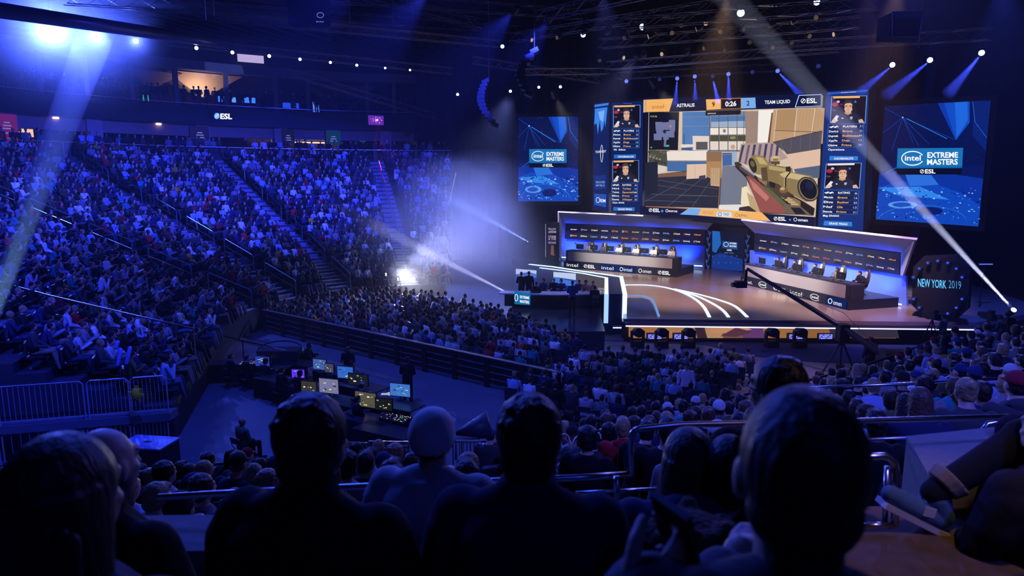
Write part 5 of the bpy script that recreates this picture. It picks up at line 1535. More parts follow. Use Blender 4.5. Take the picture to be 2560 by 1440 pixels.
# analyst desk: curved glossy
c0 = Pz(1400, 750, ZA); 
def arcdesk(cx, cy, r, a0, a1, w_, z0, z1, n=20):
    b = MB()
    for i in range(n):
        t0, t1 = a0 + (a1 - a0) * i / n, a0 + (a1 - a0) * (i + 1) / n
        q = [(cx + rr_ * math.cos(t), cy + rr_ * math.sin(t)) for rr_, t in ((r, t0), (r, t1), (r - w_, t1), (r - w_, t0))]
        b.prism(q, z0, z1)
    return b
dc = Pz(1400, 762, ZA); root = empty('analyst_desk', (dc.x, dc.y, ZA)); tag(root, 'curved white topped analyst desk in front of the landscape screen', 'desk')
x0 = 0
b = MB(); b.prism([(-3.4, -.5), (-.2, -1.0), (2.4, -.6), (3.0, .1), (2.2, .5), (-.2, .1), (-3.3, .4)], .68, .74); b.build('desk_top', mat('desk_white', (.6, .65, .8), .2), root)
b = MB(); b.prism([(-3.1, -.35), (-.2, -.8), (2.2, -.45), (2.7, .1), (2.0, .3), (-.2, -.1), (-3.0, .2)], 0, .66); b.build('desk_base', M_STAGEB, root)
b = MB()
for k in range(9): b.box((-2.8 + k * .62, -.3 + .02 * (k % 3), .75), (.3, .22, .012), Matrix.Rotation(k * .7, 3, 'Z'))
o = b.build('papers', mat('paper', (.6, .62, .7), .6)); o.parent = root
for i, (px, py, lab, sh, ps, lk) in enumerate([(1303, 744, 'leftmost of the dark silhouetted people at the analyst platform', BLK3, 'stand_fold', None), (1322, 742, 'second dark silhouetted person at the analyst platform', BLK3, 'stand', None),
                                    (1340, 752, 'third dark silhouetted person, nearest to the lit logo board', BLK3, 'lap', None)]):
    staff(px, py + 12, lab, ps, ZA, shirt=sh, pants=BLK3, look=(3, 60))
for i, (px, py, lab, sh, ps) in enumerate([(1358, 752, 'analyst in blue shirt at the left end of the curved desk', (.05, .1, .3), 'desk'), (1384, 752, 'analyst in dark jacket in a blue chair behind the curved desk', (.02, .03, .08), 'desk'),
                                    (1402, 754, 'analyst in blue jacket behind the middle of the curved desk', (.03, .08, .25), 'desk'), (1447, 756, 'analyst beside the standing person at the curved desk', (.05, .07, .15), 'desk'),
                                    (1464, 757, 'analyst with warm lit face near the right end of the curved desk', (.25, .2, .2), 'desk'), (1482, 760, 'analyst at the right end of the curved desk', (.2, .17, .18), 'desk')]):
    staff(px, py, lab, ps, ZA, shirt=sh, pants=BLK3, look=(2, 20), headset=i % 2 == 0)
staff(1430, 785, 'standing person in blue shirt seen from behind in front of the analyst desk', 'stand_fold', ZA, shirt=(.03, .08, .3), pants=BLK3, look=(5, 60))
staff(1487, 775, 'crouching dark person at the right end of the analyst desk', 'knees', ZA, shirt=BLK3, pants=BLK3, look=(5, 60))
# lit logo board at the front left of the platform
pb = Pz(1306, 775, ZA); plg = (pb.copy(), Vector((-.1, -1, 0)).normalized())
b = MB(); b.slab([Pp(*p, plg) for p in ((1286, 728), (1326, 735), (1325, 763), (1286, 760))], plg[1], .12, 0); lb = b.build('logo_board', em(hexc('#0d6fae'), .9, True)); tag(lb, 'small lit blue board with tournament lettering at the left of the analyst platform', 'sign')
F = Face(plg); F.text('EXTREME', 1300, 745, 1323, 6.5, WHT, 748, .03); F.text('MASTERS', 1300, 756, 1323, 6.5, WHT, 759, .03); F.ring(1291, 744, 4.5, 9, 1.6, WHT); F.build('lettering', lb)

# ---- players with chairs, monitors and microphones
def make_gaming_chair():
    root = empty('gaming_chair')
    m = mat('gaming_chair_shell', (.03, .03, .035), .4); m2 = mat('gaming_chair_panel', (.5, .48, .45), .5)
    b = MB(); b.loft([((0, .02, .40), .25, .24), ((0, .02, .5), .26, .25)], 14, 3); b.build('seat', m, root, True)
    b = MB(); b.loft([((0, -.2, .46), .2, .05), ((0, -.25, .8), .27, .06), ((0, -.3, 1.1), .24, .06), ((0, -.33, 1.36), .15, .05), ((0, -.335, 1.42), .1, .03)], 14, 3); b.build('backrest', m, root, True)
    b = MB(); b.box((0, -.255, 1.12), (.16, .1, .35), Matrix.Rotation(.15, 3, 'X')); b.build('emblem_panel', m2, root)
    b = MB(); b.cyl((0, 0, .08), (0, 0, .4), .03)
    for k in range(5): b.cyl((0, 0, .1), (.3 * math.cos(k * 1.257), .3 * math.sin(k * 1.257), .05), .025)
    b.build('base', M_DARK, root)
    for s in (-1, 1):
        b = MB(); b.box((.28 * s, .02, .66), (.07, .26, .04)); b.box((.28 * s, .0, .55), (.03, .05, .2)); b.build('armrest', m, root)
    return root
def make_monitor(w_=.62, h=.37, scr=None):
    root = empty('monitor')
    b = MB(); b.box((0, 0, .12 + h / 2), (w_, .05, h)); b.build('casing', M_BLACK, root)
    b = MB(); b.box((0, .0, .02), (.24, .18, .02)); b.cyl((0, .0, .02), (0, 0, .25), .02); b.build('stand', M_DARK, root)
    b = MB(); b.box((0, .028, .12 + h / 2), (w_ - .03, .01, h - .03)); b.build('screen', scr or em((.3, .45, .8), .8), root)
    b = MB(); b.cyl((0, -.026, .12 + h / 2), (0, -.032, .12 + h / 2), .03, n=12); b.build('badge', M_STEEL, root)
    return root
def make_mic():
    root = empty('microphone')
    b = MB(); b.cyl((0, 0, 0), (0, 0, .03), .07, n=12); b.build('base', M_DARK, root)
    b = MB(); b.tube([(0, 0, .02), (0, 0, .42), (0, .1, .5)], .01, 5); b.build('stem', M_DARK, root)
    b = MB(); b.ell((0, .13, .53), (.05, .05, .06), 10, 8); b.build('capsule', mat('foam', (.25, .2, .17), .9), root)
    return root
GC = make_gaming_chair(); MON = make_monitor(); MIC = make_mic()
for p in (GC, MON, MIC): freeze(p)
first = {'g': True, 'm': True, 'c': True}
def cp(proto, key, loc, rz, label, cat, group):
    o = proto if first[key] else copy_tree(proto); first[key] = False
    o.location = loc; o.rotation_euler = (0, 0, rz); tag(o, label, cat, group); return o
def team(dk, fr, shirts, side):
    root, A, d, bk, L, H1 = dk
    rz = math.atan2(-(-bk.x), (-bk.y))      # faces out over the desk
    for i, f in enumerate(fr):
        s = L * f
        p = A + d * s + bk * 1.75; zf = ZS + .52
        lab = '%s player from the left at the %s desk' % (ordinal(i + 1), side)
        person((p.x, p.y, zf), rz, 'desk', shirt=shirts[i], pants=BLK3, headset=True, label='person in %s jersey with headset, %s' % ('white' if shirts[i][0] > .4 else 'dark', lab), group='players at the %s desk' % side)
        cp(GC, 'g', (p.x, p.y, zf), rz + .25 * (1 if i % 2 else -1), 'high-backed gaming chair of the ' + lab, 'chair', 'gaming chairs behind the desks')
        m = A + d * (s - .22) + bk * .55
        cp(MON, 'm', (m.x, m.y, ZS + H1), rz + math.pi, 'black monitor in front of the ' + lab, 'monitor', 'monitors on the player desks')
        m = A + d * (s - .62) + bk * .45
        cp(MIC, 'c', (m.x, m.y, ZS + H1), rz + math.pi, 'thin microphone in front of the ' + lab, 'microphone', 'microphones on the player desks')
W3 = (.8, .78, .75); D3 = (.015, .015, .025)
team(dkL, (.135, .27, .42, .575, .73, .885), [(.5, .5, .5), (.1, .1, .12), W3, W3, W3, W3], 'left')
team(dkR, (.16, .33, .52, .71, .89), [D3, D3, D3, (.2, .17, .1), D3], 'right')
# added key light for both desks
rk = (1.0, .93, .88)
for dk, nm in ((dkL, 'l'), (dkR, 'r')):
    root, A, d, bk, L, H1 = dk
    c = A + d * (L / 2)
    wash(tuple(c - bk * 9 + Vector((0, 0, 11.5))), tuple(c + bk * 1 + Vector((0, 0, 1.2))), 15000, rk, R(32), .8)
# blue light on the set walls, from the floor behind the desks
for pl, xs, yy in ((plL, (1430, 1520, 1620, 1715), 668), (plR, (1915, 2010, 2110, 2215), 750)):
    for k, x in enumerate(xs):
        p = Pp(x, yy, pl) + pl[1] * .9; p.z = ZS + .65
        t = Pp(x, yy - 40, pl); t.z = ZS + 1.4
        spot('wall_uplight', p, t, 700, (.018, .07, 1.0), R(110), 1.0, .2)
    for k, x in enumerate(xs):
        p = Pp(x, yy, pl) + pl[1] * 5.0; p.z = 9.0; t = Pp(x, yy - 110, pl) + pl[1] * .8
        spot('header_light', (p.x, p.y, p.z), t, 3400, (.80, .72, 1.0), R(38), .9, .2)
# ================================================================ barrier, production desks, rigging
# ---- long barrier between the floor seats and the production area
BA = Vector((-12.9, 34.7, 0)); BB = Pz(1400, 1012, 0)
bd = (BB - BA).normalized(); bn = Vector((bd.y, -bd.x, 0)); 
if bn.dot(EYE - BA) < 0: bn = -bn
BL = (BB - BA).length; NP = 11; PLn = BL / NP
M_BAR = mat('barrier_black', (.006, .006, .01), .45); M_SLOT = mat('barrier_rail', (.3, .33, .5), .22, .8)
def make_panel():
    root = empty('crowd_barrier_panel')
    b = MB(); b.box((PLn / 2, .35, .60), (PLn - .06, .05, 1.06)); b.build('backing', M_BAR, root)
    b = MB()
    for x in (.06, PLn - .06): b.box((x, 0, .58), (.10, .12, 1.16))
    b.build('post', M_BAR, root)
    b = MB()
    for z in (.12, .36, .62, .88): b.box((PLn / 2, .0, z), (PLn - .2, .045, .03))
    b.build('cross_rail', M_SLOT, root)
    b = MB()
    for k in range(18): b.box((.25 + k * (PLn - .5) / 17, .30, .74), (.03, .03, .016))
    b.build('louvre', mat('louvre', (.3, .32, .38), .4, .5), root)
    b = MB(); b.box((PLn / 2, .02, 1.18), (PLn, .16, .035)); b.build('top_rail', mat('rail_wood_gloss', (.35, .28, .30), .15, .5), root)
    return root
pn = make_panel(); freeze(pn)
for k in range(NP):
    o = pn if k == 0 else copy_tree(pn)
    p = BA + bd * (k * PLn); o.location = p; o.rotation_euler = (0, 0, math.atan2(bd.y, bd.x))
    tag(o, 'black crowd barrier panel, %s counted from the far end of the long barrier' % ordinal(k + 1), 'barrier', 'panels of the long barrier')

# ---- production tables with screens
def make_table():
    root = empty('production_table')
    b = MB(); b.box((0, 0, .74), (1.9, .8, .04)); b.build('table_top', mat('table_dark', (.03, .03, .04), .3), root)
    b = MB(); b.box((0, -.39, .38), (1.88, .02, .7)); b.build('drape', M_BLACK, root)
    for sx in (-1, 1):
        for sy in (-1, 1):
            b = MB(); b.cyl((.88 * sx, .34 * sy, 0), (.88 * sx, .34 * sy, .72), .02, n=6); b.build('leg', M_STEEL, root)
    return root
TB = make_table(); freeze(TB)
T_TXT = ['with a mixing desk', 'with two lit screens', 'with a silver laptop', 'with a bright lit screen', 'with scattered cables', 'nearest to the stand', 'at the corner of the equipment island', 'beside the man in black', 'behind the seated technicians', 'at the rail']
tabs = [(590, 905, .15), (668, 915, -.2), (740, 905, -.45), (700, 948, -.5), (775, 965, -.55), (845, 930, -.55), (905, 965, -.55), (850, 1000, -.55), (915, 1045, -.55), (985, 1010, -.5), (965, 1075, -.5)]
tabpos = []
for k, (px, py, rz) in enumerate(tabs):
    p = Pz(px, py, .74); o = TB if k == 0 else copy_tree(TB); o.location = (p.x, p.y, 0); o.rotation_euler = (0, 0, rz + .0)
    tag(o, 'black production table, %s from the red vest steward towards the photographer' % ordinal(k + 1), 'table', 'production tables on the floor'); tabpos.append((p, rz))
def mk_screen(px, py, w_, h, rz, col, s, lab, kind='monitor', content=None, z=.76):
    p = Pz(px, py, z + h / 2 + .1)
    root = empty(kind, (p.x, p.y, z), rz)
    b = MB(); b.box((0, 0, .12 + h / 2), (w_, .045, h)); b.build('casing', M_BLACK, root)
    b = MB(); b.box((0, .02, .01), (.22, .2, .02)); b.cyl((0, .0, .02), (0, 0, .2), .018); b.build('stand', M_DARK, root)
    b = MB(); b.box((0, -.028, .12 + h / 2), (w_ - .04, .01, h - .04)); sc_ = b.build('screen', em(col, s, True), root)
    b = MB(); ms = [em((1, 1, 1), .9), em((.02, .02, .05), 1), em((.9, .6, .15), .9), em((.15, .8, .5), .7)]
    rr = random.Random(int(px))
    for k in range(9):
        b.cur = rr.randrange(4); ww = rr.uniform(.04, .16) * w_; hh = rr.uniform(.02, .09) * h
        b.box((rr.uniform(-.36, .36) * w_, -.036, .12 + h * rr.uniform(.15, .85)), (ww, .005, hh))
    b.build('interface', ms, sc_)
    tag(root, lab, 'monitor' if kind == 'monitor' else 'laptop', 'screens in the production area'); return root
mk_screen(800, 912, .6, .42, -.35, (.06, .15, .5), .8, 'blue lit monitor behind the seated man with the dark jacket')
mk_screen(824, 921, .4, .36, -.35, (.08, .08, .16), .7, 'small dark monitor with coloured bars right of the blue one')
mk_screen(864, 932, .66, .46, -.3, (.03, .14, .6), .95, 'brightest blue monitor before the man with glasses')
mk_screen(896, 950, .8, .42, -.35, (.012, .014, .02), .8, 'wide black audio screen with small white marks')
mk_screen(1001, 976, .75, .45, -.3, (.05, .18, .6), .95, 'blue monitor with orange icons beside the white sheets')
mk_screen(773, 968, .6, .40, -.3, (.05, .045, .035), .8, 'dim yellowish monitor on the front row of tables')
mk_screen(823, 966, .75, .52, -.3, (.22, .22, .42), .8, 'pale violet monitor on the front row of tables')
mk_screen(915, 1000, .8, .50, -.4, (.10, .09, .06), .9, 'beige grid monitor before the crouching technician')
mk_screen(960, 1012, .6, .40, -.3, (.01, .012, .012), .8, 'dark monitor with a yellow green figure at the table corner')
mk_screen(746, 935, .5, .34, -.1, (.12, .03, .9), 1.1, 'violet glowing monitor with pink burst')
mk_screen(657, 905, .65, .42, -.3, (.03, .06, .5), .7, 'dim blue monitor at the back of the equipment island')
# silver laptops
def laptop(px, py, rz, col, lab, z=.76, open_=True, sc=1.0):
    p = Pz(px, py, z); root = empty('laptop', (p.x, p.y, z), rz); root.scale = (sc,) * 3
    m = mat('laptop_silver', (.5, .52, .6), .3, .3)
    b = MB(); b.box((0, 0, .01), (.36, .25, .018)); b.build('keyboard_base', m, root)
    rot = Matrix.Rotation(-.5, 3, 'X'); b = MB(); b.box((0, .17, .12), (.36, .012, .25), rot); b.build('lid', m, root)
    b = MB(); b.cyl(Vector((0, .17, .12)) + rot @ Vector((0, .008, 0)), Vector((0, .17, .12)) + rot @ Vector((0, .011, 0)), .025, n=10); b.build('emblem', M_DARK, root)
    tag(root, lab, 'laptop'); return root
laptop(721, 893, 2.6, None, 'open silver laptop seen from behind on the equipment island', sc=1.9)
# blue lid case near the bottom left
p = Pz(370, 1108, 1.0)
b = MB(); b.box((p.x, p.y, .5), (1.25, .8, 1.0), Matrix.Rotation(-.15, 3, 'Z')); o = b.build('equipment_case', mat('case_side', (.02, .02, .04), .4)); tag(o, 'low equipment case with bright blue lid below the barred gate', 'case')
b = MB(); b.box((p.x, p.y, 1.02), (1.3, .85, .04), Matrix.Rotation(-.15, 3, 'Z')); b.build('lid', mat('case_lid', (.25, .3, .7), .35), o)
b = MB(); b.ell((p.x, p.y, 1.045), (.12, .06, .005), 10, 4); b.build('emblem', M_DARK, o)
# white sheets, the light on them put in as glow
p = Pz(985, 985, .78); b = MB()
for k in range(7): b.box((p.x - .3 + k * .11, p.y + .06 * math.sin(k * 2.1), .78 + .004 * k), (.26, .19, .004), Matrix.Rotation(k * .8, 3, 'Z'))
tag(b.build('paper_sheets', em((.75, .85, 1), .55)), 'white sheets with put-in glow spread beside the blue monitor', 'paper')
# mixing desk
p = Pz(990, 1050, .78); root = empty('mixing_desk', (p.x, p.y, .76), -.5); tag(root, 'mixing desk with small yellow and violet lights on the nearest table', 'mixing desk')
b = MB(); b.box((0, 0, .05), (.9, .5, .1)); b.build('chassis', M_BLACK, root)
b = MB(); rr = random.Random(3); msk = [em((1, .8, .1), 1.3), em((.4, .3, 1), 1.3), em((1, .3, .2), 1), em((.4, 1, .3), 1)]
for k in range(46): b.cur = rr.randrange(4); b.box((rr.uniform(-.42, .42), rr.uniform(-.22, .22), .105), (.022, .012, .008))
b.build('indicator_lamps', msk, root)
p = Pz(640, 912, .78); root = empty('lighting_console', (p.x, p.y, .76), .1); tag(root, 'lighting console with small coloured lights on the equipment island', 'lighting console')
b = MB(); b.box((0, 0, .06), (1.2, .6, .12)); b.build('chassis', M_BLACK, root)
b = MB()
for k in range(60): b.cur = rr.randrange(4); b.box((rr.uniform(-.56, .56), rr.uniform(-.26, .26), .125), (.025, .014, .008))
b.build('indicator_lamps', msk, root)
b = MB()
p = Pz(700, 872, 1.2)
b.tube([(p.x + .9 * math.cos(t), p.y + .5 * math.sin(t), 1.15 + .25 * math.sin(t)) for t in np.linspace(-.4, 3.6, 14)], .03, 6)
b.box((p.x, p.y, .6), (1.6, .8, 1.2)); o = b.build('flight_case', mat('flight_case', (.03, .035, .06), .3, .3)); tag(o, 'dark flight case with a curved blue lit tube on its top edge', 'case')
# crew
crew = [(767, 925, 'desk', 'bearded technician in dark jacket at the back row of tables', dict(shirt=BLK3), (6, 26)), (873, 935, 'desk', 'technician with shiny glasses facing the photographer behind the blue monitor', dict(shirt=BLK3), (-4, 2)),
        (580, 960, 'lap', 'seated crew member in black, leftmost at the equipment island', dict(shirt=BLK3), (2, 40)), (620, 965, 'lap', 'second seated crew member in black at the equipment island', dict(shirt=BLK3), (2, 40)),
        (660, 975, 'desk', 'crew member in black with cap before the lighting console', dict(shirt=(.02, .02, .03), cap=(.02, .02, .03)), (0, 40)), (700, 1000, 'desk', 'crew member in black leaning over the front tables', dict(shirt=BLK3), (2, 36)),
        (745, 1010, 'desk', 'technician in black t-shirt before the dim yellowish monitor', dict(shirt=BLK3), (0, 34)), (905, 1045, 'phone', 'technician with light cap looking at a small screen', dict(shirt=(.03, .02, .03), cap=(.35, .3, .33)), (2, 34)),
        (895, 1085, 'lap', 'seated technician in black t-shirt with bare arms at the nearest table', dict(shirt=BLK3, pants=(.02, .04, .06)), (6, 30)), (610, 1150, 'lap', 'bald man seated alone on the bare floor below the barred gates', dict(shirt=(.1, .12, .1), hair='bald'), (6, 40))]
for px, py, ps, lab, kw in [(c[0], c[1], c[2], c[3], (c[4], c[5])) for c in crew]:
    d_, lk = kw
    d_.setdefault('pants', BLK3)
    staff(px, py + 10, lab, ps, 0.0, look=lk, **d_)
    if ps != 'stand':
        l = at_floor(px, py + 10, 0); 
# queue rope posts
for k, (px, py) in enumerate(((525, 880), (610, 905), (500, 905))):
    p = Pz(px, py, 0); root = empty('barrier_post', (p.x, p.y, 0)); tag(root, 'black belt barrier post, %s from the red vest steward' % ordinal(k + 1), 'post')
    b = MB(); b.cyl((0, 0, 0), (0, 0, .03), .17, n=14); b.build('base', M_BLACK, root)
    b = MB(); b.cyl((0, 0, .03), (0, 0, 1.0), .03, n=8); b.build('pole', M_BLACK, root)
    q = Pz(*((610, 905) if k == 0 else (700, 925)), 0) - p if k < 2 else Pz(525, 880, 0) - p
    b = MB(); b.slab([Vector((0, 0, .97)), Vector((q.x, q.y, .97)), Vector((q.x, q.y, .92)), Vector((0, 0, .92))], Vector((0, 1, 0)), .004); b.build('belt', M_BLACK, root)
p = Pz(1488, 850, 0); root = empty('barrier_post', (p.x, p.y, 0)); tag(root, 'lone black belt post on the floor in front of the analyst platform', 'post')
b = MB(); b.cyl((0, 0, 0), (0, 0, .03), .2, n=14); b.build('base', M_BLACK, root); b = MB(); b.cyl((0, 0, .03), (0, 0, 1.2), .04, n=8); b.build('pole', M_BLACK, root)

# carpet in front of the stage and tape lines
poly_c = [Pz(1480, 850), Pz(1700, 852), Pz(2240, 860), Pz(2400, 862), Pz(2380, 905), Pz(2200, 909), Pz(2060, 906), Pz(1960, 900), Pz(1880, 890), Pz(1820, 875), Pz(1760, 862), Pz(1600, 856)]
b = MB(); b.prism([(p.x, p.y) for p in poly_c], 0, .02); tag(b.build('stage_carpet', mat('carpet_blue', (.03, .04, .12), .9)), 'dark blue carpet with curved edge on the floor in front of the stage', 'carpet')

# ---- lamps on the floor in front of the stage
def make_moving_head():
    root = empty('moving_head_light')
    b = MB(); b.box((0, 0, .09), (.42, .34, .18)); b.build('base', M_BLACK, root)
    b = MB()
    for s in (-1, 1): b.box((.21 * s, 0, .38), (.06, .16, .42))
    b.box((0, 0, .2), (.46, .16, .05)); b.build('yoke', M_BLACK, root)
    b = MB(); b.cyl((0, .22, .50), (0, -.2, .56), .15, .17, 14); b.ell((0, .2, .5), (.14, .12, .14), 12, 8); h = b.build('head', M_BLACK, root, False)
    b = MB(); b.cyl((0, -.2, .56), (0, -.215, .562), .135, n=14); b.build('lens', mat('lens_glass_dark', (.02, .02, .02), .7, spec=.1), h)
    return root
MH = make_moving_head(); freeze(MH); mhf = True
pos_t = ['at the left end', 'second from the left end', 'third from the left end', 'left of the crane', 'beside the crane boom']
for k, px in enumerate((1593, 1653, 1720, 1928, 1998)):
    p = Pz(px, 868, 0); o = MH if mhf else copy_tree(MH); mhf = False
    o.location = (p.x, p.y, 0); o.scale = (1.35,) * 3; o.rotation_euler = (0, 0, .1)
    tag(o, 'black moving head lamp on the floor before the stage front, ' + pos_t[k], 'stage light', 'moving head lamps before the stage')
def make_flood():
    root = empty('flood_light')
    b = MB(); b.box((0, 0, .18), (.62, .16, .26)); b.build('housing', M_DARK, root)
    b = MB(); b.box((0, -.085, .18), (.56, .01, .2)); s_ = b.build('lens_panel', em((.08, .10, .75), .9, True), root)
    b = MB()
    for i in range(8):
        for j in range(3):
            if (i * 3 + j * 5) % 4: b.cyl((-.24 + i * .068, -.092, .11 + j * .07), (-.24 + i * .068, -.10, .11 + j * .07), .022, n=8)
    b.build('diode', em((.5, .5, 1), 1.2), s_)
    b = MB(); b.box((-.25, 0, .03), (.04, .2, .06)); b.box((.25, 0, .03), (.04, .2, .06)); b.build('foot', M_BLACK, root)
    return root
FLD = make_flood(); freeze(FLD)
for k, (px, t) in enumerate(((1623, 'leftmost'), (1686, 'second from left'), (1962, 'between the two right moving heads'), (2034, 'at the foot of the crane boom'))):
    p = Pz(px, 838, .0); p = Pz(px, 843, 0); o = FLD if k == 0 else copy_tree(FLD); o.location = (p.x, fr0.y - .45, .12); o.scale = (1.2,) * 3; o.rotation_euler = (0, 0, .05)
    tag(o, 'small blue lit flood lamp before the stage front, ' + t, 'stage light', 'flood lamps before the stage')

# ---- camera crane
root = empty('camera_crane', Pz(2098, 938, 0)); tag(root, 'long black camera crane on a tripod in front of the stage', 'camera crane')
bc = Pz(2098, 938, 0); 
def rel(p): return Vector(p) - bc
d0 = (bc - EYE).dot(Vector((0, math.cos(PITCH), -math.sin(PITCH))))
piv = Vector((bc.x, bc.y, (Pd(2095, 815, d0)).z))
for px in (2048, 2142, 2100):
    f = Pz(px, 945 if px != 2100 else 925, 0); b = MB(); b.cyl(rel(piv - Vector((0, 0, .5))), rel(f), .045, .035, 8); b.build('leg', M_BLACK, root)
for px in (2048, 2142, 2100):
    b = MB(); f = rel(Pz(px, 945 if px != 2100 else 925, 0)); b.cyl(f + Vector((-.12, 0, .14)), f + Vector((.12, 0, .14)), .14, n=12)
    b.build('wheel', M_BLACK, root)
b = MB(); b.box(rel(piv) + Vector((0, 0, -.2)), (.4, .4, .7)); b.build('head_mount', M_BLACK, root)
tip = Pd(1868, 672, d0 + 3.5); tail = Pd(2215, 893, d0 - 2.2)
b = MB(); b.cyl(rel(tip), rel(piv), .07, .11, 8); b.cyl(rel(piv), rel(tail), .12, .12, 8); b.build('boom', mat('boom_black', (.015, .015, .02), .3, .3), root)
b = MB(); b.tube([rel(tip), rel(piv) + Vector((-2.0, 1.0, 1.4)), rel(piv) + Vector((0, 0, .6)), rel(tail)], .012, 4); b.build('tension_cable', M_BLACK, root)
b = MB(); t_ = rel(tip); b.box(t_ + Vector((-.05, 0, -.35)), (.12, .12, .6)); b.box(t_ + Vector((-.3, -.1, -.7)), (.5, .35, .3)); b.cyl(t_ + Vector((-.55, -.2, -.7)), t_ + Vector((-.75, -.25, -.7)), .11, n=10); b.build('camera', M_BLACK, root)
b = MB(); t_ = rel(tail); b.cyl(t_ + Vector((-.2, 0, 0)), t_ + Vector((.35, 0, -.1)), .36, .36, 14); b.box(t_ + Vector((.5, 0, .0)), (.5, .5, .5)); b.build('counterweight', M_BLACK, root)
staff(2170, 950, 'crane operator in dark clothes beside the counterweight', 'stand', shirt=(.03, .03, .06), pants=BLK3, look=(14, 60))

# ---- camera operators at the right end
for k, (px, py, lab) in enumerate(((2492, 880, 'camera operator standing with a large camera at the right edge, below the bright beam'), (2352, 878, 'camera operator behind a tripod in front of the black city sign'))):
    staff(px, py, lab, 'phone' if False else 'stand_fold', shirt=(.05, .06, .05), pants=(.04, .06, .03), look=(8, 50))
    p = Pz(px, py, 0); root = empty('video_camera', (p.x - .35, p.y + .3, 0)); tag(root, 'black video camera on a tripod, held by the ' + ('rightmost operator' if k == 0 else 'operator before the city sign'), 'video camera')
    b = MB(); b.box((0, 0, 1.62), (.28, .75, .28)); b.box((0, -.15, 1.85), (.2, .25, .15)); b.build('body', M_BLACK, root)
    b = MB(); b.cyl((0, .37, 1.62), (0, .6, 1.62), .1, .12, 12); b.build('lens', M_BLACK, root)
    for a in (0, 2.1, 4.2):
        b = MB(); b.cyl((0, 0, 1.45), (.5 * math.cos(a), .5 * math.sin(a), 0), .028, n=6); b.build('leg', M_BLACK, root)
# ---- bright panel lamps behind the floor seats
pd_ = 44.0
root = empty('panel_light_stand', Pd(1000, 735, pd_)); z0 = root.location.z; rl = root.location.copy(); root.location.z = 0; rl.z = 0
tag(root, 'black frame stand carrying three dazzling white panel lamps behind the floor seats', 'lamp stand')
b = MB(); a = Pd(950, 672, pd_) - rl; c_ = Pd(1047, 668, pd_) - rl
b.tube([(a.x, 0, 0), (a.x, 0, a.z), (c_.x, 0, c_.z), (c_.x, 0, 0)], .03, 6); b.tube([(a.x, 0, a.z - .45), (c_.x, 0, a.z - .5)], .02, 5); b.tube([(a.x, 0, .9), (c_.x, 0, .9)], .02, 5); b.build('frame', M_DARK, root)
for k, (px, py, w_, h, lab) in enumerate(((971, 687, 22, 18, 'largest, left'), (1002, 694, 16, 14, 'middle'), (1031, 700, 13, 12, 'smallest, right'))):
    p = Pd(px, py, pd_ - .3); kx = pd_ / FPX
    r_ = empty('panel_lamp', (p.x, p.y, p.z)); tag(r_, 'dazzling square white panel lamp on the frame stand, ' + lab, 'lamp', 'white panel lamps')
    b = MB(); b.box((0, .08, 0), (w_ * kx * 1.15, .12, h * kx * 1.15)); b.build('housing', M_BLACK, r_)
    b = MB(); b.box((0, 0, 0), (w_ * kx, .03, h * kx)); b.build('diffuser', em((.85, .88, 1), 10, True), r_)
    b = MB(); b.cyl((0, .14, 0), (0, .34, 0), .03); b.build('bracket', M_DARK, r_)
# rear light of these lamps onto the haze and seats
spot('panel_lamp_light', Pd(1002, 690, pd_ - .5), (-2, 34, .8), 4000, (.75, .75, 1.0), R(110), .8, .4)
spot('panel_lamp_light', Pd(1025, 655, pd_ - 1.5), (6, 44, 8), 4500, (.42, .46, 1.0), R(90), .9, .4)
spot('smoke_light', Pd(1276, 240, 49), Pd(1120, 640, 45), 30000, (.20, .26, 1.0), R(62), 1.0, .4)

spot('truss_fill', (13, 33, 6.5), (11, 38, 18), 1300, (1.0, .6, .4), R(80), .9, .2)  # added warm fill so the trusses show, no lamp stands here
# ---- trusses and hung lamps
def truss(p1, p2, s=.4, label=None, r=.028, panels=None):
    p1 = Vector(p1); p2 = Vector(p2); L = (p2 - p1).length; d = (p2 - p1) / L
    sx = d.cross(Vector((0, 0, 1))).normalized() * s / 2; sz = sx.cross(d).normalized() * s / 2
    n = panels or max(4, int(L / (s * 1.6)))
    b = MB()
    C4 = [(-1, -1), (1, -1), (1, 1), (-1, 1)]
    for a_, c_ in C4: b.cyl(p1 + sx * a_ + sz * c_, p2 + sx * a_ + sz * c_, r, n=5)
    for k in range(n):
        q0 = p1 + d * (L * k / n); q1 = p1 + d * (L * (k + 1) / n)
        for i in range(4):
            A_ = C4[i]; B2 = C4[(i + 1) % 4]
            if k % 2: A_, B2 = B2, A_
            b.cyl(q0 + sx * A_[0] + sz * A_[1], q1 + sx * B2[0] + sz * B2[1], r * .55, n=4)
    o = b.build('lighting_truss', M_TRUSS); tag(o, label, 'truss', 'lighting trusses under the roof')
    return o
TR = []
def hang(p, z=22.9): TR.append((Vector(p), z))
ZT = 16.4
tA = Pd(60, 62, 42); tA2 = Pz(1100, 172, ZT + .35)
truss(Pz(-60, 52, ZT + .35), Pz(1130, 178, ZT + .35), .5, 'long truss with a row of bright lamps over the far stand')
truss(Pz(200, 10, 18.5), Pz(1250, 110, 18.5), .5, 'second long truss above the lamp row of the far stand')
truss((-22, 18, 17.2), (-2, 44, 17.2), .5, 'truss running towards the far stand, high at the left')
truss(Pz(720, 180, 15.5), Pz(1090, 292, 12.6) if False else Pd(1090, 292, 60), .45, 'steep dark truss slanting down in front of the balcony crowd')
truss(Pd(1280, 95, 44), Pd(1840, 5, 34), .5, 'truss with four bright lamps above the left half of the stage')
truss(Pd(1180, 150, 50), Pd(1500, 200, 52), .5, 'low dark truss left of the big screens')
truss(Pd(1545, 190, 50), Pd(2010, 165, 44), .45, 'truss with small blue lamps directly over the main screen')
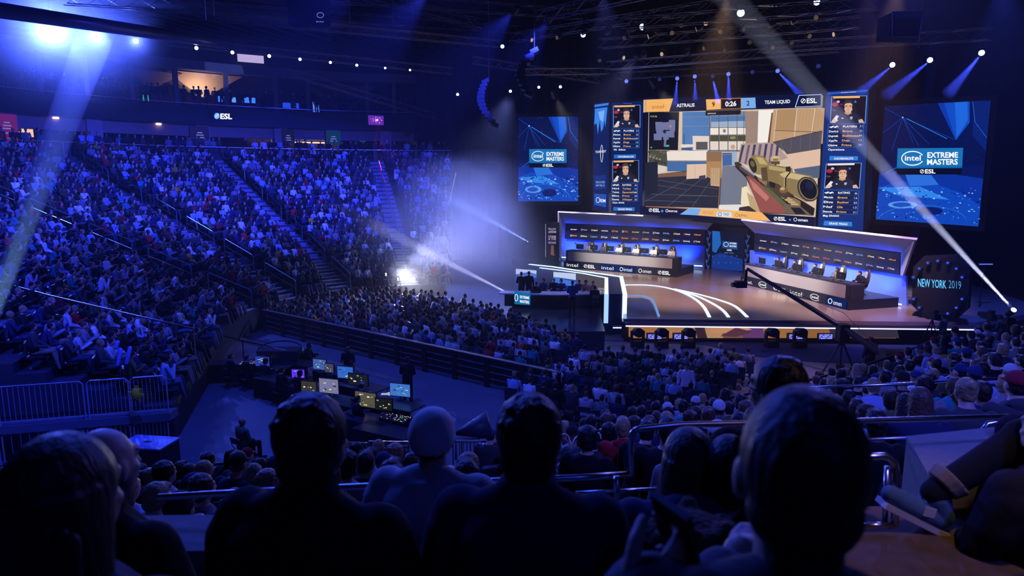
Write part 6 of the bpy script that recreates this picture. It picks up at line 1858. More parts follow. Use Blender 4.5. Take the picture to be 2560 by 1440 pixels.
truss(Pd(1520, 165, 47), Pd(2100, 118, 38), .5, 'thin truss over the stage, above the row of small blue lamps')
truss(Pd(1900, 120, 38), Pd(2480, 85, 31), .5, 'truss with three bright lamps above the right screen')
truss(Pd(1500, 110, 40), Pd(2150, 55, 32), .5, 'dark truss crossing above the middle of the stage')
truss(Pd(1560, 60, 35), Pd(2200, 5, 28), .5, 'uppermost truss above the stage')
truss(Pd(1350, 40, 36), Pd(1700, -40, 28), .5, 'bluish truss at the top edge above the left screen')
truss(Pd(160, -5, 36), Pd(1300, 75, 60), .6, 'longest pale truss crossing the top left under the roof')
truss(Pd(1290, 180, 46), Pd(1520, 178, 50), .4, 'short truss above the left tournament screen')
truss(Pd(420, -40, 30), Pd(1500, 40, 50), .6, 'truss along the top edge over the far stand')
# large ventilation ducts under the roof
b = MB(); b.cyl(Pd(150, -30, 40), Pd(1250, 110, 66), .7, n=14); tag(b.build('air_duct', mat('duct_metal', (.12, .12, .15), .35, .6), smooth=True), 'long round air duct under the roof at the top left', 'duct')
b = MB(); b.cyl(Pd(-40, 20, 30), Pd(740, 135, 58), .35, n=12); tag(b.build('air_duct', mat('duct_metal', (.1, .1, .1)), smooth=True), 'thinner round air duct behind the bright lamps', 'duct')
b = MB()
for k in range(14): 
    p = Pd(90 + k * 80, -10 + k * 10, 40 + k * 1.5); b.cyl(p, p + Vector((5, 16, .2)), .08, n=5)
tag(b.build('roof_beam', M_TRUSS), 'row of thin parallel roof purlins at the top left', 'roof beam')

def make_hung():
    root = empty('moving_head_lamp')
    b = MB(); b.box((0, 0, -.12), (.34, .3, .16)); b.build('base', M_BLACK, root)
    b = MB(); b.cyl((0, 0, -.06), (0, 0, 1.0), .022, n=6); b.build('hanging_bar', M_BLACK, root)
    b = MB()
    for s in (-1, 1): b.box((.19 * s, 0, -.38), (.05, .14, .42))
    b.build('yoke', M_BLACK, root)
    b = MB(); b.cyl((0, .17, -.42), (0, -.2, -.52), .13, .17, 14); b.ell((0, .16, -.41), (.125, .1, .125), 12, 8); h = b.build('head', M_DARK, root)
    b = MB(); b.cyl((0, -.2, -.52), (0, -.222, -.526), .145, n=14); h2 = b.build('lens', LENS, h)
    return root
def lens_mat():
    m = bpy.data.materials.new('lens_glow'); m.use_nodes = True; nt = m.node_tree; nt.nodes.clear()
    e = nt.nodes.new('ShaderNodeEmission'); o = nt.nodes.new('ShaderNodeOutputMaterial'); oi = nt.nodes.new('ShaderNodeObjectInfo')
    mu = nt.nodes.new('ShaderNodeMath'); mu.operation = 'MULTIPLY'; mu.inputs[1].default_value = 1.0
    nt.links.new(oi.outputs['Color'], e.inputs[0]); nt.links.new(oi.outputs['Alpha'], mu.inputs[0]); nt.links.new(mu.outputs[0], e.inputs[1]); nt.links.new(e.outputs[0], o.inputs[0])
    m.cycles.emission_sampling = 'NONE'; return m
LENS = lens_mat()
HP = make_hung(); freeze(HP); hpf = True
def hung(px, py, t, label, col=(.75, .85, 1), s=8, group='hung moving head lamps', tgt=None, scale=1.0, zz=None):
    """lamp whose lens is seen at (px, py) at depth t"""
    global hpf
    p = Pd(px, py, t)
    o = HP if hpf else copy_tree(HP); hpf = False
    tg = Vector(tgt) if tgt else EYE
    dd = tg - p; rz = math.atan2(dd.x, -dd.y)
    o.rotation_euler = (0, 0, rz); o.scale = (scale,) * 3
    off = Matrix.Rotation(rz, 3, 'Z') @ Vector((0, -.22, -.52)) * scale
    o.location = p - off
    tag(o, label, 'stage light', group)
    for ch in o.children_recursive:
        if ch.name.startswith('lens'): ch.color = (*col, s)
    return o
row = [(128, 75), (241, 93), (340, 103), (491, 120), (581, 131), (673, 140), (750, 148), (826, 156), (892, 163), (963, 170), (1025, 175)]
for k, (x, y) in enumerate(row):
    t = (ZT - 8) / ray(x, y).z
    hung(x, y, t, '%s bright lamp from the left on the long truss over the far stand' % ordinal(k + 1), (.55, .7, 1), [90, 40, 22, 9, 8, 8, 7, 6, 6, 5, 5][k], scale=[1.5, 1.2, 1.0, .8, .8, .8, .75, .7, .7, .6, .6][k], group='lamp row over the far stand')
for k, (x, y, t, sc_) in enumerate([(1256, 116, 44, .8), (1458, 87, 40, .95), (1606, 67, 37, 1.1), (1852, 32, 33, 1.2), (2042, 5, 30, .9)]):
    hung(x, y, t, '%s bright lamp from the left on the upper stage truss' % ordinal(k + 1), (.45, .7, 1), 8, scale=sc_, group='bright lamps on the upper stage truss')
for k, (x, y, t) in enumerate([(2231, 162, 34), (2325, 150, 33), (2454, 132, 31.5)]):
    hung(x, y, t, '%s bright lamp from the left above the right tournament screen' % ordinal(k + 1), (.55, .75, 1), 7, scale=.85, group='bright lamps above the right screen')
for k, (x, y, t) in enumerate([(1144, 236, 52), (1276, 228, 50), (1347, 218, 50), (1401, 217, 50)]):
    hung(x, y, t, '%s lamp from the left, low in the dark left of the big screens' % ordinal(k + 1), (.45, .55, 1), 8 if k != 2 else 3, scale=.7, group='low lamps left of the big screens')
for k, (x, y, t) in enumerate([(1566, 203, 48), (1649, 198, 47.5), (1693, 196, 47), (1737, 191, 46), (1782, 190, 45.5), (1821, 185, 45), (1881, 180, 44.5), (1944, 177, 44), (2046, 165, 42)]):
    hung(x, y, t, '%s small blue lamp from the left over the main screen' % ordinal(k + 1), (.12, .16, 1), 1.6 if k in (0, 2, 3, 5, 7) else .15, scale=.9, tgt=(0, 0, 8) if k in (0, 2, 3, 5, 7) else (10, 20, -20), group='small blue lamps over the main screen')
# unlit lamps packed on the stage trusses, glints put in as lens glow
rr = random.Random(11)
ul = [(1500 + k * 53 + rr.uniform(-8, 8), 150 - k * 5 + rr.uniform(-10, 10), 42 - k * .6) for k in range(12)] + [(1330 + k * 62, 105 - k * 7 + rr.uniform(-8, 8), 42 - k) for k in range(8)] + [(1560 + k * 60, 95 - k * 6 + rr.uniform(-8, 8), 37 - k * .6) for k in range(9)]
for k, (x, y, t) in enumerate(ul):
    hung(x, y, t, 'unlit dark lamp with put-in faint glints among the stage trusses', (.9, .6, .35), rr.choice([.05, .1, .6]), scale=.8, tgt=(rr.uniform(-20, 30), rr.uniform(10, 60), 0), group='unlit lamps among the stage trusses')
# line array speakers
def line_array(px0, py0, px1, py1, t, n, label):
    A_ = Pd(px0, py0, t); C_ = Pd(px1, py1, t); root = empty('line_array_speaker', A_); tag(root, label, 'speaker')
    for k in range(n):
        u = k / (n - 1); p = (C_ - A_) * u + Vector((-.5 * math.sin(u * math.pi) * 1.2, 0, 0)); 
        b = MB(); b.box(p, (.5, 1.1, (A_ - C_).length / n * .96), Matrix.Rotation(.9 * u - .45, 3, 'Y')); b.build('cabinet', mat('speaker_black', (.025, .025, .035), .4), root)
line_array(1214, 205, 1238, 312, 46, 12, 'curved black line array of speakers hanging left of the big screens')
line_array(1335, 130, 1322, 235, 40, 9, 'second line array hanging above the left tournament screen')
# hung boxes
for (x0, y0, x1, y1, t, lab, nm) in [(2210, 40, 2284, 98, 23, 'large square dark speaker cluster hanging at the upper right', 'speaker_cluster'), (1612, 42, 1650, 76, 36, 'small hanging square panel beside the third bright stage lamp', 'video_display'), (725, -20, 820, 62, 34, 'dark hanging scoreboard box with faint logo at the top', 'scoreboard')]:
    A_ = Pd(x0, y0, t); C_ = Pd(x1, y1, t); c = (A_ + C_) / 2
    b = MB(); b.box(c, (abs(C_.x - A_.x), .9, abs(A_.z - C_.z))); o = b.build(nm, mat('hung_box', (.008, .009, .014), .9, spec=.05)); tag(o, lab, nm.replace('_', ' '))
    if nm == 'speaker_cluster':
        q = MB(); q.box(c + Vector((0, -.46, .3)), (abs(C_.x - A_.x) * 1.02, .05, .22)); q.build('top_panel', mat('cluster_panel', (.05, .08, .3), .6), o)
        q = MB(); w2 = abs(C_.x - A_.x) / 2; h2 = abs(A_.z - C_.z) / 2; q.tube([c + Vector((-w2, -.47, h2)), c + Vector((w2, -.47, h2)), c + Vector((w2 * .9, -.47, -h2)), c + Vector((-w2 * .9, -.47, -h2))], .02, 4, True); q.build('edge_frame', M_STEEL, o)
    if nm == 'scoreboard':
        F = Face((Vector((0, c.y - .46, 0)), Vector((0, -1, 0)))); F.ring(801, 38, 9, 7, 1.2, em((.3, .4, 1), .7)); F.text('Barclays', 791, 56, 810, 4, em((.3, .4, 1), .6), None, 0); F.build('logo', o)
# cables to the roof
for k, (px, py, t) in enumerate([(516, 50, 40), (536, 40, 40), (876, 90, 46), (984, 80, 48), (1031, 100, 50), (2297, 120, 30), (1222, 200, 46), (1336, 120, 40)]):
    p = Pd(px, py, t); b = MB(); b.cyl(p, (p.x, p.y, 23), .03, n=5)
    tag(b.build('hoist_chain', M_STEEL), '%s hoist chain from the left hanging from the roof' % ordinal(k + 1), 'chain', 'hoist chains')
b = MB(); b.cyl(Pd(1140, 432, 55), Pd(1122, 510, 52), .03, n=5); tag(b.build('steel_cable', em((.8, .6, .35), .35)), 'thin slanting cable with put-in glow in front of the dark drape', 'cable')  # light on the cable put in as glow
# small violet strobe bar right of the sign
p = Pd(2462, 660, 36); b = MB(); b.box(p, (.75, .15, .12)); o = b.build('strobe_bar', M_BLACK); tag(o, 'short glowing violet light bar in the dark right of the city sign', 'stage light'); b = MB(); b.cyl(p, (p.x, p.y + .1, 0), .03, n=6); b.build('pole', M_BLACK, o)
b = MB()
for k in range(9): b.cyl(p + Vector((-.32 + k * .08, -.08, 0)), p + Vector((-.32 + k * .08, -.1, 0)), .028, n=8)
b.build('lens', em((.12, .14, 1), 2.0), o)
# ================================================================ people close to the camera
def fine_person(px, py, t, pose_kw, label, hair='short', hcol=(.01, .008, .008), skin=SKINS[0], shirt=(.01, .012, .02), pants=BLK3, yaw=0.0, scale=1.0, kind='sit', vox=.009, collar=None, extra=None, cap=None, hairfn=None, group=None):
    J = pose_joints(kind, **pose_kw)
    hd = Pd(px, py, t)
    o = bpy.data.objects.new('person', remesh(body_prims(J, 0, 'all', 18), vox, 3, [SKINM], 'body')); COL.objects.link(o)
    l = Vector(J['head']) * scale; rot = Matrix.Rotation(yaw, 3, 'Z')
    o.location = hd - rot @ l; o.rotation_euler = (0, 0, yaw); o.scale = (scale,) * 3; o.color = (*skin, 1)
    sh = body_prims(J, .030, 'shirt', 18)
    up = J['up']; M3 = J['M'].to_3x3()
    sh.loft([(up(0, 0, .36), .205, .14, M3), (up(0, -.005, .45), .225, .135, M3), (up(0, -.01, .50), .205, .115, M3), (up(0, -.01, .55), .12, .09, M3)], 24, 2.3)
    for s in (-1, 1):
        sh.cap(up(.05 * s, -.02, .555), up(.20 * s, -.015, .455), .062, .088, 18); sh.cap(up(.20 * s, -.015, .455), up(.235 * s, 0, .33), .086, .078, 18)
        sh.cap(up(.10 * s, -.06, .45), up(.10 * s, -.05, .15), .10, .09, 16)
    if collar == 'hood': sh.ell(up(0, -.10, .58), (.13, .07, .065), 18, 10); sh.ell(up(0, -.13, .50), (.11, .05, .08), 18, 10)
    elif collar == 'high': sh.loft([(up(0, -.01, .52), .09, .085, M3), (up(0, -.01, .60), .078, .078, M3), (up(0, -.005, .635), .074, .074, M3)], 20)
    else: sh.loft([(up(0, -.01, .52), .09, .08, M3), (up(0, -.01, .575), .074, .07, M3)], 20)
    k = bpy.data.objects.new('shirt', remesh(sh, vox * 1.2, 5, [FINECLOTH], 'shirt')); COL.objects.link(k); k.parent = o; k.color = (*shirt, 1)
    k = bpy.data.objects.new('trousers', remesh(body_prims(J, .022, 'pants', 16), vox * 1.8, 3, [FINECLOTH], 'trousers')); COL.objects.link(k); k.parent = o; k.color = (*pants, 1)
    k = bpy.data.objects.new('shoes', POSES['lap']['shoes']); COL.objects.link(k); k.parent = o
    HM = Matrix.Translation(J['head']) @ J['hrot'].to_4x4()
    if hair != 'bald':
        hb = hairfn() if hairfn else hair_prims(hair)
        k = bpy.data.objects.new('hair', remesh(hb, .0055, 3, [FINEHAIR], 'hair')); COL.objects.link(k); k.parent = o; k.matrix_local = HM; k.color = (*hcol, 1)
    if cap: cap(o, HM)
    tag(o, label, 'person', group)
    return o, J, HM
FINECLOTH = objcol_mat('fine_cloth', rough=.9, bump=.5, nscale=7, spec=.12)
def hairmat():
    m = objcol_mat('fine_hair', rough=.5, bump=.0, nscale=40, spec=.4)
    nt = m.node_tree; b = nt.nodes['Principled BSDF']; tc = nt.nodes['Texture Coordinate']
    n = nt.nodes.new('ShaderNodeTexNoise'); n.inputs['Scale'].default_value = 26; n.inputs['Detail'].default_value = 5; n.inputs['Distortion'].default_value = .6
    mp = nt.nodes.new('ShaderNodeMapping'); mp.inputs['Scale'].default_value = (1.6, 1.6, .35)
    nt.links.new(tc.outputs['Object'], mp.inputs['Vector']); nt.links.new(mp.outputs[0], n.inputs['Vector'])
    bp = nt.nodes.new('ShaderNodeBump'); bp.inputs['Strength'].default_value = .9; bp.inputs['Distance'].default_value = .012
    nt.links.new(n.outputs['Fac'], bp.inputs['Height']); nt.links.new(bp.outputs['Normal'], b.inputs['Normal'])
    return m
FINEHAIR = hairmat()
def thick():
    b = MB(); b.ell((0, -.02, .035), (.090, .103, .104), 28, 18); b.ell((0, -.045, -.035), (.078, .068, .075), 22, 12)
    rr = random.Random(2)
    for k in range(26):
        a = rr.uniform(0, 6.28); e = rr.uniform(.1, 1.3)
        b.ell((.076 * math.cos(a) * math.cos(e), -.02 + .088 * math.sin(a) * math.cos(e) - .01, .04 + .094 * math.sin(e)), (.017, .017, .010), 8, 6)
    return b
def crop_():
    b = MB(); b.ell((0, -.018, .028), (.081, .099, .101), 28, 18); b.ell((0, -.045, -.03), (.073, .064, .06), 22, 12)
    b.ell((0, -.05, -.085), (.05, .05, .03), 18, 10); return b
def longhair():
    b = MB(); b.ell((0, -.02, .03), (.092, .106, .104), 28, 18)
    b.loft([((0, -.03, .04), .095, .1), ((0, -.04, -.06), .108, .088), ((0, -.055, -.2), .125, .07), ((.01, -.07, -.34), .13, .055), ((.01, -.075, -.42), .10, .035)], 26, 2.1)
    for k in range(11): x = -.11 + k * .022; b.cap((x, -.11, -.02), (x * 1.25, -.12, -.38 - .03 * (k % 3)), .016, .009, 8)
    return b
def bobhair():
    b = MB(); b.ell((0, -.02, .03), (.088, .104, .103), 28, 18)
    b.loft([((0, -.03, .03), .092, .098), ((0, -.035, -.05), .1, .088), ((0, -.04, -.13), .1, .07), ((0, -.04, -.17), .09, .05)], 26, 2.1)
    return b
fine_person(2000, 1188, .92, dict(arms='phone', lean=.02), 'person with short cropped hair very close in front of the camera at lower right', hcol=(.012, .010, .010), hairfn=crop_, shirt=(.03, .03, .035), yaw=-.25, vox=.007)
fine_person(785, 1108, 1.85, dict(arms='lap'), 'broad shouldered man with thick dark hair and black top, left of the white cap', hairfn=thick, shirt=(.008, .009, .014), yaw=-.25, scale=1.06, collar='high')
fine_person(1325, 1100, 1.85, dict(arms='lap'), 'man with thick black hair and high collared dark top, right of the white cap', hairfn=thick, shirt=(.02, .025, .05), yaw=-.15, collar='high')
fine_person(172, 1245, 1.3, dict(arms='lap', nod=.05), 'woman with long straight dark hair at the lower left corner', hcol=(.02, .012, .012), hair='long', hairfn=longhair, shirt=(.05, .04, .06), yaw=-.2)
fine_person(262, 1165, 2.1, dict(arms='lap'), 'bald man in black shirt behind the long haired woman', hair='bald', skin=(.5, .36, .3), shirt=(.008, .008, .01), yaw=-.35, scale=1.04, collar='high')
def white_cap(o, HM):
    b = MB(); b.ell((0, -.018, .034), (.093, .112, .102), 30, 20, zcut=-.045); me = remesh(b, .006, 2, [FINECLOTH], 'cap')
    k = bpy.data.objects.new('cap', me); COL.objects.link(k); k.parent = o; k.matrix_local = HM @ Matrix.Rotation(.32, 4, 'X'); k.color = (.8, .78, .75, 1)
    b = MB(); b.loft([((0, .075, .0), .07, .02), ((0, .13, -.012), .06, .055)], 20); m2 = remesh(b, .006, 2, [FINECLOTH], 'brim')
    q = bpy.data.objects.new('brim', m2); COL.objects.link(q); q.parent = k; q.color = (.62, .60, .58, 1)
    b = MB(); b.tube([(.042 * math.cos(a), -.118 + .008 * abs(math.cos(a)), -.008 + .03 * math.sin(a)) for a in np.linspace(0, math.pi, 12)], .004, 6)
    q = bpy.data.objects.new('rear_strap', b.mesh('strap', [FINECLOTH], True)); COL.objects.link(q); q.parent = k; q.color = (.5, .48, .46, 1)
    b = MB(); b.ell((0, -.108, .002), (.040, .018, .026), 16, 10); q = bpy.data.objects.new('rear_opening', b.mesh('opening', [FINEHAIR], True)); COL.objects.link(q); q.parent = k; q.color = (.01, .01, .01, 1)
fine_person(1085, 1092, 2.8, dict(arms='lap'), 'man in white baseball cap and light grey t-shirt sitting by the silver rail', hairfn=lambda: hair_prims('buzz'), shirt=(.42, .44, .48), yaw=-.2, cap=white_cap, scale=1.02)
fine_person(1720, 1155, 2.4, dict(arms='knees', lean=.12), 'woman with straight brown bob and dark hooded jacket, left of the big head', hcol=(.09, .05, .035), hair='bob', hairfn=bobhair, shirt=(.035, .045, .09), pants=(.45, .5, .42), collar='hood', yaw=-.15)
fine_person(1822, 1175, 2.3, dict(arms='lap'), 'person in black half hidden behind the big head', hairfn=crop_, shirt=(.01, .01, .012), yaw=-.2)
o, J, HM = fine_person(1940, 975, 2.6, dict(arms='lap', turn=.5), 'person with black framed glasses above the big head', hairfn=thick, shirt=(.01, .01, .012), yaw=.1)
b = MB()
for s in (-1, 1):
    b.tube([(.034 * s + .026 * math.cos(a), .112, .012 + .02 * math.sin(a)) for a in np.linspace(0, 6.28, 14)], .003, 5); b.tube([(.06 * s, .112, .016), (.088 * s, .05, .012), (.09 * s, -.02, .005)], .003, 5)
b.tube([(-.008, .112, .014), (.008, .112, .014)], .003, 4)
k = bpy.data.objects.new('glasses', b.mesh('glasses', [M_BLACK])); COL.objects.link(k); k.parent = o; k.matrix_local = HM
# person in camouflage jacket at the bottom, partly below the frame, brown fur trimmed hood
def camo():
    m = bpy.data.materials.new('camouflage'); m.use_nodes = True; nt = m.node_tree; bs = nt.nodes['Principled BSDF']; bs.inputs['Roughness'].default_value = .9
    tc = nt.nodes.new('ShaderNodeTexCoord'); n = nt.nodes.new('ShaderNodeTexNoise'); n.inputs['Scale'].default_value = 9; n.inputs['Detail'].default_value = 1
    r_ = nt.nodes.new('ShaderNodeValToRGB'); r_.color_ramp.interpolation = 'CONSTANT'
    r_.color_ramp.elements[0].color = (.012, .012, .015, 1); r_.color_ramp.elements[1].position = .55; r_.color_ramp.elements[1].color = (.06, .06, .05, 1)
    e = r_.color_ramp.elements.new(.46); e.color = (.03, .035, .04, 1); e = r_.color_ramp.elements.new(.62); e.color = (.1, .1, .12, 1)
    nt.links.new(tc.outputs['Object'], n.inputs['Vector']); nt.links.new(n.outputs['Fac'], r_.inputs[0]); nt.links.new(r_.outputs[0], bs.inputs['Base Color']); return m
big = [x for x in COL.objects if x.get('label', '').startswith('person with short cropped hair very')][0]
for ch in big.children:
    if ch.name.startswith('shirt'): ch.data.materials[0] = camo(); ch['label'] = 'camouflage patterned jacket'
# brown fur hood lying on the seat back, beside the big head
p = Pd(1720, 1345, 1.5); b = MB(); rr = random.Random(4)
b.ell(p, (.10, .09, .055), 18, 12)
for k in range(40):
    a = rr.uniform(0, 6.28); b.ell(p + Vector((.085 * math.cos(a), .075 * math.sin(a), rr.uniform(-.02, .05))), (.022, .022, .018), 8, 6)
me = remesh(b, .009, 2, [mat('brown_fur', (.10, .055, .035), .95, noise=.5, nscale=60, bump=1.0)], 'hood'); o = bpy.data.objects.new('fur_hood', me); COL.objects.link(o); tag(o, 'brown fur trimmed hood lying beside the big head at the bottom', 'hood')
# forearm and hand holding a small phone
def hand_mesh():
    b = MB(); 
    b.cap((-.34, -.10, -.10), (-.02, -.01, -.01), .042, .027, 16)
    b.ell((.035, .0, .004), (.048, .024, .038), 18, 12, Matrix.Rotation(.2, 3, 'Y'))
    for f, (L1, L2, r_) in enumerate(((.038, .030, .0095), (.042, .034, .0098), (.040, .031, .0094), (.032, .025, .0085))):
        z = .030 - f * .021; a = Vector((.07, .0, z)); c = a + Vector((L1, .012, .004)); e = c + Vector((L2 * .45, .032, .0)); g_ = e + Vector((-.012, .022, 0))
        b.cap(a, c, r_, r_ * .96, 10); b.cap(c, e, r_ * .96, r_ * .9, 10); b.cap(e, g_, r_ * .9, r_ * .8, 10)
    t0 = Vector((.01, .012, .034)); t1 = t0 + Vector((.035, .02, .022)); t2 = t1 + Vector((.03, .018, .004)); b.cap(t0, t1, .014, .0115, 10); b.cap(t1, t2, .0115, .0095, 10)
    return b
hp = Pd(1585, 1500, .95)
o = bpy.data.objects.new('person', remesh(hand_mesh(), .0042, 2, [SKINM], 'forearm')); COL.objects.link(o); o.location = hp; o.rotation_euler = (.1, -.35, .5); o.color = (.38, .22, .16, 1)
tag(o, 'bare forearm and hand of a person reaching in from the bottom edge with a phone', 'person')
b = MB(); b.box((.115, .032, .0), (.012, .075, .145)); o2 = b.build('phone', M_BLACK); o2.matrix_world = Matrix.Translation(hp) @ o.rotation_euler.to_matrix().to_4x4(); tag(o2, 'dark phone held in the hand at the bottom edge', 'phone')
b = MB(); b.box((.122, .032, 0), (.002, .068, .132)); q = b.build('screen', em((.06, .07, .5), .5), o2)
# dark shoulder of a person at the lower right corner
fine_person(2790, 1120, 1.05, dict(arms='lap', lean=.1), 'person in dark jacket hunched at the lower right corner', hairfn=crop_, shirt=(.008, .009, .014), yaw=.4, collar='hood', scale=1.1)
# seated person at the right edge with crossed leg and a blue sneaker
root_p = Pd(2330, 1270, 2.9)
def legs():
    b = MB(); s = Vector((0, 0, 0)); b.cap((.0, 0, .07), (.34, -.02, .32), .055, .075, 16); b.cap((.34, -.02, .32), (.80, .0, .30), .085, .10, 16); b.cap((.36, .2, -.2), (.46, .18, .27), .06, .075, 16); b.cap((.46, .18, .27), (.84, .15, .28), .085, .10, 16)
    b.loft([((.84, .08, .2), .15, .13), ((.92, .08, .45), .16, .12), ((.95, .06, .7), .18, .12), ((.95, .06, .76), .09, .08)], 18); b.cap((.93, -.1, .68), (.8, -.16, .45), .055, .045, 12); b.cap((.8, -.16, .45), (.6, -.08, .42), .045, .035, 12); return b
o = bpy.data.objects.new('person', remesh(legs(), .012, 3, [FINECLOTH], 'jeans')); COL.objects.link(o); o.location = root_p; o.color = (.014, .016, .03, 1)
tag(o, 'person at the right edge with crossed legs, dark jeans and blue sneaker', 'person')
b = MB(); b.ell((.95, .05, .92), (.08, .095, .12), 20, 14); b.cap((.95, .06, .74), (.95, .05, .88), .055, .055, 12); k = bpy.data.objects.new('head', remesh(b, .012, 2, [SKINM], 'head')); COL.objects.link(k); k.parent = o; k.color = (.45, .3, .22, 1)
b = MB(); b.ell((.965, .07, .95), (.09, .1, .105), 20, 14); k = bpy.data.objects.new('hair', remesh(b, .012, 2, [HAIRM], 'hair')); COL.objects.link(k); k.parent = o; k.color = (.01, .01, .01, 1)
b = MB(); b.loft([((.03, 0, .10), .068, .068, Matrix.Rotation(.85, 3, 'Y')), ((.075, 0, .135), .082, .08, Matrix.Rotation(.85, 3, 'Y'))], 16)
me = remesh(b, .006, 2, [FINECLOTH], 'cuff'); k = bpy.data.objects.new('rolled_cuff', me); COL.objects.link(k); k.parent = o; k.color = (.25, .22, .2, 1)
b = MB(); b.cap((.05, 0, -.02), (.0, 0, .05), .052, .055, 16); b.cap((.03, 0, -.04), (-.15, 0, .0), .054, .045, 16); b.cap((-.10, 0, -.01), (-.19, 0, .015), .047, .04, 16)
me = remesh(b, .006, 2, [FINECLOTH], 'shoe'); sh = bpy.data.objects.new('sneaker', me); COL.objects.link(sh); sh.parent = o; sh.color = (.08, .16, .3, 1); sh.rotation_euler = (0, .25, 0)
b = MB(); b.loft([((.07, 0, -.085), .03, .035, Matrix.Rotation(-1.4, 3, 'Y')), ((-.06, 0, -.075), .03, .042, Matrix.Rotation(-1.3, 3, 'Y'))], 12)
b = MB(); b.slab([Vector((.08, -.05, -.08)), Vector((.08, .05, -.08)), Vector((-.215, .04, -.015)), Vector((-.215, -.04, -.015))], Vector((.2, 0, .97)), .025, 0); k = b.build('sole', mat('sole_white', (.6, .6, .62), .6)); k.parent = sh
b = MB(); b.ring = None
F_ = MB(); F_.box((-.04, -.049, -.005), (.05, .006, .04)); k = F_.build('side_patch', mat('patch_white', (.6, .62, .65), .5)); k.parent = sh
b = MB()
for i in range(4): b.tube([(-.03 - i * .022, -.028, .034 - i * .008), (-.03 - i * .022, 0, .045 - i * .01), (-.03 - i * .022, .028, .034 - i * .008)], .0035, 5)
k = b.build('laces', mat('lace', (.4, .45, .5), .8)); k.parent = sh
# pink cap head at the right edge
fine_person(2622, 1080, 2.7, dict(arms='lap'), 'person in bright pink knitted hat cut by the right edge', hcol=(.6, .02, .08), hairfn=lambda: hair_prims('short'), shirt=(.02, .02, .03), yaw=.2)

# ---------------------------------------------------------------- rails in front of us
M_RAIL = mat('rail_aluminium', (.55, .56, .6), .26, 1.0)
def rail(name, pts, r, label, n=10, extra=None, smooth_=True):
    b = MB(); b.tube(pts, r, n)
    for e in (extra or []): b.tube(e[0], e[1], 8)
    o = b.build(name, M_RAIL, smooth=True); tag(o, label, 'railing', 'silver railings in front of the first rows'); return o
T1 = 3.0
rail('hand_rail', [Pd(395, 1243, T1), Pd(680, 1226, T1), Pd(960, 1213, T1), Pd(1200, 1204, T1), Pd(1440, 1194, T1 + .02), Pd(1572, 1186, T1 + .05)], .0145, 'long silver hand rail behind the black topped man, running to the gate', extra=[([Pd(1440, 1232, T1), Pd(1640, 1222, T1 + .1)], .007), ([Pd(1542, 1190, T1), Pd(1542, 1262, T1)], .014), ([Pd(1380, 1276, T1), Pd(1620, 1262, T1)], .012)])
rail('hand_rail', [Pd(-30, 1258, T1 - .1), Pd(60, 1254, T1 - .1), Pd(130, 1252, T1 - .1)], .0145, 'short silver hand rail at the left edge behind the long haired woman')
arc = [Pd(1578, 1190, T1 + .08), Pd(1578, 1100, T1 + .08)] + [Pd(1600 - 22 * math.cos(a), 1096 - 24 * math.sin(a), T1 + .08) for a in np.linspace(.2, 1.5, 6)]
rail('gate_rail', arc + [Pd(1700, 1062, T1 + .1), Pd(2000, 1056, T1 + .2), Pd(2300, 1048, T1 + .3), Pd(2600, 1040, T1 + .4)], .0145, 'raised silver rail with rounded corner passing behind the big head')
rail('mid_rail', [Pd(2080, 1102, T1 + .6), Pd(2330, 1092, T1 + .7), Pd(2600, 1084, T1 + .8)], .008, 'thinner silver rail below the raised rail on the right')
rail('end_post_rail', [Pd(2080, 1150, 2.9), Pd(2205, 1140, 2.9)] + [Pd(2205 + 34 * math.sin(a), 1174 - 34 * math.cos(a), 2.9) for a in np.linspace(.2, 1.5, 6)] + [Pd(2240, 1240, 2.9), Pd(2236, 1315, 2.9)], .016, 'silver rail end curving down into a post beside the concrete block', extra=[([Pd(2218, 1165, 2.92), Pd(2212, 1310, 2.92)], .012), ([Pd(2150, 1315, 2.9), Pd(2240, 1312, 2.9)], .014)])
rail('aisle_rail', [Pd(2005, 970, 9), Pd(2300, 958, 9), Pd(2600, 940, 9)], .022, 'silver rail with posts crossing the near stand on the right', extra=[([Pd(2330, 956, 9), Pd(2325, 1036, 9)], .022), ([Pd(2436, 951, 9), Pd(2432, 1010, 9)], .022)])
rail('stair_rail', [Pd(2455, 1130, 4.6), Pd(2456, 1075, 4.6), Pd(2468, 1060, 4.6), Pd(2600, 1035, 4.6)], .018, 'small bent silver rail near the right edge')
# barred gate panels at the front of the near stand, centre
for k, (x0, x1, y0, y1, lab) in enumerate([(875, 915, 1107, 1150, 'left'), (922, 1030, 1105, 1150, 'middle'), (1140, 1240, 1103, 1150, 'right')]):
    t = 11.2; b = MB(); b.tube([Pd(x0, y1, t), Pd(x0, y0, t), Pd(x1, y0 + 1, t), Pd(x1, y1, t)], .025, 6)
    nb = max(2, int((x1 - x0) / 9))
    for i in range(1, nb): b.cyl(Pd(x0 + (x1 - x0) * i / nb, y0, t), Pd(x0 + (x1 - x0) * i / nb, y1, t), .009, n=5)
    tag(b.build('fence_gate', M_STEEL), 'pale barred fence gate near the white cap, ' + lab + ' one', 'gate', 'fence gates at the front of the near stand')
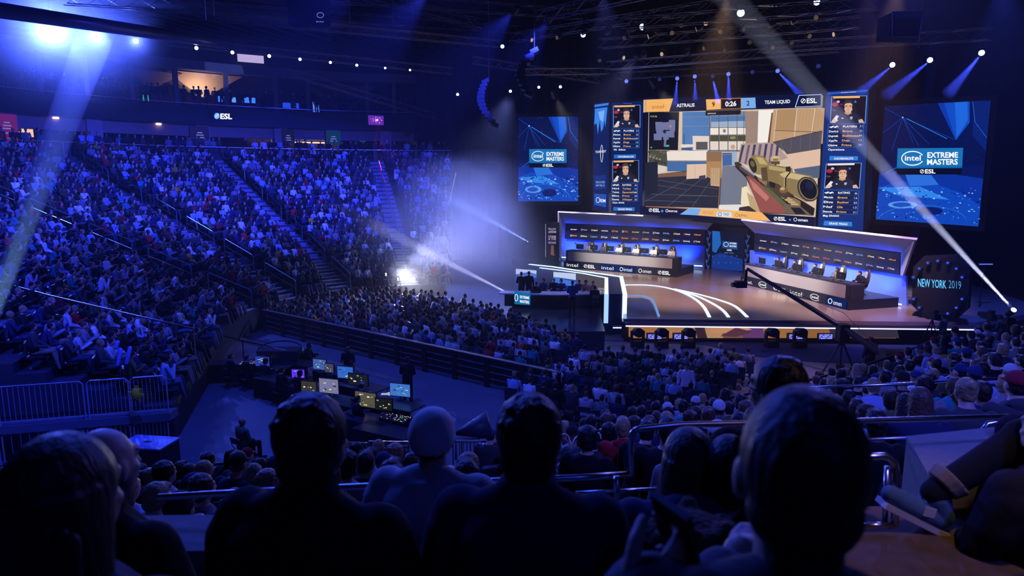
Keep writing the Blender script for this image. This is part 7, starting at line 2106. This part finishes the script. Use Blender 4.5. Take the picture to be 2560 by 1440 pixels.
# concrete block and steps at the lower right
M_BLK = mat('block_concrete', (.20, .19, .18), .8, noise=.2, nscale=20, bump=.2)
tb = 3.1
A_ = Pd(2258, 1178, tb + .5); B_ = Pd(2600, 1150, tb + .8); C_ = Pd(2600, 1185, tb); D_ = Pd(2322, 1188, tb)
zt_ = D_.z; q = [(A_.x, A_.y), (B_.x + .3, B_.y), (C_.x + .3, C_.y), (D_.x, D_.y)]
b = MB(); b.prism(q, 5.3, zt_); tag(b.build('concrete_block', M_BLK), 'grey concrete block behind the blue sneaker', 'block')
b = MB(); qa = Pd(2060, 1330, 2.9); b.prism([(qa.x - .2, qa.y - 1.4), (qa.x + 2.5, qa.y - 1.2), (qa.x + 2.5, qa.y + .35), (qa.x - .2, qa.y + .2)], 5.2, Pd(2200, 1330, 2.9).z)
struct(b.build('floor_landing', mat('landing_brown', (.12, .075, .045), .9, noise=.4, nscale=14, bump=.2)), 'brown speckled landing')
b = MB(); qa = Pd(1380, 1290, 3.0); z_ = Pd(1500, 1300, 3.0).z; b.prism([(qa.x - 3.6, qa.y - .3), (qa.x + 1.0, qa.y - .2), (qa.x + 1.0, qa.y + .1), (qa.x - 3.6, qa.y + .0)], 5.2, z_)
struct(b.build('floor_kerb', M_BLK), 'grey kerb under the rail')
lp = Pd(2300, 1200, 2.4)
spot('aisle_light', (lp.x + .6, lp.y - .6, 9.8), (lp.x + .1, lp.y + .4, 6.0), 90, (1, .62, .3), R(34), .8, .1)
# added faint blue fill on the people closest to us
area('front_fill', (-6, 16, 19), (0, 2, 7), 1500, (.03, .08, 1.0), 4, 2)
spot('rear_fill', (3, -3, 13), (0, 3, 7.2), 130, (.03, .07, 1.0), R(80), 1.0, .4)

# ---------------------------------------------------------------- near left: platform end with gates
gA = Vector((*bowl(TH1 + SL + .25, R0 - .2), 0)); gB = Vector((*bowl(TH1 + SL + .25, R0 + 10), 0))
u = (gB - gA).normalized()
b = MB(); b.hexa([(gA.x, gA.y, .95), (gB.x, gB.y, .95), (gB.x, gB.y - .5, .95), (gA.x, gA.y - .5, .95)], [(gA.x, gA.y, 1.18), (gB.x, gB.y, 1.18), (gB.x, gB.y - .5, 1.18), (gA.x, gA.y - .5, 1.18)])
struct(b.build('floor_platform_edge', mat('platform_edge', (.14, .15, .2), .5)))
def gate(s0, s1, z0, z1, bars, lab, m=M_STEEL, r=.022):
    P0 = gA + u * s0; P1 = gA + u * s1; y = -.45
    b = MB(); o_ = Vector((0, y, 0))
    b.tube([P0 + o_ + Vector((0, 0, z0)), P0 + o_ + Vector((0, 0, z1 - .08)), P0 + u * .08 + o_ + Vector((0, 0, z1)), P1 - u * .08 + o_ + Vector((0, 0, z1)), P1 + o_ + Vector((0, 0, z1 - .08)), P1 + o_ + Vector((0, 0, z0))], r, 6)
    b.tube([P0 + o_ + Vector((0, 0, z0 + .1)), P1 + o_ + Vector((0, 0, z0 + .1))], r * .8, 5)
    if bars > 0:
        for i in range(1, bars):
            p = P0.lerp(P1, i / bars) + o_; b.cyl(p + Vector((0, 0, z0 + .1)), p + Vector((0, 0, z1)), .010, n=4)
    else:
        for i in range(1, -bars):
            z = z0 + .1 + (z1 - z0 - .1) * i / -bars; b.tube([P0 + o_ + Vector((0, 0, z)), P1 + o_ + Vector((0, 0, z))], .015, 5)
    tag(b.build('guard_rail', m), lab, 'railing', 'guard rails at the platform end'); 
M_RB = mat('rail_blue_grey', (.45, .48, .6), .4, .4)
wash((-5, 12, 15.5), (-17, 18, 1), 12000, BLUE, R(50), .9)
for k, (s0, s1, br) in enumerate(((.05, 1.0, 9), (1.05, 2.1, 10), (2.2, 4.3, 16), (4.4, 6.2, -5), (6.3, 9, -4))):
    gate(s0, s1, 1.18, 2.3 if br > 0 else 2.6, br, 'upper guard rail on the platform end, %s from the corner' % ordinal(k + 1), M_RB)
for k, (s0, s1) in enumerate(((.1, 1.0), (1.1, 2.2), (2.3, 4.3), (4.4, 6.4))):
    gate(s0, s1, .05, .95, 9, 'lower barred panel under the platform end, %s from the corner' % ordinal(k + 1), M_RB)
# hand rail down the left stand
p0 = [Pd(-20, 700, 24), Pd(120, 738, 23), Pd(300, 780, 22), Pd(484, 822, 21.5)]
b = MB(); b.tube(p0, .03, 6)
for p in [Pd(20, 712, 23.8), Pd(120, 738, 23), Pd(245, 768, 22.3), Pd(370, 798, 22), Pd(484, 822, 21.5)]: b.cyl(p, p - Vector((0, 0, .95)), .022, n=5)
tag(b.build('sloping_rail', M_STEEL), 'long sloping hand rail through the crowd at the left edge', 'railing')
# inflatable sticks, yellow plush, other things held in the crowd
for k, (x0, y0, x1, y1, t, lab) in enumerate(((294, 912, 301, 874, 20, 'left'), (316, 908, 325, 870, 20, 'right'), (290, 870, 294, 855, 20.5, 'upper'))):
    b = MB(); b.cap(Pd(x0, y0, t), Pd(x1, y1, t), .055, .055, 10); tag(b.build('inflatable_stick', mat('stick_violet', (.25, .25, .8), .3), smooth=True), 'violet inflatable cheering stick held up in the left stand, %s one' % lab, 'cheering stick', 'inflatable cheering sticks')
p = Pd(341, 985, 19.2); b = MB(); rr = random.Random(8); b.ell(p, (.14, .12, .2), 12, 8)
for k in range(16): a = rr.uniform(0, 6.28); b.cyl(p + Vector((.08 * math.cos(a), 0, .1 * math.sin(a))), p + Vector((.24 * math.cos(a), -.03, .26 * math.sin(a))), .05, .01, 6)
tag(b.build('plush_toy', mat('plush_yellow', (.75, .6, .03), .9)), 'spiky yellow plush toy behind the barred rail of the platform', 'toy')
# twisted pale balloons in the crowd
b = MB(); rr = random.Random(9)
for k in range(11):
    c = Pd(1415 + (k % 4) * 26 + rr.uniform(-6, 6), 1110 + (k // 4) * 30 + rr.uniform(-6, 6), 8.2); rx, rz_ = rr.uniform(.06, .10), rr.uniform(.09, .14); ph = rr.uniform(-.5, .5)
    b.tube([c + Vector((rx * math.cos(a), .04 * math.sin(a * 2), rz_ * math.sin(a + ph))) for a in np.linspace(0, 5.6, 14)], .009, 5)
tag(b.build('balloon_tangle', mat('balloon_pale', (.75, .7, .65), .3), smooth=True), 'tangle of thin pale twisted balloons over heads in the near stand', 'balloons')
# megaphone like cone beside the white cap
b = MB(); b.cyl(Pd(1140, 1083, 9), Pd(1225, 1062, 9.0), .03, .19, 14); tag(b.build('spotlight_cone', mat('cone_dark', (.04, .05, .09), .5), smooth=True), 'dark cone shaped lamp hood pointing right beside the white cap', 'lamp hood')

# ================================================================ haze
def vol_mat(name, dens, col=(1, 1, 1), aniso=0.3, noise=None, fall=None):
    m = bpy.data.materials.new(name); m.use_nodes = True; nt = m.node_tree; nt.nodes.clear()
    o = nt.nodes.new('ShaderNodeOutputMaterial'); v = nt.nodes.new('ShaderNodeVolumeScatter')
    v.inputs['Color'].default_value = (*col, 1); v.inputs['Density'].default_value = dens; v.inputs['Anisotropy'].default_value = aniso
    if fall:
        tc = nt.nodes.new('ShaderNodeTexCoord'); g_ = nt.nodes.new('ShaderNodeTexGradient'); g_.gradient_type = 'SPHERICAL'
        nt.links.new(tc.outputs['Object'], g_.inputs['Vector'])
        n = nt.nodes.new('ShaderNodeTexNoise'); n.inputs['Scale'].default_value = noise or 2; n.inputs['Detail'].default_value = 2
        nt.links.new(tc.outputs['Object'], n.inputs['Vector'])
        mr = nt.nodes.new('ShaderNodeMapRange'); mr.inputs[1].default_value = .3; mr.inputs[2].default_value = .7; mr.inputs[3].default_value = .35; mr.inputs[4].default_value = 1.0
        nt.links.new(n.outputs['Fac'], mr.inputs[0])
        a = nt.nodes.new('ShaderNodeMath'); a.operation = 'MULTIPLY'; nt.links.new(g_.outputs['Fac'], a.inputs[0]); nt.links.new(mr.outputs[0], a.inputs[1])
        c = nt.nodes.new('ShaderNodeMath'); c.operation = 'MULTIPLY'; c.inputs[1].default_value = dens; nt.links.new(a.outputs[0], c.inputs[0]); nt.links.new(c.outputs[0], v.inputs['Density'])
    nt.links.new(v.outputs[0], o.inputs['Volume'])
    m.cycles.homogeneous_volume = not fall
    return m
b = MB(); b.prism([(-44, 13), (44, 13), (44, 65), (-44, 65)], .03, 22.8)
hz = b.build('haze', vol_mat('hall_haze', .0013, aniso=.2)); tag(hz, 'thin blue haze hanging in the hall', 'haze', kind='stuff')
def haze_ball(p, sx, sy, sz, dens, label, noise=2.0, rot=0.0):
    b = MB(); b.ell((0, 0, 0), (1, 1, 1), 20, 12); o = b.build('haze_cloud', vol_mat('cloud_%d' % int(dens * 1e4 + sx * 7), dens, fall=True, noise=noise)); o.location = p; o.scale = (sx, sy, sz); o.rotation_euler = (0, rot, 0)
    tag(o, label, 'haze', kind='stuff'); return o
haze_ball(Pd(1130, 605, 45), 9, 6, 5.5, .15, 'bright smoke cloud drifting above the white panel lamps', 2.0, .5)
haze_ball(Pd(1230, 570, 46), 6.0, 5, 5.0, .07, 'fainter smoke left of the left tournament screen', 2.5, .6)
g0 = Pd(128, 75, (ZT - 8) / ray(128, 75).z)
haze_ball(g0, 6.5, 6, 5.5, .09, 'glowing haze around the brightest lamp at the upper left', 1.0)
spot('lamp_glow_light', g0 + (EYE - g0).normalized() * .5, EYE, 26000, (.06, .11, 1.0), R(170), 1.0, .15)
for k_, (x_, y_) in enumerate(((241, 93), (340, 103))):
    g1 = Pd(x_, y_, (ZT - 8) / ray(x_, y_).z); haze_ball(g1, 3.2 - k_, 3.2 - k_, 2.8 - k_, .09, 'small glow of haze around the %s bright lamp at the upper left' % ('second', 'third')[k_], 1.0)
    spot('lamp_glow_light', g1 + (EYE - g1).normalized() * .5, EYE, (5000, 2200)[k_], (.06, .11, 1.0), R(170), 1.0, .12)
# lamp beams: a shaft of denser smoke lit by the lamp at its end
def beam(src, dst, power, col, half, dens, label, r0=.06):
    d = (dst - src); L = d.length; d.normalize()
    b = MB(); b.cyl(src + d * .10, dst, r0, r0 + L * math.tan(half), 20)
    o = b.build('light_beam', vol_mat('beam_smoke_%.3f' % dens, dens, aniso=.0)); tag(o, label, 'light beam', kind='stuff')
    spot('beam_light', src + d * .12, dst, power * 28, col, half * 2.2, .25, .04)
beam(Pd(2534, 775, 28), Pd(1800, -30, 25), 3600, (.62, .66, 1.0), R(1.5), .09, 'long bright white beam rising from the lower right across the right tournament screen')
beam(Pd(-260, 1420, 13.5), Pd(250, 60, 44), 3200, (.30, .60, 1.0), R(1.4), .08, 'teal beam rising through the crowd at the left edge')
beam(Pd(1290, 743, 40), Pd(930, 560, 43), 4000, (.55, .55, 1.0), R(2.2), .05, 'pale beam from the lamp by the logo board into the smoke')
beam(Pd(1330, 610, 46), Pd(1030, 440, 50), 1500, (.2, .3, 1.0), R(2.5), .05, 'faint blue beam left of the player set')
for k, (x, y, t, x2, y2, pw) in enumerate([(1693, 198, 46.8, 1688, 262, 150), (1737, 193, 46, 1738, 250, 150), (1782, 196, 45.5, 1796, 258, 300), (1821, 187, 45, 1822, 250, 170), (1944, 179, 44, 2010, 245, 260),
                                       (2231, 164, 34, 2150, 230, 140), (2325, 152, 33, 2215, 240, 160), (2454, 135, 31.5, 2370, 235, 200)]):
    beam(Pd(x, y, t - .25), Pd(x2, y2, t - .6), pw, (.04, .07, 1.0), R(6), .12, 'short blue beam below the %s small lamp over the screens' % ordinal(k + 1))
pm_ = bowl(th_of(955, 28, 10), 30.0); spot('pink_light', (*bowl(th_of(940, RF - 1, 13), RF - .8), 12.9), (*bowl(th_of(968, 29, 10), 28.5), 9.3), 900, (1.0, .08, .75), R(40), .8, .1)
# small lamp at the foot of the bright beam
for px, py, t, lab in ((2534, 775, 28, 'moving head lamp at the foot of the long bright beam at the right edge'), (1290, 743, 40, 'moving head lamp beside the lit logo board')):
    p = Pd(px, py, t); root = empty('beam_lamp', (p.x, p.y, p.z)); tag(root, lab, 'stage light')
    b = MB(); b.cyl((0, .3, -.25), (0, 0, 0), .12, .13, 12); b.build('head', M_BLACK, root)
    b = MB(); b.box((0, .2, -.5), (.35, .3, .25)); b.build('base', M_BLACK, root)
    b = MB(); b.cyl((0, .2, -.5), (0, .2, -p.z + .02), .03, n=6); b.build('stand', M_BLACK, root)
    b = MB(); b.cyl((0, 0, 0), (0, -.02, .02), .10, n=12); b.build('lens', em((.85, .9, 1), 6), root)
# made-up housings for the added wash lights
for k, (p, t, c, lo) in enumerate(WASH):
    b = MB(); d = (t - p).normalized(); q = Vector((0, 0, -1)).rotation_difference(d)
    o = b
    b.cyl(p - d * .55, p - d * .12, .14, .2, 12); b.cyl(p - d * .12, p - d * .06, .22, .22, 12)
    oo = b.build('added_wash_housing', M_BLACK); tag(oo, 'added housing of a wash light high over the arena floor', 'stage light', 'added wash light housings over the floor')
